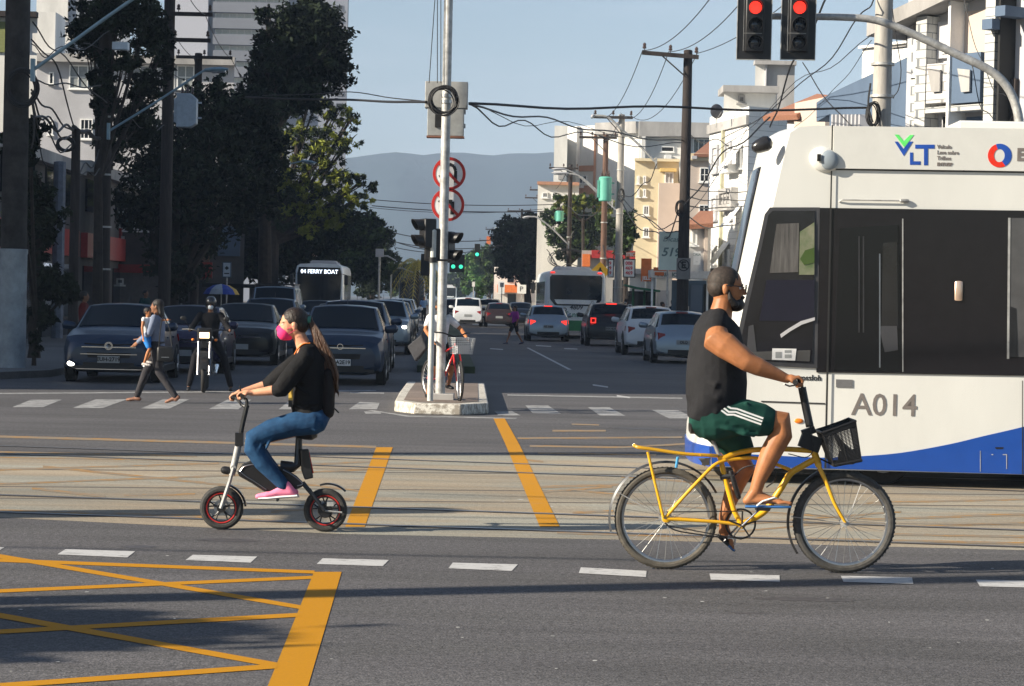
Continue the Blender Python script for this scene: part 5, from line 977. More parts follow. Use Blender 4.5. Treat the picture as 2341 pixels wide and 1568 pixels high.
def car(label, pos, rz, col, kind='hatch', L=4.0, Wd=1.75, H=1.5, lights=False, brake=False, plate_txt=None, pw=False, rails=False, chin=M['black'], name='parked_car', group='cars in the avenue', emblem=None, third=True, lampm=None, roofrack=False, extra=None):
    """front faces local -Y; origin on the ground at the middle"""
    rt = empty(name, pos, rz, label, 'car', group); w = Wd / 2; m = CARP[col] if isinstance(col, str) else col
    hood = {'hatch': .66, 'sedan': .64, 'suv': .68, 'van': .66, 'kombi': .55}[kind] * H if kind != 'sedan' else .64 * H
    belt = {'hatch': .66, 'sedan': .66, 'suv': .66, 'van': .62, 'kombi': .60}[kind] * H; gc = .20 if kind != 'suv' else .26
    F0 = -L / 2
    cowl = {'hatch': .95, 'sedan': 1.1, 'suv': 1.05, 'van': .8, 'kombi': .12}[kind]; rf = cowl + {'hatch': .75, 'sedan': .8, 'suv': .7, 'van': .75, 'kombi': .35}[kind]
    if kind == 'sedan': rr, rg, tl = L - 1.45, L - .75, .70 * H
    elif kind == 'kombi': rr, rg, tl = L - .3, L - .08, .6 * H
    else: rr, rg, tl = L - (.75 if kind == 'hatch' else .65), L - .18, .66 * H
    tw = .74 if kind not in ('van', 'kombi') else .82
    # stations: y, zb, wb, w_mid, z_mid, w_belt, z_belt, w_top, z_top, crown
    st = [(F0 + 0.00, gc + .10, w * .74, w * .80, .42 * H * .9, w * .70, hood * .72, w * .5, hood * .74, .01),
          (F0 + 0.06, gc + .03, w * .86, w * .92, .42 * H * .9, w * .84, hood * .80, w * .66, hood * .84, .01),
          (F0 + 0.22, gc, w * .94, w * .99, .5 * H * .9, w * .94, hood * .90, w * .76, hood * .94, .02),
          (F0 + .6 * cowl + .1, gc, w * .96, w, .5 * H * .9, w * .96, (hood + belt) / 2 * .97, w * .80, hood * .985, .03),
          (F0 + cowl, gc, w * .97, w, .5 * H * .9, w * .96, belt, w * .86, belt * 1.03, .035),
          (F0 + rf, gc, w * .97, w, .5 * H * .9, w * .955, belt * 1.01, w * tw, H - .05, .05),
          (F0 + (rf + rr) / 2, gc, w * .97, w, .5 * H * .9, w * .955, belt * 1.03, w * (tw + .01), H - .035, .05),
          (F0 + rr, gc, w * .97, w, .5 * H * .9, w * .95, belt * 1.04, w * (tw - .02), H - .075, .05)]
    if kind == 'sedan':
        st += [(F0 + rg, gc, w * .96, w * .99, .5 * H * .9, w * .93, belt * 1.05, w * .80, tl + .03, .03), (F0 + L - .12, gc + .02, w * .93, w * .97, .5 * H * .9, w * .90, belt, w * .76, tl, .02), (F0 + L, gc + .06, w * .84, w * .9, .5 * H * .9, w * .80, tl * .88, w * .6, tl * .9, .01)]
    else:
        st += [(F0 + rg, gc, w * .95, w * .98, .5 * H * .9, w * .92, belt * 1.02, w * .82, belt * 1.06, .02), (F0 + L - .06, gc + .03, w * .92, w * .96, .5 * H * .9, w * .90, belt * .80, w * .80, belt * .84, .01), (F0 + L, gc + .08, w * .84, w * .92, .5 * H * .85, w * .8, belt * .66, w * .6, belt * .7, .01)]
    def sec(y, zb, wb, wm, zm, wbe, zbe, wt, zt, cr):
        hf = [(wb * .6, zb), (wb, zb + .07), (wm, zm * .62), (wm, zm), (wbe, zbe), (wt, zt), (wt * .55, zt + cr * .75)]
        return [V((x, y, z)) for x, z in hf] + [V((0, y, zt + cr))] + [V((-x, y, z)) for x, z in reversed(hf)]
    rings = [sec(*s_) for s_ in st]; mb = MB(); mb.loft(rings); body = mb.build('body', m, rt, smooth=32)
    bv = body.modifiers.new('bevel', 'BEVEL'); bv.width = .02; bv.segments = 2; bv.limit_method = 'ANGLE'; bv.angle_limit = RAD(25)
    def glass(name, i, j, a0, a1, hw0, hw1, off=.012, mm=None, parent=rt):
        A, B = st[i], st[j]; rows = []
        for t in (a0, (a0 + a1) / 2, a1):
            y = A[0] + (B[0] - A[0]) * t; z = A[8] + (B[8] - A[8]) * t; wt = A[7] + (B[7] - A[7]) * t; cr = A[9] + (B[9] - A[9]) * t; hh = hw0 + (hw1 - hw0) * (t - a0) / (a1 - a0)
            row = []
            for u in (-1, -.93, -.5, 0, .5, .93, 1):
                x = u * wt * hh; au = abs(x) / wt; zc = cr * (1 - (max(0, au - .55) / .45) * .25 - .75 * max(0, (au - .55) / .45)) if au > .55 else cr * (1 - .25 * au / .55)
                row.append(V((x, y, z + zc)))
            rows.append(row)
        n = (rows[0][6] - rows[0][0]).cross(rows[2][3] - rows[0][3]).normalized()
        if (j > i) and n.z < 0 or (n.z < 0): n = -n
        mb = MB(); mb.loft([[p + n * off for p in r] + [p - n * .01 for p in reversed(r)] for r in rows]); return mb.build(name, mm or M['carglass'], parent, smooth=60)
    glass('windshield', 4, 5, .06, .94, .98, .93)
    if kind == 'sedan': glass('rear_window', 8, 7, .06, .92, .95, .92)
    else: glass('rear_window', 8, 7, .14, .88, .93, .90)
    for sgn in (-1, 1):
        def side(t0, y, up): # point on side surface between belt (0) and top (1)
            for a, b in zip(st, st[1:]):
                if a[0] <= y <= b[0]:
                    f = (y - a[0]) / (b[0] - a[0]); wb_, zb_, wt_, zt_ = [a[k] + (b[k] - a[k]) * f for k in (5, 6, 7, 8)]
                    return V((sgn * (wb_ + (wt_ - wb_) * up + .012), y, zb_ + (zt_ - zb_) * up + .002))
        ys = [F0 + cowl + .18, F0 + rf + .08, F0 + (rf + rr) / 2 - .05]; ye = [F0 + (rf + rr) / 2 + .05, F0 + rr - .05, F0 + rr + (.35 if kind != 'kombi' else .05)]
        for seg in ((ys, (.72 * .3, .9, .9), (.08, .08, .08)), (ye, (.9, .88, .25), (.08, .08, .08))):
            Y3, up, lo = seg; top = [side(0, y, u) for y, u in zip(Y3, up)]; bot = [side(0, y, l) for y, l in zip(Y3, lo)]
            inn = V((-sgn * .025, 0, 0)); mb = MB(); mb.loft([[b_, t_, t_ + inn, b_ + inn] for b_, t_ in zip(bot, top)]); mb.build('side_window', M['carglass'], rt, smooth=0)
        mb = MB(); mb.capsule([(sgn * (w + .02), F0 + cowl + .42, belt + .06), (sgn * (w + .17), F0 + cowl + .40, belt + .08)], [(.06, .08), (.07, .09)], 10, lat=(0, 1, 0)); mb.build('side_mirror', m, rt)
        # lamps
        y0, y1 = st[1][0], st[2][0]; zc = hood * .76; mb = MB()
        mb.loft([[(sgn * w * .52, F0 + .045, zc - .05), (sgn * w * .52, F0 + .055, zc + .0), (sgn * w * .50, F0 + .12, zc - .02)], [(sgn * w * .80, F0 + .03, zc - .09), (sgn * w * .78, F0 + .075, zc + .06), (sgn * w * .7, F0 + .2, zc - .02)],
                 [(sgn * w * .965, F0 + .20, zc - .05), (sgn * w * .955, F0 + .26, zc + .08), (sgn * w * .9, F0 + .3, zc)]]); hl = mb.build('headlight', lampm or M['lens'], rt)
        if lights:
            mb = MB(); mb.ell((sgn * w * .80, F0 + .025, gc + .16 if lights == 'fog' else zc), (.075, .03, .05)); mb.build('lit_lamp', M['whlit'], rt)
        yl = F0 + L; zt = belt * (.78 if kind != 'kombi' else .7); mb = MB(); rm = M['redlit'] if brake else M['red']
        mb.loft([[(sgn * w * .62, yl - .03, zt - .06), (sgn * w * .62, yl - .05, zt + .08), (sgn * w * .6, yl - .15, zt)], [(sgn * w * .86, yl - .015, zt - .09), (sgn * w * .84, yl - .04, zt + .11), (sgn * w * .8, yl - .2, zt)], [(sgn * w * .985, yl - .22, zt - .03), (sgn * w * .965, yl - .25, zt + .12), (sgn * w * .9, yl - .3, zt)]]); mb.build('tail_light', rm, rt)
        for yy in (F0 + .82, F0 + L - .78):
            R0 = .31 if kind != 'suv' else .36; mb = MB(); mb.lathe([(R0 + .055, -.02), (R0 + .055, .006), (0, .006)] if sgn > 0 else [(R0 + .055, .02), (R0 + .055, -.006), (0, -.006)], (sgn * w, yy, R0 + .01), 'x', 24); mb.build('wheel_arch', M['dark'], rt)
            wheel(rt, sgn * (w - .07), yy, R0, .2, sgn)
        mb = MB()
        mb.b2((sgn * (w * .96 - .0), F0 + 1.15, gc + .0), (sgn * (w + .015), F0 + L - 1.15, gc + .12)); mb.build('sill', chin, rt, smooth=0)
        for yy in (F0 + L * .42, F0 + L * .64): mb = MB(); mb.b2((sgn * (w - .01), yy, belt * .84), (sgn * (w + .02), yy + .16, belt * .84 + .03)); mb.build('door_handle', m, rt, smooth=0)
        if rails: mb = MB(); mb.tube([(sgn * w * tw * .93, F0 + rf + .2, H - .02), (sgn * w * tw * .95, F0 + rf + .4, H + .035), (sgn * w * tw * .93, F0 + rr - .3, H + .03), (sgn * w * tw * .9, F0 + rr - .1, H - .03)], .016, 6); mb.build('roof_rail', M['galv'], rt)
    # front
    mb = MB(); mb.loft([[(x * w, F0 + .035 - .02 * (1 - abs(x)), z), (x * w, F0 + .0 - .018 + .05 * abs(x), z + .1), (x * w, F0 + .1, z + .05)] for x, z in ((-.52, hood * .68), (-.2, hood * .67), (.2, hood * .67), (.52, hood * .68))]); mb.build('grille', M['dark'], rt)
    mb = MB(); mb.loft([[(x * w, F0 - .012 + .10 * abs(x) ** 3, hood * .50), (x * w, F0 - .014 + .10 * abs(x) ** 3, hood * .60), (x * w, F0 + .1, hood * .6), (x * w, F0 + .1, hood * .5)] for x in (-.62, -.3, 0, .3, .62)]); mb.build('lower_grille', M['dark'], rt)
    mb = MB(); mb.box((0, F0 - .012, hood * .71), (w * 1.15, .02, .018)); mb.build('chrome_strip', M['chrome'], rt)
    mb = MB(); mb.loft([[(x * w, F0 - .02 + .12 * abs(x) ** 3, gc + .06), (x * w, F0 - .022 + .12 * abs(x) ** 3, gc + .19), (x * w, F0 + .12, gc + .2), (x * w, F0 + .1, gc + .06)] for x in (-.78, -.5, 0, .5, .78)]); mb.build('bumper_intake', chin, rt)
    def plate(y, z, rzz):
        mb = MB(); mb.box((0, y, z), (.42, .012, .13)); p = mb.build('licence_plate', M['platew'] if pw else M['plate'], rt, smooth=0)
        if plate_txt: text(plate_txt, 'lettering', M['ink'], p, (0, y - (.01 if rzz == 0 else -.01), z), FR if rzz == 0 else BK, .105, .002, bold=.003)
    plate(F0 - .032, gc + .25, 0); plate(F0 + L + .012, (belt * .62) if kind != 'sedan' else .62, 1)
    mb = MB(); mb.lathe([(.06, 0), (.06, .012), (.048, .012), (.048, 0)], (0, F0 - .02, hood * .725 + .01), 'y', 20, closed=True)
    if emblem == 'vw':
        mb.lathe([(.078, 0), (.078, .012), (.066, .012), (.066, 0)], (0, F0 - .022, hood * .725 + .01), 'y', 24, closed=True)
        mb2 = MB(); mb2.loft([[(x * w, F0 - .03 + .12 * abs(x) ** 3, gc + .055), (x * w, F0 - .03 + .12 * abs(x) ** 3, gc + .07), (x * w, F0 + .05, gc + .06)] for x in (-.7, -.4, 0, .4, .7)]); mb2.build('bumper_trim', M['chrome'], rt)
        mb2 = MB(); mb2.loft([[(x * w, F0 - .034 + .12 * abs(x) ** 3, gc + .34), (x * w, F0 - .034 + .12 * abs(x) ** 3, gc + .352), (x * w, F0 + .05, gc + .34)] for x in (-.6, -.3, 0, .3, .6)]); mb2.build('grille_trim', M['chrome'], rt)
        mb.tube([(-.035, F0 - .028, hood * .725 + .04), (0, F0 - .028, hood * .725 + .0), (.035, F0 - .028, hood * .725 + .04)], .006, 5); mb.tube([(-.045, F0 - .028, hood * .725 + .015), (-.02, F0 - .028, hood * .725 - .035), (0, F0 - .028, hood * .725 + .005), (.02, F0 - .028, hood * .725 - .035), (.045, F0 - .028, hood * .725 + .015)], .006, 5)
    mb.build('emblem', M['chrome'], rt)
    mb = MB(); mb.loft([[(x * w, F0 + L + .02 - .12 * abs(x) ** 3, gc + .04), (x * w, F0 + L + .02 - .12 * abs(x) ** 3, gc + .20), (x * w, F0 + L - .12, gc + .2), (x * w, F0 + L - .1, gc + .04)] for x in (-.85, -.5, 0, .5, .85)]); mb.build('rear_bumper', chin, rt)
    if third and kind != 'sedan': mb = MB(); mb.box((0, F0 + rr + .05, H - .045), (.34, .05, .03)); mb.build('brake_lamp', M['redlit'] if brake else M['red'], rt)
    mb = MB(); mb.tube([(0, F0 + rr - .15, H), (0, F0 + rr + .03, H + .16)], .006, 5); mb.build('antenna', M['black'], rt)
    mb = MB(); mb.tube([(-.05, F0 + cowl + .05, belt * 1.05 + .02), (.45, F0 + cowl + .11, belt * 1.09 + .03)], .008, 5); mb.build('wiper', M['black'], rt)
    if roofrack:
        mb = MB(); mb.b2((-w * .8, F0 + .5, H + .05), (w * .8, F0 + L - .5, H + .10)); mb.build('roof_rack', M['black'], rt, smooth=0)
        for k in range(3): mb = MB(); mb.tube([(w * .98, F0 + 1 + k * .9, belt), (w * .8, F0 + 1 + k * .9, H + .05)], .025, 5); mb.build('roof_strut', M['white'], rt)
    return rt
def cpos(px, Y, z=0): return (gx(px, Y), Y, z)
S0 = SA
# left queue (fronts towards the camera): Y given for front bumper
def L_(label, px, Y, col, kind='hatch', L=4., **k):
    x = gx(px, Y); p = V((x, Y, 0)) + SD * L / 2; return car(label, (p.x, p.y, 0), S0, col, kind, L, **k)
L_('dark blue sedan at the left kerb with lit fog lamps and silver front badge', 249, 45.6, 'blueblack', 'sedan', 4.4, Wd=1.78, H=1.50, lights='fog', plate_txt='EUH-2719', emblem='vw')
L_('dark purple blue hatchback half hidden by the motorcyclist', 416, 51.5, 'purple', 'hatch', 3.9, Wd=1.68, H=1.46)
L_('black sedan right of the motorcyclist', 548, 58.5, 'black', 'sedan', 4.4, Wd=1.74, H=1.50, lampm=M['lens'])
L_('dark grey car behind the black sedan with papers on its windscreen', 608, 66.5, 'slate', 'hatch', 4.1, Wd=1.75, H=1.62, pw=True)
L_('old pale van with a roof rack behind the parked cars', 624, 86, CARP['silver'], 'kombi', 4.4, Wd=1.74, H=2.0, roofrack=True, name='delivery_van')
L_('big dark hatchback waiting first at the stop line behind the woman', 778, 47.0, CARP['blueblack'], 'hatch', 4.1, Wd=1.72, H=1.56, plate_txt='BRA2E19', pw=True)
L_('dark blue car hidden second behind the big dark hatchback', 802, 55, 'blueblack', 'suv', 4.3, Wd=1.80, H=1.64)
L_('white SUV with lit headlamps third in the queue right of the median lane', 868, 71.5, 'silver', 'suv', 4.3, Wd=1.8, H=1.62, lights=True, rails=True)
L_('dark car fourth in the queue behind the white SUV', 886, 84, 'slate', 'hatch', 4, Wd=1.75, H=1.55)
L_('blue grey car fifth in the queue behind the white SUV', 899, 98, 'slate', 'hatch', 4, Wd=1.75, H=1.6)
L_('white car sixth in the queue before the coach', 912, 116, 'white', 'hatch', 4, Wd=1.75, H=1.6)
L_('dark car seen only by its roof between the black sedan and ferry bus', 720, 92, 'blueblack', 'hatch', 4, Wd=1.75, H=1.50)
L_('low dark car behind the big hatchback queue seen by its roof', 770, 74, 'grey', 'sedan', 4.3, Wd=1.75, H=1.48)
# right lane (rears towards the camera)
def R_c(label, px, Y, col, kind='hatch', L=4., **k):
    x = gx(px, Y); p = V((x, Y, 0)) + SD * L / 2; return car(label, (p.x, p.y, 0), S0 + math.pi, col, kind, L, **k)
R_c('silver hatchback with red lit brake lamps left of the green backed bus', 1253, 99, 'silver', 'hatch', 4., Wd=1.72, H=1.50, brake=True, plate_txt='FIT 7408')
jeep = R_c('boxy black SUV with square lit tail lamps right of the bus', 1396, 91.5, 'black', 'suv', 4.2, Wd=1.84, H=1.66, brake=False, third=True, rails=True, plate_txt='GHX 4D52', pw=False)
for s_ in (-1, 1):
    mb = MB()
    for a, b in (((-.1, -.1), (.1, -.065)), ((-.1, .065), (.1, .1)), ((-.1, -.1), (-.065, .1)), ((.065, -.1), (.1, .1))): mb.b2((s_ * .68 + a[0], 2.115, .98 + a[1]), (s_ * .68 + b[0], 2.135, .98 + b[1]))
    mb.build('square_lamp', M['redlit'], jeep, smooth=0); mb = MB(); mb.b2((s_ * .68 - .06, 2.10, .92), (s_ * .68 + .06, 2.12, 1.04)); mb.build('lamp_centre', M['red'], jeep, smooth=0)
mb = MB(); mb.b2((-.2, 2.0, 1.60), (.2, 2.06, 1.64)); mb.build('lit_brake_bar', M['redlit'], jeep, smooth=0)
R_c('white SUV parked by the right kerb with one red rear lamp', 1490, 78, 'white', 'suv', 4.3, Wd=1.78, H=1.60, rails=True)
R_c('silver hatchback nearest the tram on the right kerb', 1563, 68.5, 'silver', 'hatch', 3.95, Wd=1.70, H=1.50, plate_txt='OLQ')
R_c('white minivan seen from behind in the left lane of the right carriageway', 1068, 142, 'white', 'van', 4.2, Wd=1.76, H=1.72)
R_c('dark car just left of the white minivan', 1033, 155, 'black', 'hatch', 4.1, Wd=1.75, H=1.6)
R_c('cream white SUV right of the white minivan', 1117, 165, 'cream', 'suv', 4.4, Wd=1.85, H=1.65)
R_c('small black hatchback with dim tail lamps near the walking girl', 1140, 142, 'brown', 'hatch', 3.8, Wd=1.66, H=1.45)
R_c('grey sedan right of the walking girl', 1190, 150, 'grey', 'sedan', 4.3, Wd=1.72, H=1.48)
R_c('far pale car ahead of the white minivan', 1086, 230, 'silver', 'hatch', 4.1, Wd=1.75, H=1.6)
def bus(label, pos, rz, W2, H, L, bodym, front=True, green=False, txt=None, name='bus', glassm=None, dark=False):
    rt = empty(name, pos, rz, label, 'bus', 'buses in the avenue'); w = W2 / 2; zb = .35
    def sec(y, k, zc=0): return [V((x * k, y, z)) for x, z in ((-w * .9, zb), (-w, zb + .15), (-w, H * .45), (-w * .985, H - .35), (-w * .93, H - .12), (-w * .8, H - .02), (0, H + .03), (w * .8, H - .02), (w * .93, H - .12), (w * .985, H - .35), (w, H * .45), (w, zb + .15), (w * .9, zb))]
    F0 = -L / 2; mb = MB(); mb.loft([sec(F0, .93), sec(F0 + .08, .985), sec(F0 + .4, 1), sec(F0 + L - .4, 1), sec(F0 + L - .08, .985), sec(F0 + L, .94)]); mb.build('body', bodym, rt, smooth=40)
    g = glassm or M['glass']
    def face(nm, y, pts, m, th=.02, par=rt):
        s_ = -1 if y < 0 else 1; mb = MB(); mb.prism(pts, y, y + s_ * th, 'xz'); return mb.build(nm, m, par, smooth=0)
    # front
    face('windshield', F0 - .002, [(-w * .86, 1.15), (w * .86, 1.15), (w * .9, H - .5), (w * .84, H - .18), (-w * .84, H - .18), (-w * .9, H - .5)], g)
    ds = face('destination_display', F0 - .024, [(-w * .78, H - .56), (w * .78, H - .56), (w * .76, H - .24), (-w * .76, H - .24)], M['dark'], .004)
    if txt: text(txt, 'lettering', mat('led_white', (.8, .85, 1), .4, emit=(.75, .85, 1), es=1.6), ds, (0, F0 - .032, H - .40), FR, .28, .003, bold=.002, sx=.95)
    for s_ in (-1, 1):
        mb = MB(); mb.b2((s_ * w * .55, F0 - .02, .62), (s_ * w * .86, F0 - .003, .82)); mb.build('headlight', M['lens'], rt, smooth=0)
        mb = MB(); mb.tube([(s_ * w * .95, F0, H - .5), (s_ * w * 1.1, F0 - .25, H - .55)], .02, 6); mb.capsule([(s_ * w * 1.1, F0 - .25, H - .6), (s_ * w * 1.1, F0 - .25, H - 1.0)], [(.1, .05)] * 2, 8); mb.build('mirror', M['black'], rt)
        n = max(3, int((L - 1.6) / 1.5))
        for k in range(n):
            y0 = F0 + .9 + k * (L - 1.8) / n; mb = MB(); mb.b2((s_ * (w + .002 - .012), y0, 1.35), (s_ * (w + .014), y0 + (L - 1.8) / n - .12, H - .52)); mb.build('side_window', g, rt, smooth=0)
        for yy in (F0 + 2.2, F0 + L - 2.8):
            mb = MB(); mb.lathe([(.56, -.01 * s_), (.56, .012 * s_), (0, .012 * s_)], (s_ * w, yy, .5), 'x', 24); mb.build('wheel_arch', M['dark'], rt); wheel(rt, s_ * (w - .12), yy, .48, .28, s_, 8)
    mb = MB(); mb.b2((-w * .9, F0 - .03, .35), (w * .9, F0 - .003, .6)); mb.build('bumper', M['black'] if dark else bodym, rt, smooth=0)
    # roof unit
    for (ya, yb, h) in ((-L * .12, L * .12, .22), (L * .25, L * .36, .18)):
        mb = MB(); mb.loft([[(-w * .6, ya, H), (w * .6, ya, H), (w * .5, ya + .1, H + h), (-w * .5, ya + .1, H + h)], [(-w * .6, yb, H), (w * .6, yb, H), (w * .5, yb - .1, H + h), (-w * .5, yb - .1, H + h)]]); mb.build('roof_unit', wallg if not dark else M['black'], rt, smooth=0, bevel=.03)
    # rear
    yr = F0 + L + .002
    rear = [(-w * .84, 1.75), (-w * .68, 1.48), (w * .68, 1.48), (w * .84, 1.75), (w * .86, H - .32), (w * .8, H - .22), (-w * .8, H - .22), (-w * .86, H - .32)]
    face('rear_window', yr, rear, g)
    face('lower_panel', yr + .022, [(-w * .66, 1.62), (-w * .60, 1.54), (w * .60, 1.54), (w * .66, 1.62), (w * .70, 1.74), (-w * .70, 1.74)], bodym, .01)
    if green:
        face('green_skirt', yr, [(-w * .93, .36), (w * .93, .36), (w * .95, .82), (-w * .95, .82)], mat('bus_green', (.03, .22, .08), .4), .02)
        text('4809', 'lettering', mat('bus_ink', (.04, .045, .06), .5), rt, (-.02, yr + .02, 1.40), BK, .29, .003, bold=.004, shear=.2)
        text('Santos', 'lettering', mat('bus_green_ink', (.05, .22, .14), .5), rt, (.0, yr + .02, 1.08), BK, .34, .003, bold=.003)
        mb = MB(); mb.lathe([(.09, 0), (.09, .006), (.05, .006), (.05, 0)], (.48, yr + .008, 1.3), 'y', 18, closed=True); mb.build('round_logo', mat('bus_ink', (.04, .045, .06), .5), rt)
        face('sticker', yr, [(-.95, 1.18), (-.62, 1.18), (-.62, 1.38), (-.95, 1.38)], mat('sticker_blue', (.12, .25, .5), .5), .006); face('sticker', yr, [(.72, 1.22), (.92, 1.22), (.92, 1.38), (.72, 1.38)], mat('sticker_dark', (.06, .1, .2), .5), .006)
    for s_ in (-1, 1):
        mb = MB(); mb.b2((s_ * w * .70, yr, H - .14), (s_ * w * .84, yr + .02, H - .08)); mb.build('marker_lamp', M['redlit'] if green else M['red'], rt, smooth=0)
        mb = MB(); mb.b2((s_ * w * .80, yr, .9), (s_ * w * .92, yr + .02, 1.3)); mb.build('tail_light', M['red'], rt, smooth=0)
    return rt
wbus = paint('bus_white', (.74, .78, .80), 0, .35)
def bpos(px, Y, L): x = gx(px, Y); p = V((x, Y, 0)) + SD * L / 2; return (p.x, p.y, 0)
bus('white city bus with a lit ferry boat destination display above its dark windscreen', bpos(727, 120, 10), S0, 2.45, 3.25, 10, wbus, txt='04 FERRY BOAT')
bus('white bus seen from behind with number 4809 and a green skirt', bpos(1314, 107, 11), S0 + math.pi, 2.72, 3.05, 11, wbus, green=True)
bus('dark blue touring coach coming down the avenue', bpos(939, 215, 11), S0, 2.3, 3.35, 11, paint('coach_blue', (.02, .035, .07)), dark=True)
bus('tiny pale bus far along the right carriageway', bpos(1002 + 20, 330, 10), S0 + math.pi, 2.4, 3.1, 10, wbus)

# ------------------------------------------------ tram
def tram():
    YT = 23.9; o = at(1590, 1085, YT); o = V((o.x, YT, 0)); YAW = RAD(-1.2)
    rt = empty('tram', o, YAW, 'white and blue low floor tram with a dark window band at the right edge', 'tram')
    Minv = (Matrix.Translation(o) @ Matrix.Rotation(YAW, 4, 'Z')).inverted()
    nrm = V((math.sin(YAW), -math.cos(YAW), 0))
    def L(x, y):                      # picture point on the tram side plane -> local (X, Z)
        p = Minv @ rp(x, y, o, nrm); return (p.x, p.z)
    W2 = 2.65; end = 9.0
    wht = mat('tram_white', (.65, .65, .62), .32, var=.06, scale=1.2, detail=8, coat=.4, stretch=(1, 1, .35)); blu = mat('tram_blue', (.008, .062, .32), .35, var=.05, coat=.3)
    # side outline (nose on the left); ring at each depth, nose rounded in plan
    prof = [(1588, 1066), (1587, 1040), (1590, 985), (1603, 925), (1628, 840), (1664, 730), (1700, 612), (1728, 480), (1752, 372), (1762, 330), (1770, 302), (1792, 289), (1830, 286)]
    P = [L(*q) for q in prof]; zr = P[-1][1]; zr2 = L(2341, 297)[1]; zb = L(1900, 1072)[1]
    n = 15; secs = []
    for k in range(n):
        t = -1 + 2 * k / (n - 1); y = W2 / 2 * (1 + t); c = abs(t) ** 3.2
        ring = []
        for i, (x, z) in enumerate(P):
            bulge = .16
            ring.append(V((x + c * bulge, y, z)))
        ring += [V((end, y, zr)), V((end, y, zb - .02))]
        secs.append(ring)
    mb = MB(); mb.loft(secs); body = mb.build('body', wht, rt, smooth=50)
    e = -.004
    def sidep(nm, pts, m, th=.012, y=None, smooth=0, par=rt, loc=False):
        q = pts if loc else [L(*p) for p in pts]; mb = MB(); y0 = e if y is None else y; mb.prism(q, y0, y0 - th, 'xz'); return mb.build(nm, m, par, smooth=smooth)
    band = mat('tram_window_band', (.012, .011, .013), .12, var=.1, spec=.35)
    sidep('window_band', [(1872, 475), (2900, 489), (2900, 868), (1866, 851)], band, .01)
    # cab window with frame
    fr = sidep('cab_window', [(1760, 474), (1874, 474), (1868, 842), (1672, 832), (1700, 700), (1733, 560), (1748, 490)], mat('window_gasket', (.05, .05, .055), .4), .012)
    cabg = mat('cab_glass', (.010, .010, .014), .05, var=.3, spec=.6, scale=3)
    gl = sidep('pane', [(1766, 482), (1862, 482), (1857, 830), (1684, 822), (1710, 700), (1742, 560), (1756, 492)], cabg, .006, -.018, par=fr)
    # things seen in the cab: blind, see-through patch, dash, papers
    sidep('windscreen_blind', [(1775, 512), (1826, 510), (1824, 622), (1759, 624)], mat('blind_grey', (.075, .072, .07), .8, var=.5, scale=5, stretch=(5, 1, .4)), .004, -.026, par=fr)
    sidep('rear_view', [(1828, 530), (1861, 508 + 0), (1861, 628), (1826, 628)], mat('street_beyond', (.20, .20, .14), .5, rgb2=(.08, .12, .05), scale=6), .004, -.026, par=fr)
    sidep('rear_view_tree', [(1828, 592), (1840, 572), (1861, 566), (1861, 600), (1838, 606)], leafm, .004, -.031, par=fr)
    sidep('lower_blind', [(1752, 640), (1862, 640), (1860, 735), (1735, 733)], mat('dark_purple_blind', (.010, .009, .018), .4), .004, -.026, par=fr)
    sidep('seat_back', [(1711, 745), (1722, 742), (1730, 812), (1706, 810)], mat('seat_grey', (.045, .045, .05), .5), .004, -.026, par=fr)
    sidep('dash_panel', [(1692, 805), (1852, 800), (1850, 826), (1686, 820)], mat('dash_grey', (.07, .068, .066), .5), .004, -.0265, par=fr)
    sidep('white_paper', [(1765, 796), (1820, 797), (1817, 824), (1764, 822)], M['platew'], .003, -.034, par=fr)
    for (a, b, c, d) in ((1772, 804, 1786, 818), (1793, 800, 1808, 806), (1793, 810, 1808, 818)): sidep('paper_print', [(a, b), (c, b), (c, d), (a, d)], M['plate'], .002, -.0375, par=fr)
    sidep('wiper_arm', [(1783, 764), (1800, 752), (1830, 734), (1862, 725), (1862, 732), (1832, 742), (1806, 757), (1785, 772)], wallg, .004, -.031, par=fr)
    # door / passenger windows in the band
    wn = mat('passenger_glass', (.014, .014, .016), .08, var=.25, spec=.6, scale=1.5)
    d1 = sidep('door_window', [(1919, 522), (2052, 514), (2062, 848), (1906, 846)], mat('door_dark', (.006, .006, .007), .15, spec=.5), .006, -.0145)
    sidep('pane', [(2018, 556), (2050, 552), (2052, 745), (2014, 745)], wn, .004, -.021, par=d1)
    sidep('grey_seat', [(2008, 745), (2050, 745), (2052, 800), (2022, 805)], mat('seat_grey', (.045, .045, .05), .5), .004, -.021, par=d1)
    sidep('grab_rail', [(2009, 580), (2012, 580), (2012, 840), (2009, 840)], M['steel'], .004, -.022, par=d1)
    for x in (1962, 1972): sidep('pillar', [(x, 540), (x + 3, 540), (x + 3, 760), (x, 760)], mat('pillar_grey', (.03, .03, .033), .4), .004, -.021, par=d1)
    sidep('window_seam', [(2062, 500), (2064.5, 500), (2064.5, 850), (2062, 850)], M['galv'], .004, -.0145)
    pv = sidep('end_window', [(2308, 498), (2500, 502), (2500, 820), (2304, 815)], mat('end_window_grey', (.07, .07, .075), .1, spec=.7), .006, -.0145)
    sidep('gasket', [(2304, 498), (2309, 498), (2306, 820), (2301, 820)], M['galv'], .004, -.021, par=pv)
    sidep('door_reflection', [(2308, 700), (2322, 705), (2326, 815), (2304, 815)], M['black'], .003, -.021, par=pv)
    mb = MB(); q = L(2191, 665); mb.capsule([(q[0], -.02, q[1] - .09), (q[0], -.02, q[1] + .09)], [(.038, .01)] * 2, 12, lat=(1, 0, 0)); mb.build('painted_reflection', mat('reflection_tone', (.75, .55, .42), .25, .6), rt)  # small reflection in the glass, modelled as a warm-toned capsule
    # roof fairing lines, seams
    sm = mat('seam_black', (.02, .02, .02), .6)
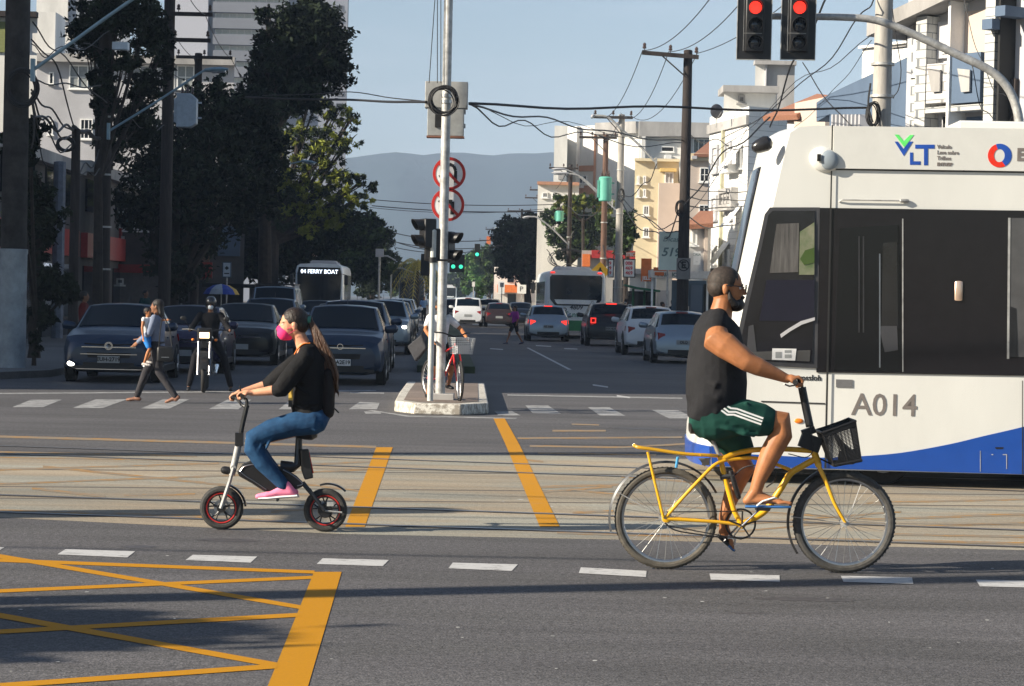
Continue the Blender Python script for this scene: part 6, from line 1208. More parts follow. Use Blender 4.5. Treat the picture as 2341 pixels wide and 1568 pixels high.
    sidep('seam', [(1901, 286), (1904, 286), (1889, 1070), (1884, 1070)], sm, .003, -.022)
    sidep('seam', [(2202, 292), (2205, 292), (2204.5, 393), (2202, 393)], sm, .003, e)
    sidep('seam', [(1904, 386), (2900, 401), (2900, 404), (1904, 388.5)], sm, .003, e)
    sidep('seam', [(1740, 916), (1886, 921), (1886, 924), (1740, 919)], sm, .003, e)
    rf = sidep('fairing', [(1905, 288), (2900, 303), (2900, 400), (1905, 385)], mat('fairing_white', (.61, .61, .58), .32, var=.03, coat=.4), .03, e)
    # grab rail under fairing
    a, b = L(1925, 457), L(2062, 459); mb = MB(); mb.tube([(a[0] - .03, e, a[1] - .02), (a[0], -.03, a[1]), (b[0], -.03, b[1]), (b[0] + .03, e, b[1] - .01)], .008, 6); mb.capsule([(b[0] - .01, -.03, b[1]), (b[0] + .05, -.02, b[1])], .02, 8); mb.build('grab_handle', M['galv'], rt)
    # blue skirt with swoosh
    top = curve3([V((x, y, 0)) for x, y in ((1583, 1018), (1640, 1029), (1700, 1037), (1786, 1042), (1885, 1046), (1963, 1043), (2059, 1035), (2167, 1016), (2247, 997), (2341, 975), (2470, 940), (2640, 890))], 4)
    sidep('blue_skirt', [(p.x if i else 1627, p.y) for i, p in enumerate(top) if i == 0 or p.x > 1627] + [(2900, 890), (2900, 1095), (2341, 1084), (1885, 1071), (1627, 1065)], blu, .006, e)
    # the blue carries on round the nose
    mb = MB(); zz = [L(1590, 1066)[1], L(1588, 1019)[1]]; ring = []
    for k in range(n):
        t = -1 + 2 * k / (n - 1); y = W2 / 2 * (1 + t); c = abs(t) ** 3.2; ring.append([(P[0][0] + c * .16 - .012, y, zz[0]), (P[1][0] + c * .16 - .012, y, zz[1]), (P[1][0] + .25, y, zz[1]), (P[0][0] + .25, y, zz[0])])
    mb.loft(ring); mb.build('nose_skirt', blu, rt, smooth=50)
    # windscreen on the nose
    mb = MB(); ring = []
    for k in range(4, n - 4):
        t = -1 + 2 * k / (n - 1); y = W2 / 2 * (1 + t); c = abs(t) ** 3.2; col_ = []
        for i in (4, 5, 6, 7, 8): x, z = P[i]; col_.append((x + c * .16 - .015, y, z))
        ring.append(col_ + [(P[8][0] + .2, y, P[8][1]), (P[4][0] + .25, y, P[4][1])])
    mb.loft(ring); mb.build('windscreen', cabg, rt, smooth=50)
    # lamp pods at the cab roof
    q = L(1746, 330); mb = MB(); mb.capsule([(q[0] + .02, -.0, q[1] + .01), (q[0] - .05, .02, q[1] - .02)], [(.08, .07), (.07, .08)], 16, lat=(0, 0, 1)); mb.build('camera_pod', mat('pod_dark', (.02, .02, .022), .2), rt)
    q = L(1880, 365); mb = MB(); mb.ell((q[0] + .02, -.0, q[1]), (.155, .07, .125), Matrix.Rotation(RAD(20), 3, 'Y'), 24, 14); mb.build('mirror_pod', wht, rt)
    mb = MB(); mb.ell((q[0] + .06, -.045, q[1] - .005), (.095, .04, .10), Matrix.Rotation(RAD(-25), 3, 'Y'), 20, 10); mb.build('pod_shade', mat('pod_blue_grey', (.24, .28, .32), .3), rt)
    mb = MB(); mb.b2((q[0] - .06, -.092, q[1] - .02), (q[0] - .025, -.07, q[1] + .05)); mb.build('pod_lens', M['dark'], rt)
    # lettering
    def tx(s_, x, y, hp, m, **k):
        q = L(x, y); return text(s_, 'lettering', m, rt, (q[0], -.036 if y < 400 else -.0032, q[1]), FR, hp / 230 * 1.36, .002, **k)
    gi = mat('number_grey', (.17, .15, .14), .5); bi = mat('logo_blue', (.015, .07, .36), .4)
    tx('A014', 2022, 928, 52, gi, bold=.002, sx=.98); tx('L T', 2101, 355, 42, bi, bold=.012) if False else None
    def stroke(nm, pts, m): return sidep(nm, pts, m, .003, -.0345)
    stroke('logo_v', [(2044, 324), (2051, 324), (2064, 341), (2078, 324), (2086, 324), (2065, 357)], bi)
    stroke('logo_v', [(2044, 308), (2053, 308), (2065, 323), (2079, 309), (2088, 309), (2066, 337)], mat('logo_green', (.12, .72, .16), .4))
    stroke('logo_l', [(2079, 349), (2086, 349), (2086, 369), (2103, 369), (2103, 377), (2079, 377)], bi)
    stroke('logo_t', [(2091, 331), (2135, 331), (2135, 340), (2120, 340), (2120, 378), (2111, 378), (2111, 340), (2091, 340)], bi)
    for s_, y in (('Veículo', 336), ('Leve sobre', 349), ('Trilhos', 362)): tx(s_, 2141, y, 9, gi, align='LEFT', bold=.0012, sx=.9)
    tx('EMTU/SP', 2141, 376, 7, gi, align='LEFT', bold=.003, sx=.95); tx('EMTU', 2323, 355, 28, gi, align='LEFT', bold=.008)
    c = L(2284, 356); R0 = 27 / 230
    for nm, m, a0, a1 in (('logo_ring', mat('logo_red', (.70, .03, .01), .4), 110, 300), ('logo_ring', bi, -60, 110)):
        pts = [(c[0] + math.cos(RAD(a)) * R0, c[1] + math.sin(RAD(a)) * R0) for a in range(a0, a1 + 1, 10)] + [(c[0] + math.cos(RAD(a)) * R0 * .45 - .004, c[1] + math.sin(RAD(a)) * R0 * .55) for a in range(a1, a0 - 1, -10)]
        sidep(nm, pts, m, .003, -.0345, loc=True)
    tx('vossloh', 1851, 864, 13, M['ink'], bold=.002)
    sidep('grey_vent', [(1911, 867), (1949, 868), (1949, 886), (1911, 885)], mat('vent_grey', (.14, .14, .145), .5), .004, e)
    mb = MB(); q = L(1826, 962); mb.ell((q[0], -.004, q[1]), (.045, .012, .026)); mb.build('side_marker', M['amber'], rt)
    sidep('hatch_latch', [(2274, 1022), (2294, 1022), (2292, 1026), (2276, 1026)], M['dark'], .003, -.0105)
    for a, b, c_, d in ((2266, 1038, 2270, 1040), (2292, 1038, 2300, 1040), (2300, 1038, 2301.5, 1072), (2240, 1030, 2241.2, 1078)): sidep('hatch_line', [(a, b), (c_, b), (c_, d), (a, d)], M['galv'], .003, -.0105)
    sidep('seam', [(2336, 870), (2338, 870), (2338, 1083), (2336, 1083)], sm, .003, -.0105)
    # underframe with bogies
    und = mat('underframe_black', (.010, .009, .009), .7, var=.3)
    z1 = zb - .003; mb = MB(); mb.b2((P[0][0] + .25, .12, .14), (end, W2 - .12, z1)); mb.build('underframe', und, rt, smooth=0)
    for x in (1.9, 3.7, 7.2): 
        for y in (.35, W2 - .35): wheel(rt, 0, 0, .3, .12, -1).location = (0, 0, 0) if False else (x, y, .3)
    for w_ in [c for c in rt.children if c.name.startswith('wheel')]: w_.rotation_euler = (0, 0, RAD(90))
    mb = MB(); mb.b2((.2, .04, .22), (end, .08, .30)); mb.build('obstacle_guard', und, rt, smooth=0)
    for x in (2.5, 2.0, 3.1, 4.2): mb = MB(); mb.b2((x, .0, .20), (x + .03, .06, .30)); mb.build('guard_bracket', M['galv'], rt, smooth=0)
    mb = MB(); mb.tube([(.6, -.0, .27), (end, -.0, .27)], .006, 5); mb.build('earth_cable', M['galv'], rt)
    # rooftop equipment
    for xa, xb in ((2.6, 4.8), (5.6, 8.2)):
        mb = MB(); mb.b2((xa, .5, zr), (xb, W2 - .5, zr + .12)); mb.build('roof_cover', wht, rt, smooth=0, bevel=.02)
    return rt
tram()
# ------------------------------------------------ people
from mathutils.bvhtree import BVHTree
def skin_mat(name, rgb): 
    m = mat(name, rgb, .5, var=.20, scale=7, spec=.35, bump=.05); b = m.node_tree.nodes['Principled BSDF']
    b.inputs['Subsurface Weight'].default_value = .08; b.inputs['Subsurface Radius'].default_value = (.02, .008, .004); b.inputs['Subsurface Scale'].default_value = .5; return m
SK1 = skin_mat('skin_tan', (.37, .150, .062)); SK2 = skin_mat('skin_light', (.58, .29, .175)); SK3 = skin_mat('skin_brown', (.24, .115, .065))
HAIRB = mat('hair_black', (.012, .009, .008), .55, var=.4, scale=30, stretch=(1, 1, .3), bump=.5, bscale=90); HAIRR = mat('hair_brown', (.035, .016, .009), .5, rgb2=(.10, .042, .018), scale=22, stretch=(1.5, 1.5, .2), bump=.6, bscale=80)
def cloth(name, rgb, **k): return mat(name, rgb, .85, var=k.pop('var', .18), scale=k.pop('scale', 5), spec=.2, bump=k.pop('bump', .7), bscale=k.pop('bscale', 9), **k)
def head_mesh(mb, c, f, u, s=1., nose=True):
    f = V(f).normalized(); u = V(u); u = (u - f * u.dot(f)).normalized(); l = u.cross(f); rot = Matrix((f, l, u)).transposed()
    P = lambda a, b, d: V(c) + (f * a + l * b + u * d) * s
    E = lambda a, b, d, r: mb.ell(P(a, b, d), tuple(q * s for q in r), rot, 14, 10)
    E(-.015, 0, .030, (.098, .076, .090)); E(.028, 0, -.020, (.066, .062, .085)); E(.042, 0, -.078, (.046, .044, .036)); E(-.02, 0, -.04, (.062, .058, .06)); E(.062, 0, .020, (.030, .050, .022))
    if nose:
        mb.capsule([P(.086, 0, .008), P(.104, 0, -.022)], [.009 * s, .014 * s], 8); E(.084, 0, -.052, (.014, .024, .008)); E(.082, 0, -.064, (.013, .022, .007)); E(.082, 0, -.095, (.016, .02, .014))
    for q in (-1, 1):
        E(-.012, q * .078, -.012, (.018, .010, .032)); E(.055, q * .034, -.03, (.022, .02, .022))
    return P, rot
def hand(mb, wr, fw, up, ax, grip, r=.009, s=1., side=1):
    """fist closed on a bar: fw forward (wrist to knuckles), up, ax bar axis, grip = centre of the hand on the bar"""
    fw, up, ax = V(fw).normalized(), V(up).normalized(), V(ax).normalized(); G = V(grip)
    k = G + up * .028 * s + fw * .002 * s
    mb.capsule([V(wr), V(wr).lerp(k, .5) + up * .004, k - fw * .014 * s], [(.032 * s, .02 * s), (.040 * s, .020 * s), (.042 * s, .018 * s)], 14, lat=tuple(ax))
    for i in range(4):
        ln = (1, 1.08, 1.02, .85)[i] * s; b = G + ax * side * (i - 1.5) * .0215 * s; rr = r * s * (1, 1.03, .98, .86)[i]
        mb.capsule([b + up * .027 * s - fw * .012 * s, b + up * .028 * ln + fw * .016 * ln, b + fw * .036 * ln + up * .006, b + fw * .026 * ln - up * .020 * ln, b + fw * .004 * ln - up * .026 * ln], [rr * 1.15, rr * 1.08, rr, rr * .95, rr * .8], 8)
    t = G - ax * side * .040 * s
    mb.capsule([t - fw * .030 * s + up * .014 * s, t - ax * side * .008 * s - fw * .004 * s - up * .006 * s, t + fw * .018 * s - up * .018 * s + ax * side * .014 * s], [.014 * s, .012 * s, .0095 * s], 8)
def leg(mb, h, k, a, r, lat, i=0., t1=1., calf=True, bend=V((0, 0, 0))):
    h, k, a = V(h), V(k), V(a); rh, rk, ra = r
    if t1 <= 1: e = h.lerp(k, t1); mb.capsule([h, h.lerp(e, .5), e], [rh + i, (rh + (rk - rh) * t1 * .5) + i, rh + (rk - rh) * t1 + i], 14); return
    t = t1 - 1; pts = [h, h.lerp(k, .5), k, k.lerp(a, .25) + bend, k.lerp(a, .55) + bend * .6, a]; rr = [rh, (rh + rk) * .5, rk, rk * .98, (rk + ra) * .48, ra]
    if t < 1:
        e = k.lerp(a, t); pts = [h, h.lerp(k, .5), k, k.lerp(e, .5), e]; rr = [rh, (rh + rk) * .5, rk, rk + (ra - rk) * t * .5, rk + (ra - rk) * t]
    mb.capsule(pts, [q + i for q in rr], 14)
def foot(mb, an, heel, toe, lat, s=1., toes=True, i=0.):
    an, heel, toe, lat = V(an), V(heel), V(toe), V(lat).normalized(); d = (toe - heel); up = lat.cross(d).normalized()
    if up.z < 0: up = -up
    mb.capsule([an, heel + up * .035 * s + d * .05], [.036 * s + i, .034 * s + i], 10)
    mb.capsule([heel + up * .028 * s, heel.lerp(toe, .45) + up * .034 * s, heel.lerp(toe, .78) + up * .022 * s], [(.030 * s + i, .028 * s + i), (.036 * s + i, .028 * s + i), (.044 * s + i, .018 * s + i)], 12, lat=tuple(lat))
    mb.capsule([an.lerp(heel + up * .03, .3), heel.lerp(toe, .6) + up * .028 * s], [.032 * s + i, .024 * s + i], 10)
    if toes:
        for q in range(5):
            b = heel.lerp(toe, .74) + lat * (q - 2) * .017 * s + up * .014 * s; L_ = d.length * (.26 - .022 * q) * s; mb.capsule([b, b + d.normalized() * L_ * .6 + up * .004, b + d.normalized() * L_ - up * .004], [.012 * s, .011 * s, (.011 if q else .013) * s], 8)
    else: mb.capsule([heel.lerp(toe, .7) + up * .024 * s, toe + up * .02 * s], [(.042 * s + i, .026 * s + i), (.030 * s + i, .018 * s + i)], 10, lat=tuple(lat))
def decal(name, target, o, lines, wd, m, parent, th=.003):
    me = target.data; bv = BVHTree.FromPolygons([V(v.co) + V(o) for v in me.vertices], [tuple(p.vertices) for p in me.polygons]); C = V((0, 0, CZ)); mb = MB()
    for ln in lines:
        P = []
        for k in range(len(ln) - 1):
            for j in range(7):
                t = j / 6; x = ln[k][0] + (ln[k + 1][0] - ln[k][0]) * t; y = ln[k][1] + (ln[k + 1][1] - ln[k][1]) * t; d = ray(x, y).normalized(); h = bv.ray_cast(C, d)
                if h[0] is not None: P.append((h[0] - V(o), h[1] if h[1].dot(d) < 0 else -h[1]))
        if len(P) < 2: continue
        rings = []
        for i, (p, n) in enumerate(P):
            t = (P[min(i + 1, len(P) - 1)][0] - P[max(i - 1, 0)][0]).normalized(); s_ = t.cross(n).normalized() * wd / 2
            rings.append([p + s_ + n * th, p - s_ + n * th, p - s_ - n * .004, p + s_ - n * .004])
        mb.loft(rings)
    return mb.build(name, m, parent, smooth=0)

# ---- the man on the yellow bicycle -------------------------------------------------
YM = 16.09
def pm(x, y, lat=0.): return at(1371.8 + x * .4783, 585.3 + y * .4783, YM + lat) - OM
OM = V((at(1725, 1190, YM).x, YM, 0))
man = empty('person', OM, 0, 'bearded man in a black sleeveless shirt and green striped shorts riding the yellow bicycle', 'person')
LAT = (0, 1, 0)
mb = MB()
# torso core, neck, head
mb.tube([pm(580, 262), pm(562, 330), pm(556, 500), pm(556, 680), pm(550, 790)], [(.08, .055), (.16, .09), (.18, .13), (.18, .13), (.14, .09)], 18, lat=LAT)
mb.capsule([pm(572, 300), pm(590, 215)], [.082, .068], 14)
HP, HR = head_mesh(mb, pm(608, 152), (1, -.06, -.06), (.06, 0, 1), 1.15)
sh, el, wr = pm(555, 395, -.225), pm(706, 508, -.30), pm(893, 586, -.275)
mb.capsule([pm(560, 365, -.18), sh + V((0, 0, -.01)), sh.lerp(el, .3) + V((0, 0, -.0)), sh.lerp(el, .65), el, el.lerp(wr, .28), el.lerp(wr, .65), wr], [.075, .092, .090, .076, .064, .061, .045, .031], 16)
hand(mb, wr, (1, 0, .15), (-.1, 0, 1), (-.12, 1, 0), pm(935, 603, -.275), .0105, 1.12, 1)
sh2, el2, wr2 = pm(565, 390, .225), pm(720, 510, .30), pm(893, 586, .275)
mb.capsule([pm(560, 365, .18), sh2, sh2.lerp(el2, .5), el2, el2.lerp(wr2, .35), wr2], [.075, .09, .078, .062, .055, .031], 14)
hand(mb, wr2, (1, 0, .15), (-.1, 0, 1), (.12, 1, 0), pm(935, 603, .275), .0105, 1.12, -1)
# near leg
hp, kn, an = pm(545, 790, -.11), pm(868, 792, -.12), pm(745, 1118, -.13)
mb.capsule([hp, hp.lerp(kn, .5), pm(800, 792, -.12), kn, pm(868, 850, -.12), pm(822, 930, -.125), pm(790, 1000, -.13), pm(760, 1070, -.13), an], [.09, .088, .086, .080, .076, .073, .062, .047, .042], 16)
foot(mb, an, pm(702, 1190, -.13), pm(905, 1188, -.14), LAT, 1.05)
# far leg
h2, k2, a2 = pm(560, 800, .11), pm(692, 1022, .11), pm(592, 1250, .12)
mb.capsule([h2, h2.lerp(k2, .5), k2, k2.lerp(a2, .3) + V((-.02, 0, 0)), a2], [.09, .085, .074, .066, .038], 14)
foot(mb, a2, pm(570, 1330, .13), pm(630, 1398, .13), LAT, .95, toes=True)
bodyM = fuse(mb, 'body', SK1, man, .0065, 5)
# shirt
mb = MB()
mb.tube([pm(578, 268), pm(566, 290), pm(560, 335), pm(558, 400), pm(556, 500), pm(556, 600), pm(553, 680), pm(532, 740), pm(512, 800)],
        [(.085, .062), (.150, .108), (.205, .152), (.222, .175), (.220, .196), (.222, .206), (.222, .205), (.212, .172), (.200, .140)], 26, lat=LAT)
for s_ in (-1, 1): mb.capsule([pm(565, 300, s_ * .08), pm(554, 340, s_ * .180), pm(548, 385, s_ * .182)], [(.075), .076, .068], 14)
mb.capsule([pm(470, 700, 0), pm(470, 770, 0)], [(.17, .05)] * 2, 14, lat=LAT)
for (xa, ya, xb, yb, lt) in ((500, 600, 600, 625, -.218), (510, 680, 610, 672, -.218), (520, 735, 590, 742, -.208)): mb.capsule([pm(xa, ya, lt * .85), pm((xa + xb) / 2, (ya + yb) / 2 + 6, lt * .98), pm(xb, yb, lt * .88)], [.014, .026, .014], 8)
shirt = fuse(mb, 'shirt', cloth('black_tshirt', (.017, .017, .019), bump=.9, bscale=7), man, .010, 3)
0 and decal('armhole_seam', shirt, OM, [[(1604 + 2, 757), (1600, 775), (1606, 800), (1622, 826)]], .006, M['black'], man, .002)
# shorts
green = cloth('green_shorts', (.007, .042, .032), rgb2=(.012, .062, .047), scale=9, bump=.8, bscale=6)
mb = MB()
mb.tube([pm(520, 740), pm(528, 790), pm(550, 830)], [(.205, .135), (.21, .155), (.18, .12)], 22, lat=LAT)
mb.capsule([pm(545, 785, -.09), pm(620, 772, -.10), pm(700, 768, -.115), pm(775, 785, -.12)], [(.135, .145), (.130, .130), (.122, .118), (.118, .112)], 18, lat=LAT)
mb.capsule([pm(560, 800, .09), pm(620, 860, .10), pm(655, 910, .11)], [.13, .122, .115], 16)
mb.capsule([pm(600, 850, 0), pm(640, 900, .04)], [.09, .07], 12)
for (xa, ya, xb, yb) in ((520, 800, 700, 850), (560, 780, 640, 800), (700, 700, 760, 850), (640, 840, 740, 860)): mb.capsule([pm(xa, ya, -.20), pm((xa + xb) / 2, (ya + yb) / 2, -.215), pm(xb, yb, -.195)], [.010, .018, .010], 8)
shorts = fuse(mb, 'shorts', green, man, .009, 3)
mb = MB()
c2 = lambda x, y: (1371.8 + x * .4783, 585.3 + y * .4783)
decal('white_stripe', shorts, OM, [[c2(600, 712), c2(625, 728), c2(655, 731), c2(780, 776)]], .012, M['white'], shorts); decal('white_stripe', shorts, OM, [[c2(590, 726), c2(615, 745), c2(648, 745), c2(775, 790)]], .012, M['white'], shorts); decal('white_stripe', shorts, OM, [[c2(580, 738), c2(608, 758), c2(640, 758), c2(770, 804)]], .012, M['white'], shorts)
# hair, beard, ear, eye, glasses
mb = MB(); mb.ell(HP(-.022, 0, .036), (.1135, .0915, .1045), HR, 20, 14); mb.ell(HP(-.045, 0, .0), (.085, .0885, .078), HR, 16, 12); fuse(mb, 'hair', mat('hair_short_dark', (.030, .021, .016), .7, var=.5, scale=60), man, .007, 3)
mb = MB(); mb.ell(HP(.056, 0, -.092), (.062, .058, .050), HR, 16, 12); mb.ell(HP(.086, 0, -.048), (.026, .036, .014), HR, 12, 8)
for q in (-1, 1): mb.capsule([HP(.008, q * .070, -.02), HP(.02, q * .068, -.06), HP(.05, q * .052, -.09)], [.012, .020, .028], 10)
fuse(mb, 'beard', HAIRB, man, .006, 2)
for q in (-1, 1):
    mb = MB(); mb.ell(HP(.072, q * .036, .004), (.012, .014, .010), HR, 10, 8); mb.build('eye', mat('eye_white', (.55, .5, .48), .3), man)
    mb = MB(); mb.capsule([HP(.088, q * .02, .024), HP(.078, q * .055, .022)], [.006, .004], 6); mb.build('eyebrow', HAIRB, man)
mb = MB()
for q in (-1, 1):
    mb.tube([HP(-.01, q * .094, .012), HP(.05, q * .092, .014), HP(.096, q * .080, .010)], .004, 6); mb.lathe([(.030, -.003), (.030, .003), (.025, .003), (.025, -.003)], HP(.108, q * .040, .002), (V(HR.col[1]), V(HR.col[2]), V(HR.col[0])), 16, closed=True)
mb.tube([HP(.112, -.014, .008), HP(.112, .014, .008)], .004, 6); gl = mb.build('glasses', M['black'], man)
mb = MB(); [mb.lathe([(.026, 0), (0, .001)], HP(.108, q * .040, .002), (V(HR.col[1]), V(HR.col[2]), V(HR.col[0])), 14) for q in (-1, 1)]; mb.build('lens', M['glass'], gl)
# tattoo shading on the arm is left to the skin; flip flops
for (hx, tx_, lt, nm) in (((698, 1197), (912, 1199), -.135, 'n'), ((572, 1338), (640, 1408), .13, 'f')):
    h, t = pm(*hx, lt), pm(*tx_, lt - (.01 if nm == 'n' else 0)); d = (t - h); up = V(LAT).cross(d).normalized(); up = up if up.z > 0 else -up
    mb = MB(); mb.tube([h - d * .02, h + d * .1, h + d * .45, h + d * .8, t], [(.022, .009), (.036, .010), (.036, .010), (.048, .010), (.028, .008)], 16, lat=LAT); ff = mb.build('flip_flop', mat('flip_flop_blue', (.03, .13, .36) if nm == 'n' else (.03, .13, .36), .6), man)
    mb = MB(); a = h + d * .80 + up * .03
    for q in (-1, 1): mb.tube([a, h + d * .62 + up * .064 + V((0, q * .030, 0)), h + d * .35 + up * .040 + V((0, q * .046, 0)), h + d * .22 + up * .008 + V((0, q * .040, 0))], .0065, 6)
    mb.build('strap', M['white'], ff)
# ---- yellow bicycle ---------------------------------------------------------------
YB = mat('bicycle_yellow', (.72, .38, .012), .35, var=.08, scale=8, coat=.3)
OB = V((at(1725, 1300, YM).x, YM, 0)); bike = empty('bicycle', OB, 0, 'yellow cruiser bicycle with rear rack and black wire basket ridden by the man', 'bicycle')
def pb(x, y, lat=0.): return at(1371.8 + x * .4783, 585.3 + y * .4783, YM + lat) - OB
def bwheel(parent, c, r, w_=.05, spokes=32, tread=None, front=False, hub=.03, blur=False, nm='wheel'):
    wh = bpy.data.objects.new(nm, None)
    mb = MB(); n = 10; prof = [(r - w_ / 2 + math.cos(2 * math.pi * k / n) * w_ / 2, math.sin(2 * math.pi * k / n) * w_ / 2) for k in range(n)]
    mb.lathe(prof, (0, 0, 0), 'y', 56, closed=True)
    for k in range(72):
        a = 2 * math.pi * k / 72; mb.box((math.cos(a) * (r - .001), 0, math.sin(a) * (r - .001)), (.005, w_ * .55, .012), Matrix.Rotation(-a, 3, 'Y'))
    wh = mb.build(nm, tread or M['rubber'], parent, loc=c)
    mb = MB(); ri = r - w_ - .002; mb.lathe([(ri + .012, -.014), (ri + .012, .014), (ri - .004, .012), (ri - .010, 0), (ri - .004, -.012)], (0, 0, 0), 'y', 56, closed=True); mb.build('rim', M['steel'], wh)
    if spokes:
        mb = MB()
        for k in range(spokes):
            a = 2 * math.pi * k / spokes; b = a + (.55 if k % 4 < 2 else -.55); sd = .03 if k % 2 else -.03; mb.tube([(math.cos(b) * hub * .8, sd, math.sin(b) * hub * .8), (math.cos(a) * ri, 0, math.sin(a) * ri)], .0014, 4)
        mb.build('spokes', mat('spoke_steel', (.6, .6, .58), .3, .9), wh)
    mb = MB(); mb.lathe([(.012, -.055), (.012, -.035), (hub, -.034), (hub, -.028), (.016, -.026), (.016, .026), (hub, .028), (hub, .034), (.012, .035), (.012, .055)], (0, 0, 0), 'y', 16); mb.build('hub', M['galv'], wh)
    return wh
tread = mat('dusty_tyre', (.055, .052, .048), .85, var=.3, scale=30)
WR = pb(314, 1250); WF = pb(1167, 1268); WR.z = .343; WF.z = .343
bwheel(bike, WR, .343, .052, tread=mat('tan_tyre', (.085, .075, .06), .85, var=.3, scale=20)); bwheel(bike, WF, .343, .056, tread=tread, front=True)
BB = pb(675, 1283)
HT, HB = pb(1012, 905), pb(1040, 985)
mb = MB(); mb.tube([pb(1006, 885), HT, HB, pb(1046, 1005)], [.022, .024, .024, .022], 14)
mb.tube(curve3([pb(575, 975), pb(640, 945), pb(700, 932), pb(755, 925), pb(880, 922), pb(1008, 930)]), .018, 12)
mb.tube(curve3([pb(600, 975), pb(660, 968), pb(745, 966), pb(840, 995), pb(905, 1020)]), .0125, 10)
mb.tube(curve3([pb(1032, 968), pb(965, 1005), pb(910, 1040), pb(865, 1110), pb(800, 1205), pb(750, 1245), BB]), .022, 12)
mb.tube([BB, pb(640, 1215), pb(600, 1070), pb(572, 955)], .018, 12)
for s_ in (-1, 1):
    mb.tube(curve3([pb(600, 975, s_ * .015), pb(545, 1000, s_ * .035), pb(470, 1075, s_ * .05), pb(400, 1150, s_ * .055), WR + V((0, s_ * .06, .015))]), .0115, 10)
    mb.tube([BB + V((0, s_ * .03, 0)), pb(560, 1270, s_ * .045), WR + V((0, s_ * .06, 0))], .0115, 10)
mb.ell(WR + V((0, -.062, 0)), (.030, .006, .026)); mb.ell(WR + V((0, .062, 0)), (.030, .006, .026)); mb.lathe([(.026, -.04), (.026, .04)], BB, 'y', 16)
mb.build('frame', YB, bike)
mb = MB()
for s_ in (-1, 1): mb.tube(curve3([pb(1046, 1005, s_ * .035), pb(1085, 1090, s_ * .055), pb(1120, 1180, s_ * .06), WF + V((0, s_ * .062, 0))]), [.016 - .006 * (i / 18) for i in range(19)], 10)
mb.tube([pb(1044, 1000, -.05), pb(1044, 1000, .05)], .018, 10); mb.build('fork', YB, bike)
mb = MB(); mb.tube([pb(1010, 900), pb(1004, 885), pb(985, 825)], .014, 8); mb.box(pb(1005, 890), (.14, .075, .10), Matrix.Rotation(RAD(18), 3, 'Y')); mb.box(pb(996, 838), (.09, .06, .045), Matrix.Rotation(RAD(-20), 3, 'Y'))
mb.tube([pb(1003, 815), pb(985, 730), pb(965, 628)], .027, 12); mb.tube(curve3([pb(935, 603, -.37), pb(940, 605, -.26), pb(962, 618, -.08), pb(965, 622, 0), pb(962, 618, .08), pb(940, 605, .26), pb(935, 603, .37)]), .0115, 10); mb.build('handlebar', M['black'], bike)
for s_ in (-1, 1):
    mb = MB(); mb.tube([pb(932, 603, s_ * .38), pb(942, 606, s_ * .22)], .017, 12); mb.build('grip', M['rubber'], bike)
    mb = MB(); mb.tube([pb(950, 614, s_ * .2), pb(905, 622, s_ * .24), pb(880, 612, s_ * .31)], .006, 6); mb.build('brake_lever', M['galv'], bike)
# saddle and post
mb = MB(); mb.loft([[pb(x, y + dz, 0) + V((0, math.cos(a) * w_, math.sin(a) * h_)) for a in [2 * math.pi * j / 16 for j in range(16)]] for x, y, w_, h_, dz in ((424, 815, .05, .03, 0), (432, 815, .095, .048, 0), (470, 815, .105, .052, 0), (520, 818, .09, .045, 0), (580, 822, .05, .03, 0), (640, 828, .026, .02, 0), (660, 832, .012, .012, 0))]); mb.build('saddle', mat('saddle_black', (.015, .015, .015), .3), bike)
mb = MB(); mb.tube([pb(572, 960), pb(540, 880), pb(520, 840)], .0135, 10); mb.tube([pb(455, 845), pb(600, 850)], .006, 6); mb.build('seat_post', M['galv'], bike)
# rack
mb = MB()
for s_ in (-1, 1):
    mb.tube(curve3([pb(162, 904, s_ * .03), pb(185, 914, s_ * .07), pb(260, 925, s_ * .07), pb(400, 945, s_ * .065), pb(520, 952, s_ * .04), pb(560, 955, s_ * .015)]), .012, 8); mb.tube([pb(228, 935, s_ * .07), pb(262, 1080, s_ * .075), WR + V((-.02, s_ * .07, .01))], .010, 8)
for x in (200, 270, 340, 410, 480): mb.tube([pb(x, 912 + (x - 200) * .14, -.07), pb(x, 912 + (x - 200) * .14, .07)], .006, 6)
mb.build('rear_rack', YB, bike); mb = MB(); mb.tube([pb(372, 960, -.075), pb(364, 1010, -.06)], .010, 8); mb.build('blue_tag', mat('tag_blue', (.08, .35, .65), .4), bike)
# fenders
def fender(c, R0, a0, a1, m, wd=.06, nm='mudguard'):
    mb = MB(); rings = []
    for j in range(25):
        a = RAD(a0 + (a1 - a0) * j / 24); d = V((math.cos(a), 0, math.sin(a)))
        rings.append([c + d * (R0 + dz) + V((0, y, 0)) for y, dz in ((-wd / 2, -.014), (-wd * .3, 0), (wd * .3, 0), (wd / 2, -.014), (wd * .28, -.004), (-wd * .28, -.004))])
    mb.loft(rings); return mb.build(nm, m, bike)
fender(WR, .385, 28, 195, mat('fender_grey', (.05, .052, .056), .4, .3), .062); fender(WF, .385, 118, 215, M['black'], .06)
mb = MB(); mb.tube([WR + V((0, -.07, 0)), WR + V((-.33, -.04, .17))], .003, 4); mb.tube([WF + V((0, -.07, 0)), WF + V((-.36, -.03, .03))], .003, 4); mb.build('fender_stay', M['galv'], bike)
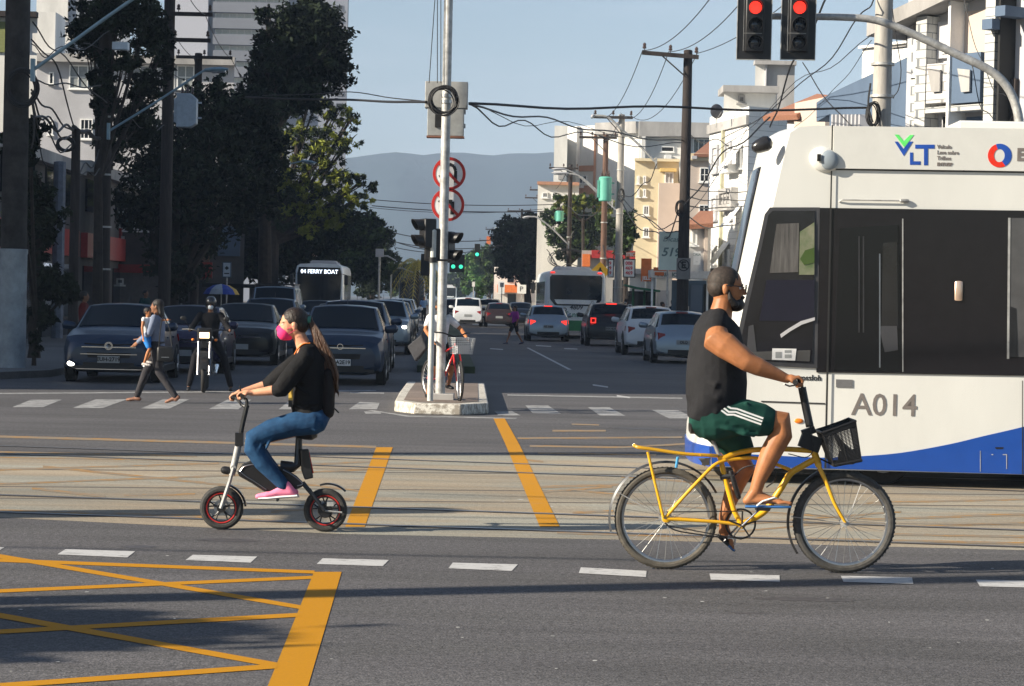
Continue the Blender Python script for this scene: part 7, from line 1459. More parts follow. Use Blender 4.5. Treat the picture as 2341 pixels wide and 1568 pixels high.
# chainset
mb = MB(); mb.lathe([(.105, -.053), (.105, -.047), (.092, -.047), (.092, -.053)], BB, 'y', 36, closed=True)
for k in range(5): a = k * 1.2566 + .3; mb.tube([BB + V((0, -.05, 0)), BB + V((math.cos(a) * .095, -.05, math.sin(a) * .095))], .006, 6)
mb.build('chainring', M['black'], bike)
P1_, P2_ = pb(772, 1203, -.08), pb(592, 1362, .08)
mb = MB(); mb.tube([BB + V((0, -.065, 0)), P1_ + V((0, .0, 0))], (.013), 8, flat=.6); mb.build('crank', M['chrome'], bike); mb = MB(); mb.tube([BB + V((0, .065, 0)), P2_], (.013), 8, flat=.6); mb.build('crank', M['chrome'], bike)
for q, s_ in ((P1_, -1), (P2_, 1)): mb = MB(); mb.box(q + V((0, s_ * .06, 0)), (.09, .10, .022), Matrix.Rotation(RAD(0 if s_ < 0 else 40), 3, 'Y')); mb.build('pedal', M['black'], bike, smooth=0)
mb = MB()
for z in (.045, -.045): mb.tube([BB + V((-.0, -.05, z * 2.1)), WR + V((0, -.05, z))], .004, 5)
mb.build('chain', M['black'], bike)
mb = MB(); mb.lathe([(.045, -.052), (.045, -.046), (.0, -.046)], WR, 'y', 20); mb.build('sprocket', M['galv'], bike)
mb = MB(); mb.capsule([pb(625, 1035, -.02), pb(662, 1150, -.02)], .018, 10); mb.tube([pb(575, 1055, 0), pb(640, 1050, -.02)], .020, 8); mb.build('cable_lock', M['black'], bike)
mb = MB(); mb.tube(curve3([pb(640, 1050, -.0), pb(690, 1010, -.04), pb(760, 1000, -.06), pb(830, 1020, -.06), pb(835, 1070, -.04), pb(795, 1105, -.02)]), .005, 6); mb.tube(curve3([pb(985, 740, -.05), pb(1020, 900, -.09), pb(990, 960, -.05), pb(900, 945, -.03)]), .0035, 5); mb.build('brake_cable', M['cable'], bike)
mb = MB(); mb.box(pb(505, 985), (.05, .03, .04)); mb.add([pb(470, 965, -.02), pb(530, 965, -.02), pb(500, 1008, -.02), pb(470, 965, .02), pb(530, 965, .02), pb(500, 1008, .02)], [(0, 1, 2), (5, 4, 3), (0, 3, 4, 1), (1, 4, 5, 2), (2, 5, 3, 0)]); mb.build('reflector', mat('reflector_grey', (.2, .2, .19), .3), bike)
mb = MB(); mb.tube(curve3([pb(310, 1275, -.06), pb(360, 1310, -.07), pb(470, 1330, -.08), pb(560, 1340, -.09)]), .005, 5); mb.tube(curve3([pb(560, 1340, -.09), pb(600, 1345, .05), pb(620, 1385, .14), pb(645, 1410, .14)]), .008, 6); mb.build('kickstand', M['black'], bike)
# basket
BT = [pb(1046, 838), pb(1205, 782), pb(1236, 972), pb(1108, 996)]
def bk(u, v, w_): # u 0..1 back->front, v 0..1 top->bottom, w -1..1 lateral
    t = BT[0].lerp(BT[1], u); b_ = BT[3].lerp(BT[2], u); q = t.lerp(b_, v); return q + V((0, w_ * (.165 - .03 * v), 0))
mb = MB()
for v in [.0, .01] + [.14 + .035 * k for k in range(25)] + [1.0]:
    pts = [bk(0, v, -1), bk(1, v, -1), bk(1, v, 1), bk(0, v, 1), bk(0, v, -1)]; r_ = .0085 if v < .02 or v > .97 else .0026; mb.tube(pts, r_, 5, cap=False)
for w_ in (-1, 1):
    for k in range(11): u = k / 10; mb.tube([bk(u, 0, w_), bk(u, 1, w_)], .004 if k % 5 == 0 else .0018, 4)
for u in (0, 1):
    for k in range(9): w_ = -1 + k / 4; mb.tube([bk(u, 0, w_), bk(u, 1, w_)], .003, 4)
for k in range(8): u = k / 7; mb.tube([bk(u, 1, -1), bk(u, 1, 1)], .003, 4)
for v0, v1 in ((0, .13),):
    for a, b_ in (((0, -1), (1, -1)), ((1, -1), (1, 1)), ((1, 1), (0, 1)), ((0, 1), (0, -1))):
        mb.add([bk(a[0], v0, a[1] * 1.02), bk(b_[0], v0, b_[1] * 1.02), bk(b_[0], v1, b_[1] * 1.02), bk(a[0], v1, a[1] * 1.02)], [(0, 1, 2, 3)])
mb.add([bk(.0, 1, -1), bk(1, 1, -1), bk(1, 1, 1), bk(0, 1, 1)], [(0, 1, 2, 3)]); mb.add([bk(.3, .62, -1.0), bk(.9, .68, -1.0), bk(1, .98, -1.0), bk(.1, .98, -1.0)], [(0, 1, 2, 3)])
bs = mb.build('basket', M['black'], bike, smooth=0); mb = MB(); mb.tube([pb(1030, 890), BT[0].lerp(BT[3], .3)], .010, 6); mb.tube([pb(1035, 960), BT[3]], .006, 6); mb.capsule([bk(.35, .1, -.4), bk(.5, .5, -.3), bk(.7, .9, -.2)], [.012, .02, .05], 8); mb.build('basket_bracket', M['black'], bike)

# ---- the woman on the electric bike -----------------------------------------------
YW = 18.1
OW = V((at(625, 1215, YW).x, YW, 0))
def pw_(x, y, lat=0.): return at(439 + x * .36167, 676.7 + y * .36167, YW + lat) - OW
wom = empty('person', OW, 0, 'woman with pink face mask, long ponytail and blue jeans riding the electric bike', 'person')
mb = MB()
mb.tube([pw_(700, 300), pw_(735, 370), pw_(742, 500), pw_(742, 640), pw_(765, 760)], [(.055, .05), (.14, .09), (.14, .10), (.13, .10), (.15, .11)], 16, lat=LAT)
mb.capsule([pw_(712, 330), pw_(675, 245)], [.058, .050], 12)
WP_, WRt = head_mesh(mb, pw_(636, 182), (-1, -.10, -.05), (-.08, 0, 1), 1.03)
wsh, wel, wwr = pw_(718, 385, -.155), pw_(560, 590, -.20), pw_(378, 612, -.17)
mb.capsule([wsh, wsh.lerp(wel, .5), wel, wel.lerp(wwr, .3), wel.lerp(wwr, .7), wwr], [.052, .046, .040, .038, .030, .024], 12)
hand(mb, wwr, (-1, 0, -.02), (.1, 0, 1), (0, 1, 0), pw_(318, 632, -.17), .0085, .98, 1)
wsh2, wel2, wwr2 = pw_(705, 380, .155), pw_(500, 555, .22), pw_(335, 598, .20)
mb.capsule([wsh2, wsh2.lerp(wel2, .5), wel2, wel2.lerp(wwr2, .35), wwr2], [.052, .046, .040, .036, .024], 12)
hand(mb, wwr2, (-1, 0, -.10), (.1, 0, 1), (0, 1, 0), pw_(268, 640, .20), .0085, .98, -1)
mb.capsule([pw_(770, 800, -.08), pw_(370, 915, -.11), pw_(570, 1180, -.11)], [.08, .05, .035], 10); mb.capsule([pw_(770, 800, .08), pw_(385, 925, .11), pw_(580, 1185, .11)], [.08, .05, .035], 10)
fuse(mb, 'body', SK2, wom, .006, 4)
blk = cloth('black_sweater', (.010, .010, .011), bump=.9, bscale=12)
mb = MB()
mb.tube([pw_(712, 308), pw_(735, 335), pw_(748, 400), pw_(748, 500), pw_(746, 600), pw_(742, 690), pw_(752, 745), pw_(790, 770)], [(.075, .050), (.125, .080), (.155, .118), (.155, .130), (.148, .132), (.150, .142), (.158, .140), (.14, .10)], 22, lat=LAT)
for s_, a, b_ in ((-1, wsh, wel), (1, wsh2, wel2)): mb.capsule([pw_(728, 355, s_ * .09), a, a.lerp(b_, .35), a.lerp(b_, .7), b_ + (b_ - a) * .02, b_.lerp(wwr if s_ < 0 else wwr2, .10)], [.060, .068, .070, .072, .066, .056], 14)
for (xa, ya, xb, yb) in ((640, 480, 720, 560), (640, 560, 760, 640), (600, 470, 680, 440), (580, 540, 640, 500), (640, 690, 800, 680)): mb.capsule([pw_(xa, ya, -.14), pw_((xa + xb) / 2, (ya + yb) / 2, -.165), pw_(xb, yb, -.14)], [.01, .014, .01], 8)
sw = fuse(mb, 'sweater', blk, wom, .009, 3)
jean = cloth('blue_jeans', (.022, .075, .165), rgb2=(.010, .035, .085), scale=7, bump=.5, bscale=14)
mb = MB(); mb.tube([pw_(760, 735), pw_(775, 780), pw_(780, 830)], [(.155, .11), (.17, .13), (.12, .08)], 18, lat=LAT)
for s_ in (-1, 1):
    dx = 0 if s_ < 0 else 14
    mb.capsule([pw_(775, 790, s_ * .08), pw_(640, 812, s_ * .095), pw_(500, 848, s_ * .105), pw_(385 + dx, 905, s_ * .11), pw_(385 + dx, 960, s_ * .11), pw_(450 + dx, 1055, s_ * .11), pw_(520 + dx, 1130, s_ * .11), pw_(578 + dx, 1195, s_ * .11)], [.102, .092, .084, .074, .073, .068, .056, .046], 16)
for (xa, ya, xb, yb) in ((440, 930, 420, 990), (500, 900, 470, 960), (700, 800, 780, 850)): mb.capsule([pw_(xa, ya, -.16), pw_(xb, yb, -.16)], [.01, .012], 8)
fuse(mb, 'jeans', jean, wom, .009, 3)
pinks = mat('pink_canvas', (.85, .22, .36), .8, var=.08)
for s_, dx in ((-1, 0), (1, 12)):
    h, t = pw_(640 + dx, 1262, s_ * .11), pw_(418 + dx, 1282, s_ * .11); mb = MB(); foot(mb, pw_(592 + dx, 1195, s_ * .11), h, t, LAT, .93, False, .004); sho = fuse(mb, 'shoe', pinks, wom, .007, 2)
    mb = MB(); mb.tube([h + V((.03, 0, -.0)), h.lerp(t, .3), h.lerp(t, .75), t + V((-.0, 0, .005))], [(.030, .013), (.040, .013), (.047, .013), (.028, .012)], 14, lat=LAT); mb.build('sole', M['white'], sho)
# mask, hair, eye
mb = MB(); mb.ell(WP_(.058, 0, -.058), (.060, .060, .058), WRt, 16, 12); mb.ell(WP_(.092, 0, -.026), (.028, .026, .030), WRt, 12, 8); mb.ell(WP_(.042, 0, -.078), (.050, .054, .038), WRt, 12, 8)
mk = fuse(mb, 'face_mask', mat('hot_pink_cloth', (.82, .03, .17), .8, var=.12), wom, .006, 4)
mb = MB()
for q in (-1, 1): mb.tube([WP_(.045, q * .058, -.03), WP_(-.005, q * .086, -.008), WP_(-.02, q * .084, -.035), WP_(.03, q * .062, -.065)], .0018, 5)
mb.build('ear_loop', mat('hot_pink_cloth', (.82, .03, .17), .8), mk)
for q in (-1, 1):
    mb = MB(); mb.ell(WP_(.070, q * .034, .006), (.012, .013, .008), WRt, 10, 8); mb.build('eye', mat('eye_white', (.55, .5, .48), .3), wom)
    mb = MB(); mb.capsule([WP_(.080, q * .018, .022), WP_(.070, q * .05, .022)], [.004, .003], 6); mb.build('eyebrow', HAIRR, wom)
mb = MB(); mb.ell(WP_(-.022, 0, .040), (.1005, .083, .0935), WRt, 24, 16); mb.ell(WP_(-.06, 0, .0), (.062, .076, .072), WRt, 16, 12); mb.ell(WP_(-.115, 0, .035), (.035, .035, .04), WRt, 12, 10)
fuse(mb, 'hair', mat('hair_dark_brown', (.018, .011, .008), .5, var=.4, scale=30, bump=.5, bscale=60), wom, .006, 3)
mb = MB(); rr = random.Random(2)
for k in range(40):
    ox, ol = rr.uniform(-1, 1), rr.uniform(-1, 1); e = rr.uniform(.55, 1.0)
    pts = [pw_(742 + 6 * ox, 150 + 8 * ol, .01 * ol), pw_(778 + 20 * ox, 215, .035 * ol), pw_(812 + 32 * ox, 300, .055 * ol), pw_(850 + 36 * ox + 10 * math.sin(k * 1.7), 400, .06 * ol), pw_(884 + 36 * ox, 510, .06 * ol), pw_(897 + 20 * ox + 8 * math.sin(k), 575 + 20 * ol, .045 * ol), pw_(905 + 26 * ox, 600 + 170 * (e - .75), .03 * ol)]
    mb.tube(curve3(pts, 3), [.010] * 3 + [.013] * 10 + [.009] * 4 + [.004, .002], 6)
mb.build('ponytail', HAIRR, wom); mb = MB(); mb.lathe([(.032, -.012), (.032, .012)], pw_(742, 152), 'x', 12); mb.build('hair_band', mat('hair_band_teal', (.05, .2, .15), .7), wom)
# bag with orange strap
bg_ = empty('backpack', pw_(880, 600) + OW, 0, 'black backpack with orange strap and a yellow tag worn by the woman', 'backpack'); ob = V(pw_(880, 600))
mb = MB(); mb.capsule([pw_(862, 480) - ob, pw_(862, 600) - ob, pw_(858, 735) - ob], [(.11, .04), (.13, .05), (.12, .05)], 16, lat=LAT); fuse(mb, 'bag_body', cloth('bag_black', (.014, .012, .013)), bg_, .01, 2)
mb = MB(); mb.tube(curve3([pw_(745, 298, -.06) - ob, pw_(700, 305, -.075) - ob, pw_(668, 335, -.085) - ob, pw_(648, 370, -.09) - ob]), (.016), 8, flat=.35, lat=LAT); mb.build('strap', mat('orange_strap', (.62, .16, .02), .7), bg_)
mb = MB(); mb.tube([pw_(890, 700) - ob, pw_(905, 715, -.05) - ob, pw_(928, 738, -.06) - ob], .006, 6); mb.build('strap_tail', M['black'], bg_)
mb = MB(); mb.box(pw_(624, 622, -.10) - ob, (.032, .012, .085)); mb.build('yellow_tag', mat('tag_yellow', (.75, .5, .1), .6), bg_); mb = MB(); mb.box(pw_(621, 680, -.10) - ob, (.028, .012, .05)); mb.build('front_pouch', M['black'], bg_)
# ---- electric bike ----------------------------------------------------------------
OE = V((at(625, 1215, YW).x, YW, 0)); eb = empty('electric_bike', OE, 0, 'small folding black electric bike with red rimmed wheels under the woman', 'electric bike')
EF = pw_(187, 1345); ER = pw_(843, 1358); EF.z = .165; ER.z = .165
redr = mat('rim_red_line', (.45, .02, .015), .4); eblk = mat('ebike_black', (.012, .012, .013), .35, coat=.3)
for c, ds in ((EF, 0), (ER, 1)):
    mb = MB(); n = 10; r, w_ = .165, .055; mb.lathe([(r - w_ / 2 + math.cos(2 * math.pi * k / n) * w_ / 2, math.sin(2 * math.pi * k / n) * w_ / 2) for k in range(n)], (0, 0, 0), 'y', 40, closed=True); wh = mb.build('wheel', mat('tyre_worn', (.035, .034, .032), .8, var=.3, scale=40), eb, loc=c)
    mb = MB(); mb.lathe([(.114, -.024), (.114, .024), (.106, .022), (.106, -.022)], (0, 0, 0), 'y', 40, closed=True); mb.build('red_rim', redr, wh)
    mb = MB(); mb.lathe([(.105, -.02), (.105, .02), (.096, .018), (.096, -.018)], (0, 0, 0), 'y', 36, closed=True)
    for k in range(5):
        a = k * 1.2566 + .35
        for da in (-.12, .12): mb.tube([(math.cos(a) * .02, 0, math.sin(a) * .02), (math.cos(a + da * .6) * .06, 0, math.sin(a + da * .6) * .06), (math.cos(a + da * 1.6) * .10, 0, math.sin(a + da * 1.6) * .10)], [.009, .006, .006], 6)
    mb.lathe([(.03, -.045), (.034, -.03), (.034, .03), (.03, .045)] if not ds else [(.05, -.055), (.058, -.035), (.058, .035), (.05, .055)], (0, 0, 0), 'y', 20); mb.build('cast_rim', eblk, wh)
    mb = MB(); mb.lathe([(.062, -.034), (.062, -.031), (.04, -.031), (.04, -.034)], (0, 0, 0), 'y', 30, closed=True); mb.build('brake_disc', M['steel'], wh)
mb = MB()
for s_ in (-1, 1): mb.tube([EF + V((0, s_ * .055, 0)), pw_(240, 1165, s_ * .052), pw_(262, 1085, s_ * .045)], .014, 8)
mb.tube([pw_(262, 1085, -.05), pw_(262, 1085, .05)], .02, 8); mb.build('fork', M['galv'], eb)
mb = MB(); mb.tube([pw_(250, 1130), pw_(275, 1030), pw_(298, 920)], .026, 12); mb.build('head_tube', M['galv'], eb)
mb = MB(); mb.tube([pw_(298, 925), pw_(322, 800), pw_(348, 690)], .019, 10); mb.tube(curve3([pw_(348, 700), pw_(346, 665), pw_(334, 645), pw_(318, 634, -.08), pw_(318, 634, -.24)]), .013, 8); mb.tube(curve3([pw_(345, 700), pw_(320, 690, .03), pw_(290, 655, .1), pw_(268, 640, .16), pw_(268, 640, .28)]), .013, 8); mb.box(pw_(300, 905), (.06, .06, .10)); mb.build('stem', eblk, eb)
mb = MB(); mb.tube([pw_(318, 634, -.25), pw_(318, 634, -.10)], .018, 10); mb.build('grip', M['rubber'], eb); mb = MB(); mb.tube([pw_(268, 640, .28), pw_(268, 640, .12)], .018, 10); mb.build('grip', M['rubber'], eb)
mb = MB(); mb.tube([pw_(318, 640, -.1), pw_(300, 660, -.13), pw_(308, 690, -.2)], .005, 6); mb.capsule([pw_(304, 570, -.1), pw_(306, 600, -.1)], .007, 6); mb.build('brake_lever', M['black'], eb)
mb = MB(); mb.capsule([pw_(205, 1100), pw_(236, 1105)], [.03, .03], 12); mb.tube([pw_(236, 1105), pw_(262, 1085)], .01, 6); mb.build('headlamp', M['black'], eb)
out = [(284, 1112), (318, 1062), (372, 1038), (440, 1040), (520, 1062), (590, 1090), (660, 1135), (705, 1180), (700, 1205), (660, 1222), (600, 1230), (520, 1240), (455, 1235), (380, 1185), (300, 1140)]
def pr(pts, y0, y1, o_=None):
    A = [pw_(x, y, y0) for x, y in pts]; B = [pw_(x, y, y1) for x, y in pts]; n = len(pts); mb = MB(); mb.add(A + B, [tuple(range(n)), tuple(reversed(range(n, 2 * n)))] + [(i, i + n, (i + 1) % n + n, (i + 1) % n) for i in range(n)]); return mb
pr(out, -.05, .05).build('frame', eblk, eb, smooth=0, bevel=.012)
lines = [[(302, 1108), (330, 1078), (375, 1066), (430, 1064)], [(302, 1108), (345, 1142), (395, 1172), (470, 1222)], [(575, 1098), (640, 1135), (698, 1185), (665, 1200)]]
mb = MB()
for ln in lines: mb.tube(curve3([pw_(x, y, -.054) for x, y in ln], 4), .004, 5)
mb.box(pw_(490, 1145, -.052), (.07, .004, .016), Matrix.Rotation(RAD(25), 3, 'Y')); mb.build('silver_trim', M['steel'], eb)
mb = MB(); mb.tube([pw_(560, 1075), pw_(640, 1080), pw_(672, 1060), pw_(676, 885)], [.045, .042, .034, .024], 10); mb.build('seat_post', eblk, eb)
mb = MB(); mb.loft([[pw_(x, y, 0) + V((0, math.cos(a) * w_, math.sin(a) * h_)) for a in [2 * math.pi * j / 14 for j in range(14)]] for x, y, w_, h_ in ((640, 872, .02, .016), (665, 872, .045, .032), (720, 870, .085, .046), (765, 866, .10, .052), (792, 862, .06, .036))]); mb.capsule([pw_(735, 885), pw_(745, 895)], [.03, .02], 8); mb.build('saddle', M['black'], eb)
pr([(684, 968), (738, 966), (768, 1150), (712, 1162), (690, 1100)], -.055, .055).build('battery_case', eblk, eb, smooth=0, bevel=.01); mb = MB(); mb.tube([pw_(738, 985, -.045), pw_(766, 1120, -.045)], .005, 5); mb.build('red_edge', redr, eb)
mb = MB()
for s_ in (-1, 1): mb.tube([pw_(700, 1180, s_ * .03), pw_(765, 1260, s_ * .06), ER + V((0, s_ * .065, 0))], [.018, .016, .014], 8)
mb.tube([pw_(745, 1215, -.066), pw_(775, 1262, -.066)], .006, 6); mb.build('swing_arm', eblk, eb)
def efend(c, R0, a0, a1):
    mb = MB(); rings = []
    for j in range(15):
        a = RAD(a0 + (a1 - a0) * j / 14); d = V((math.cos(a), 0, math.sin(a))); rings.append([c + d * (R0 + dz) + V((0, y, 0)) for y, dz in ((-.035, -.012), (-.02, 0), (.02, 0), (.035, -.012), (.02, -.005), (-.02, -.005))])
    mb.loft(rings); mb.build('mudguard', eblk, eb)
efend(EF, .187, 5, 75); efend(ER + V((.02, 0, .015)), .19, 45, 110)
mb = MB(); mb.tube([pw_(540, 1290, -.18), pw_(540, 1290, .18)], .011, 8); mb.tube([pw_(540, 1290), pw_(560, 1240)], .012, 6); mb.build('foot_peg', M['black'], eb)
mb = MB(); mb.lathe([(.02, -.075), (.024, -.068), (.024, -.055)], ER, 'y', 12); mb.tube([ER + V((.0, -.06, 0)), ER + V((.13, -.06, -.01))], .007, 6); mb.box(ER + V((.04, -.05, .05)), (.05, .03, .03)); mb.build('brake_caliper', M['galv'], eb)
# ------------------------------------------------ smaller people, motorcycle, red bicycle
def figure(label, loc, rz, h, pose='stand', stride=.25, skin=SK3, hair=HAIRB, shirt=None, sleeve=.5, trousers=None, tlen=1.95, shoes=M['black'], longhair=False, group=None, arms=None, vox=None, hat=None, bulk=1., mask=None, legs=None):
    """local: facing -Y, x lateral"""
    rt = empty('person', loc, rz, label, 'person', group); k = h / 1.72; vox = vox or .016 * max(.6, k); X = lambda a, b, c: V((a * k, b * k, c * k)); fat = bulk
    pel, neck, hd = X(0, 0, .92), X(0, -.01, 1.43), X(0, -.02, 1.585)
    sh = {s: X(s * .185 * (1 + (fat - 1) * .5), 0, 1.39) for s in (-1, 1)}; hp = {s: X(s * .09, 0, .90) for s in (-1, 1)}
    A = arms or {-1: ((-.24, .02, 1.12), (-.24, -.06, .88)), 1: ((.24, .02, 1.12), (.24, -.06, .88))}
    Lg = legs or {-1: ((-.10, -stride * .5 - .03, .50), (-.10, -stride, .085)), 1: ((.10, stride * .35 - .05, .50), (.10, stride, .10))}
    def arm(mb, s, i=0., t=1.):
        e, w_ = X(*A[s][0]), X(*A[s][1]); pts = [sh[s], sh[s].lerp(e, .5), e, e.lerp(w_, .4), w_]; rr = [.052, .046, .038, .036, .025]
        if t < 1:
            L_ = 2 * t
            if L_ <= 1: e2 = sh[s].lerp(e, L_); pts = [sh[s], e2]; rr = [.052, .046]
            else: e2 = e.lerp(w_, L_ - 1); pts = [sh[s], sh[s].lerp(e, .5), e, e2]; rr = [.052, .046, .040, .036 - .01 * (L_ - 1)]
        mb.capsule(pts, [(q + i) * k for q in rr], 10)
    def tors(mb, i=0., lo=0):
        rows = [(-.10, .13, .09), (.0, .165, .115), (.22, .135, .10), (.5, .155, .115), (.78, .175, .115), (.93, .15, .085), (1.02, .06, .055)][lo:]
        mb.tube([pel.lerp(neck, t) for t, _, _ in rows], [((a * fat + i) * k, (b * fat + i) * k) for _, a, b in rows], 14, lat=(1, 0, 0))
    mb = MB(); tors(mb); mb.capsule([neck - X(0, 0, .05), hd - X(0, 0, .06)], [.052 * k, .048 * k], 10); P, Rt = head_mesh(mb, hd, (0, -1, 0), (0, 0, 1), k * .98)
    for s in (-1, 1):
        arm(mb, s); w_ = X(*A[s][1]); e = X(*A[s][0]); d = (w_ - e).normalized(); mb.capsule([w_, w_ + d * .07 * k], [(.022 * k, .03 * k), (.016 * k, .04 * k)], 10)
        if k > .5 and vox < .02:
            for q in range(4): o_ = X((q - 1.5) * .006, (q - 1.5) * .018, 0); mb.capsule([w_ + d * .075 * k + o_, w_ + d * .12 * k + o_ * 1.1, w_ + d * (.15 - .006 * abs(q - 1.4)) * k + o_ * 1.1 + X(0, -.012, 0)], [.0085 * k] * 3, 6)
            mb.capsule([w_ + d * .03 * k, w_ + d * .07 * k + X(0, -.04, 0)], [.012 * k, .009 * k], 6)
        kn, an = X(*Lg[s][0]), X(*Lg[s][1]); mb.capsule([hp[s], hp[s].lerp(kn, .5), kn, kn.lerp(an, .3) + X(0, .012, 0), an], [.088 * k * fat, .072 * k * fat, .054 * k, .050 * k, .034 * k], 12)
        rise = .07 * k if (legs is None and s == 1 and stride > .1) else 0
        foot(mb, an, an + X(0, .05, -.065) + V((0, 0, rise * .6)), an + X(0, -.16, -.075) - V((0, 0, rise * .3)), (1, 0, 0), k * .9, False)
    fuse(mb, 'body', skin, rt, vox * .8, 2)
    if shirt:
        mb = MB(); tors(mb, .014, 1); [arm(mb, s, .014, sleeve) for s in (-1, 1)]; fuse(mb, 'shirt', shirt, rt, vox, 2)
    if trousers:
        mb = MB(); mb.tube([pel + X(0, 0, .10), pel, pel - X(0, 0, .08)], [(.155 * k * fat, .115 * k * fat), (.178 * k * fat, .128 * k * fat), (.13 * k, .10 * k)], 14, lat=(1, 0, 0))
        for s in (-1, 1): leg(mb, hp[s], X(*Lg[s][0]), X(*Lg[s][1]), (.092 * k * fat, .060 * k, .040 * k), (1, 0, 0), .012 * k, tlen)
        fuse(mb, 'trousers', trousers, rt, vox, 2)
    mb = MB()
    for s in (-1, 1):
        an = X(*Lg[s][1]); rise = .07 * k if (legs is None and s == 1 and stride > .1) else 0; foot(mb, an - X(0, 0, .03), an + X(0, .05, -.065) + V((0, 0, rise * .6)), an + X(0, -.16, -.075) - V((0, 0, rise * .3)), (1, 0, 0), k * .9, False, .008)
        fuse(mb, 'shoe', shoes, rt, vox * .8, 1); mb = MB()
    mb = MB(); mb.ell(P(-.026, 0, .036), (.104 * k, .086 * k, .092 * k), Rt); mb.ell(P(-.05, 0, -.01), (.07 * k, .08 * k, .075 * k), Rt)
    if longhair: mb.capsule([P(-.06, 0, 0), P(-.085, 0, -.12), P(-.08, 0, -.25)], [(.075 * k, .05 * k), (.085 * k, .045 * k), (.07 * k, .03 * k)], 10, lat=(1, 0, 0))
    if hat: pass
    fuse(mb, 'hair', hair, rt, vox * .8, 2)
    if hat: mb = MB(); mb.ell(P(-.01, 0, .045), (.125 * k, .105 * k, .115 * k), Rt, 16, 12); mb.ell(P(-.03, 0, -.01), (.115 * k, .105 * k, .09 * k), Rt, 16, 12); fuse(mb, 'helmet', hat, rt, vox, 2)
    if mask: mb = MB(); mb.ell(P(.064, 0, -.052), (.054 * k, .052 * k, .05 * k), Rt); mb.build('face_mask', mask, rt)
    return rt, P
def gp(px, py, z=0): p = gr(px, py, z); return (p.x, p.y, z)
# woman carrying a child over the crossing (she walks to the left)
g0 = gp(357, 920)
wc, _ = figure('woman in a grey top and dark trousers carrying a small child over the crossing', g0, RAD(-90 - 10), 1.66, stride=.37, skin=SK3, shirt=cloth('light_grey_top', (.17, .20, .28)), sleeve=.95, trousers=cloth('charcoal_trousers', (.035, .033, .037)), shoes=mat('sandal_tan', (.22, .10, .06), .6), longhair=True, arms={-1: ((-.26, -.06, 1.12), (-.14, -.28, 1.06)), 1: ((.26, -.05, 1.15), (.12, -.30, .98))}, vox=.013)
mb = MB(); mb.capsule([(.13, .05, 1.36), (.2, .12, 1.1), (.22, .14, .95)], [.01, .01, .01], 6); 
hb = empty('handbag', (g0[0] + .16, g0[1] - .22, .78), RAD(10), 'black shoulder bag hanging at the hip of the woman with the child', 'handbag'); mb = MB(); mb.box((0, 0, 0), (.26, .10, .24)); mb.build('bag_body', M['black'], hb, bevel=.03); mb = MB(); mb.tube(curve3([(-.1, 0, .12), (-.08, 0, .4), (-.04, .05, .58), (.06, .02, .4), (.1, 0, .12)]), .009, 6); mb.build('strap', M['black'], hb); mb = MB(); mb.box((.0, -.056, -.05), (.12, .008, .012)); mb.build('buckle', M['steel'], hb)
c0 = at(334, 846, g0[1] - .12)
ch, _ = figure('small child in a white vest and blue shorts held by the woman on the crossing', (c0.x, g0[1] - .12, c0.z), RAD(70), 1.0, stride=.05, skin=SK1, shirt=cloth('white_vest', (.70, .70, .70)), sleeve=.08, trousers=cloth('blue_child_shorts', (.03, .18, .50)), tlen=.8, shoes=mat('child_shoe', (.45, .42, .40), .6), arms={-1: ((-.26, .0, 1.16), (-.30, -.05, .92)), 1: ((.22, -.20, 1.36), (.12, -.52, 1.38))}, vox=.009, legs={-1: ((-.12, -.16, .58), (-.14, -.02, .20)), 1: ((.12, -.14, .56), (.10, .05, .26))})
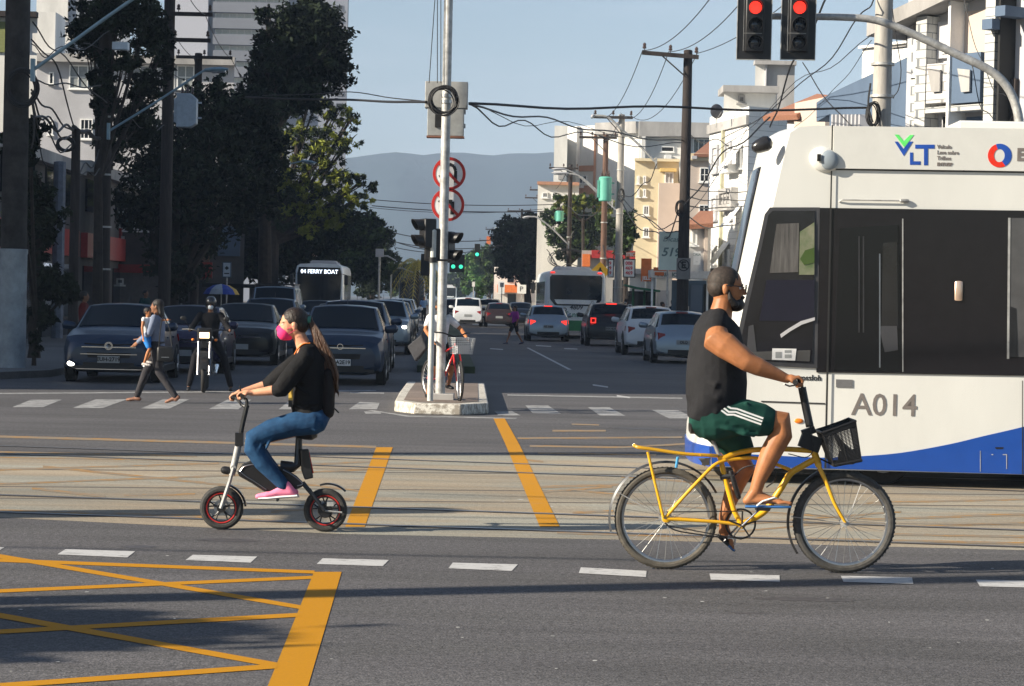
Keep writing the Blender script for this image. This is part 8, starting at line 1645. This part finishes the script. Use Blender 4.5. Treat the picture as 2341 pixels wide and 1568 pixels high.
# motorcyclist
def motorcycle():
    Yq = 42.3; o = at(465, 897, Yq); o = V((o.x, Yq, 0)); rt = empty('motorcycle', o, RAD(6), 'black motorcycle with a lit square headlamp waiting at the crossing', 'motorcycle'); R0 = .31
    for y, w_ in ((0, .09), (1.35, .13)):
        mb = MB(); n = 10; mb.lathe([(R0 - w_ / 2 + math.cos(2 * math.pi * j / n) * w_ / 2, math.sin(2 * math.pi * j / n) * w_ / 2) for j in range(n)], (0, 0, 0), 'x', 32, closed=True); wh = mb.build('wheel', M['rubber'], rt, loc=(0, y, R0))
        mb = MB(); mb.lathe([(R0 - w_, -.03), (R0 - w_, .03), (R0 - w_ - .012, 0)], (0, 0, 0), 'x', 28, closed=True); [mb.tube([(0, 0, 0), (0, math.cos(a) * (R0 - w_), math.sin(a) * (R0 - w_))], .006, 5) for a in [2 * math.pi * j / 10 for j in range(10)]]; mb.build('rim', M['steel'], wh)
    mb = MB(); [mb.tube([(s * .10, 0, R0), (s * .10, .14, .72), (s * .10, .24, 1.0)], [.026, .026, .022], 10) for s in (-1, 1)]; mb.build('fork', mat('fork_dark_steel', (.13, .13, .14), .35, .8), rt)
    mb = MB(); mb.loft([[(x, y + .25, z) for x, z in ((-w_, .95), (-w_ * .7, 1.02), (w_ * .7, 1.02), (w_, .95), (w_ * .8, .78), (-w_ * .8, .78))] for y, w_ in ((.05, .05), (.15, .13), (.45, .16), (.7, .09))]); mb.build('fuel_tank', mat('moto_black_paint', (.01, .01, .012), .2, coat=.6), rt)
    mb = MB(); mb.loft([[(x, y, z + dz) for x, z in ((-w_, .86), (-w_, .92), (w_, .92), (w_, .86))] for y, w_, dz in ((.85, .09, -.03), (1.1, .15, -.02), (1.4, .14, .02), (1.6, .09, .06))]); mb.build('seat', M['black'], rt)
    mb = MB(); mb.b2((-.14, .35, .32), (.14, .85, .72)); mb.build('engine', mat('engine_grey', (.06, .06, .065), .5, .5), rt, smooth=0, bevel=.03)
    mb = MB(); mb.b2((-.13, -.06, .90), (.13, .10, 1.14)); mb.build('front_cowl', M['black'], rt, smooth=0, bevel=.03)
    mb = MB(); mb.b2((-.085, -.075, .96), (.085, -.062, 1.06)); mb.build('headlamp', mat('warm_headlamp', (.8, .5, .3), .3, emit=(1, .62, .35), es=2.2), rt, smooth=0)
    mb = MB(); mb.tube(curve3([(-.40, .42, 1.10), (-.22, .28, 1.10), (0, .22, 1.05), (.22, .28, 1.10), (.40, .42, 1.10)]), .014, 8); mb.build('handlebar', M['black'], rt)
    for s in (-1, 1):
        mb = MB(); mb.tube([(s * .26, .3, 1.1), (s * .36, .2, 1.28)], .007, 6); mb.ell((s * .38, .2, 1.3), (.055, .012, .04)); mb.build('mirror', M['black'], rt)
        mb = MB(); mb.ell((s * .2, -.0, .93), (.03, .04, .025)); mb.build('indicator', M['amber'], rt)
    mb = MB(); mb.loft([[(x, math.sin(a) * -.33 + 0, R0 + math.cos(a) * .33 + dz) for x, dz in ((-.065, -.015), (0, .0), (.065, -.015))] for a in [RAD(-50 + 12 * j) for j in range(11)]], cap=False, closed=False); mb.build('front_fender', M['black'], rt)
    mb = MB(); mb.tube([(.15, .5, .35), (.18, .9, .3), (.2, 1.6, .42)], [.03, .035, .045], 10); mb.build('exhaust', M['chrome'], rt)
    mb = MB(); mb.b2((-.07, .55, .30), (.07, 1.38, .38)); mb.tube([(0, .5, .9), (0, 1.0, .85), (0, 1.5, .8)], .03, 8); mb.build('frame', M['black'], rt)
    return o
mo = motorcycle()
figure('motorcyclist in black with a dark helmet and white face mask astride the motorcycle', (mo.x - .02 + .0, mo.y + .95, .0), RAD(6), 1.68, skin=SK3, shirt=cloth('black_jacket', (.010, .010, .012)), sleeve=.96, trousers=cloth('black_jeans', (.010, .010, .013)), hat=mat('helmet_black', (.012, .012, .014), .15, coat=.6), mask=mat('white_mask', (.55, .6, .65), .8),
       arms={-1: ((-.34, -.22, 1.14), (-.36, -.50, 1.12)), 1: ((.34, -.22, 1.14), (.36, -.50, 1.12))}, legs={-1: ((-.26, -.30, .62), (-.36, -.42, .09)), 1: ((.26, -.30, .62), (.40, -.42, .09))}, vox=.014)
# girl in magenta walking away across the avenue
figure('girl in a magenta shirt and black shorts walking across the avenue', gp(1176, 787), RAD(-60), 1.5, stride=.34, skin=SK3, shirt=cloth('magenta_shirt', (.30, .04, .26)), sleeve=.45, trousers=cloth('black_shorts', (.01, .01, .012)), tlen=.75, shoes=mat('navy_shoe', (.03, .03, .08), .6), longhair=True, vox=.02, arms={-1: ((-.28, -.1, 1.2), (-.2, -.28, 1.3)), 1: ((.24, .02, 1.12), (.24, -.06, .88))})
figure('person in a pale blue shirt standing on the median up the avenue', gp(968, 735), RAD(20), 1.72, stride=.05, shirt=cloth('pale_blue_shirt', (.20, .34, .60)), sleeve=.4, trousers=cloth('dark_trousers', (.02, .02, .025)), vox=.022)
PG = 'people waiting on the right pavement'
for i, (px, Yd, hh, rz, cl, lb) in enumerate(((1429, 108, 1.7, 150, (.05, .06, .20), 'person in a navy shirt by the concrete pole'), (1462, 104, 1.85, 20, (.09, .025, .03), 'tall person in dark maroon clothing beside the green shelter'), (1490, 106, 1.6, 200, (.02, .02, .02), 'person in black under the green shelter roof'),
        (1512, 100, 1.62, 90, (.03, .03, .035), 'person with a round dark hairdo right of the shelter'), (1536, 96, 1.72, 10, (.02, .035, .06), 'person in a dark cap in front of the blue shopfront'), (1596, 88, 1.58, 190, (.025, .04, .09), 'person in dark blue leaning by the blue shopfront'), (1500, 112, 1.5, 60, (.12, .03, .05), 'short person in red partly hidden behind the group'))):
    figure(lb, (gx(px, Yd), Yd, .14), RAD(rz), hh, stride=.08, shirt=cloth('shirt_%d' % i, cl), sleeve=.5, trousers=cloth('trousers_%d' % (i % 3), (.02, .02, .03)), vox=.024, group=PG, bulk=1.08)
figure('dim figure in a red shirt behind the dark blue sedan', (gx(190, 52), 52, .14), RAD(100), 1.6, stride=.1, shirt=cloth('dim_red', (.12, .015, .015)), trousers=cloth('dark_trousers', (.02, .02, .025)), vox=.02)
figure('driver figure in a teal shirt seen as a passerby far up the left pavement', (gx(330, 75), 75, .14), RAD(60), 1.65, stride=.2, shirt=cloth('dim_teal', (.02, .06, .06)), trousers=cloth('dark_trousers', (.02, .02, .025)), vox=.022)
# cyclist behind the median poles
def red_bike():
    Rw = .315; F_ = at(1062, 876, 37.0); F_ = V((F_.x, 37.0, .17)); R_b = at(974, 870, 38.2); R_b = V((R_b.x, 38.2, .17)); d = F_ - R_b
    # wheels stand on the island; real wheelbase kept at about one metre
    d = d.normalized() * 1.04; mid = (F_ + R_b) / 2; ang = math.atan2(d.y, d.x); rt = empty('bicycle', mid, ang, 'red and white bicycle with a pale front basket behind the median poles', 'bicycle'); u = lambda x, z, y=0: V((x, y, z))
    def w2(x, turn=0):
        mb = MB(); n = 8; w_ = .042; mb.lathe([(Rw - w_ / 2 + math.cos(2 * math.pi * j / n) * w_ / 2, math.sin(2 * math.pi * j / n) * w_ / 2) for j in range(n)], (0, 0, 0), 'y', 40, closed=True); wh = mb.build('wheel', M['rubber'], rt, loc=(x, 0, Rw)); wh.rotation_euler = (0, 0, turn)
        mb = MB(); mb.lathe([(Rw - .045, -.012), (Rw - .045, .012), (Rw - .058, 0)], (0, 0, 0), 'y', 40, closed=True); [mb.tube([(0, 0, 0), (math.cos(a) * (Rw - .05), 0, math.sin(a) * (Rw - .05))], .0016, 4) for a in [2 * math.pi * j / 24 for j in range(24)]]; mb.build('rim', M['steel'], wh)
    w2(-.52); w2(.52, RAD(-18)); rd = mat('bike_red', (.50, .02, .02), .35, coat=.4)
    mb = MB(); HT_ = u(.36, .78); mb.tube([HT_, u(.33, .90)], .02, 8); mb.tube([u(.35, .80), u(-.08, .30)], .018, 8); mb.tube([u(.34, .86), u(-.20, .70)], .016, 8); mb.tube([u(-.08, .30), u(-.24, .82)], .016, 8)
    for s in (-1, 1): mb.tube([u(-.22, .74, s * .02), u(-.52, Rw, s * .06)], .009, 6); mb.tube([u(-.08, .30, s * .02), u(-.52, Rw, s * .06)], .009, 6)
    mb.build('frame', rd, rt); mb = MB(); [mb.tube([u(.37, .76, s * .05), u(.45, .55, s * .06), u(.53, Rw, s * .06)], [.017, .016, .010], 8) for s in (-1, 1)]; mb.build('fork', M['redlit'] if False else rd, rt)
    mb = MB(); mb.tube([u(.2, .632, -.0), u(.05, .455, -.0)], .0195, 8); mb.build('white_band', M['white'], rt)
    mb = MB(); mb.tube([u(.33, .9), u(.32, 1.0)], .014, 8); mb.tube(curve3([u(.22, 1.06, -.31), u(.30, 1.05, -.2), u(.33, 1.0, 0), u(.30, 1.05, .2), u(.22, 1.06, .31)]), .012, 8); mb.build('handlebar', M['black'], rt)
    mb = MB(); mb.ell(u(-.26, .88), (.13, .07, .035)); mb.build('saddle', M['black'], rt)
    mb = MB(); mb.lathe([(.085, -.05), (.085, -.045), (.07, -.045), (.07, -.05)], u(-.08, .30), 'y', 24, closed=True); mb.tube([u(-.08, .3, -.06), u(.02, .18, -.08)], .010, 6); mb.build('crankset', M['steel'], rt)
    # basket
    bm_ = mat('basket_white_wire', (.42, .43, .44), .5); mb = MB()
    for v in [k / 9 for k in range(10)]:
        z = .98 - .24 * v; a = .17 - .03 * v; xa, xb = .42 + .02 * v, .68 - .03 * v; mb.tube([u(xa, z, -a), u(xb, z, -a), u(xb, z, a), u(xa, z, a), u(xa, z, -a)], .006 if v in (0, 1) else .0035, 4, cap=False)
    for y in (-1, 1):
        for k in range(9): x = k / 8; mb.tube([u(.42 + .26 * x, .98, y * .17), u(.44 + .21 * x, .74, y * .14)], .003, 4)
    for x0, x1 in ((.42, .44), (.68, .65)):
        for k in range(10): y = -1 + 2 * k / 9; mb.tube([u(x0, .98, y * .17), u(x1, .74, y * .14)], .003, 4)
    mb.add([u(.44, .74, -.14), u(.65, .74, -.14), u(.65, .74, .14), u(.44, .74, .14)], [(0, 1, 2, 3)]); mb.build('basket', bm_, rt, smooth=0); mb = MB(); mb.b2((.46, -.1, .75), (.62, .1, .86)); mb.build('paper', wallg, rt, smooth=0)
    return rt, mid, ang
rb, mid, ang = red_bike()
rt, _P = figure('cyclist in a white T shirt mostly hidden behind the two median poles', (mid.x - .12, mid.y + .42, .17), ang + RAD(90), 1.58, skin=SK1, shirt=cloth('white_tshirt', (.62, .62, .63)), sleeve=.32, trousers=cloth('black_shorts', (.01, .01, .012)), tlen=.95,
       arms={-1: ((-.34, -.16, 1.18), (-.33, -.40, 1.02)), 1: ((.36, -.12, 1.20), (.33, -.42, 1.05))}, legs={-1: ((-.2, -.26, .60), (-.24, -.10, .09)), 1: ((.14, -.28, .62), (.12, -.16, .25))}, vox=.012)
b3 = empty('shoulder_bag', at(955, 795, 38.3), RAD(-20), 'dark grey square bag slung behind the hidden cyclist', 'bag'); mb = MB(); mb.prism([(-.16, .02), (.08, .22), (.17, .0), (-.02, -.22)], -.06, .06); mb.build('bag_body', cloth('bag_grey', (.05, .05, .055)), b3, smooth=0, bevel=.02); mb = MB(); mb.tube(curve3([(.06, 0, .2), (.14, 0, .42), (.26, .02, .5)]), .01, 5); mb.build('strap', M['black'], b3)

# ------------------------------------------------ things beyond the frame whose shadows cross the road
XS = 'poles along the near side of the crossing street'
def offpole(label, x, y, h, r): rt = empty('utility_pole', (x, y, 0), 0, label, 'pole', XS); mb = MB(); mb.tube([(0, 0, -.1), (0, 0, h)], [r, r * .8], 12); mb.build('shaft', M['concrete'], rt); mb = MB(); mb.box((0, 0, h - .5), (.12, 2.0, .12)); mb.build('crossarm', M['wood'], rt); return rt
offpole('concrete pole beyond the left edge nearest the camera', -12, 10.4, 12, .21); offpole('concrete pole beyond the left edge by the near rail', -9.5, 16.9, 4.4, .36); offpole('concrete pole beyond the left edge by the far rail', -20, 20.3, 16, .30)
def offtree():
    TS[0] += 1; rt = empty('street_tree', (-10.6, 9.7, 0), 0, 'young street tree beyond the left edge', 'tree'); mb = MB(); mb.tube([(0, 0, 0), (.1, 0, 2), (0, .1, 4)], [.09, .07, .03], 8); mb.build('trunk', M['bark'], rt)
    leafmesh('crown', [((-11.9, 9.3, 4.1), (1.5, .9, .6)), ((-10.9, 9.7, 3.9), (1.0, .6, .4)), ((-12.6, 8.9, 4.1), (1.2, 1, .6))], 16000, .14, [leafd, leafm], rt, 77, .5, 40, .5)
offtree()
for i, (a, b_, sg) in enumerate((((-14, 17, 6.5), (14, 15.5, 6.5), .3), ((-14, 22, 7.5), (14, 30, 7.2), .4), ((-14, 33, 9), (14, 43.2, 9), .3), ((-14, 26, 7.3), (14, 27.5, 7.3), .4), ((-14, 30, 8.6), (14, 39, 8.6), .3), ((-16, 12, 6.2), (16, 13, 6.2), .2), ((-16, 14.5, 6.6), (16, 17.5, 6.6), .2), ((-16, 24, 7.6), (16, 24.6, 7.6), .2), ((-16, 19.5, 6.9), (16, 20.8, 6.9), .2))):
    mb = MB(); A_, B_ = V(a), V(b_); mb.tube([A_.lerp(B_, t) - V((0, 0, sg * 4 * t * (1 - t))) for t in [j / 16 for j in range(17)]], .024, 5); tag(mb.build('overhead_cable', M['cable']), ('first', 'second', 'third', 'fourth', 'fifth', 'sixth', 'seventh', 'eighth', 'ninth')[i] + ' high cable strung above the crossing out of view', 'cable', CG)
# ------------------------------------------------ haze
def haze():
    m = bpy.data.materials.new('haze_air'); m.use_nodes = True; n = m.node_tree.nodes; n.remove(n['Principled BSDF'])
    v = n.new('ShaderNodeVolumePrincipled'); v.inputs['Density'].default_value = HAZE; v.inputs['Color'].default_value = (.58, .74, 1.0, 1); v.inputs['Anisotropy'].default_value = -0.3
    m.node_tree.links.new(v.outputs[0], n['Material Output'].inputs['Volume'])
    mb = MB(); mb.b2((-2600, -80, -7), (2600, 4600, 330)); o = mb.build('haze', m, smooth=0); tag(o, kind='stuff')
HAZE = .00028
haze()
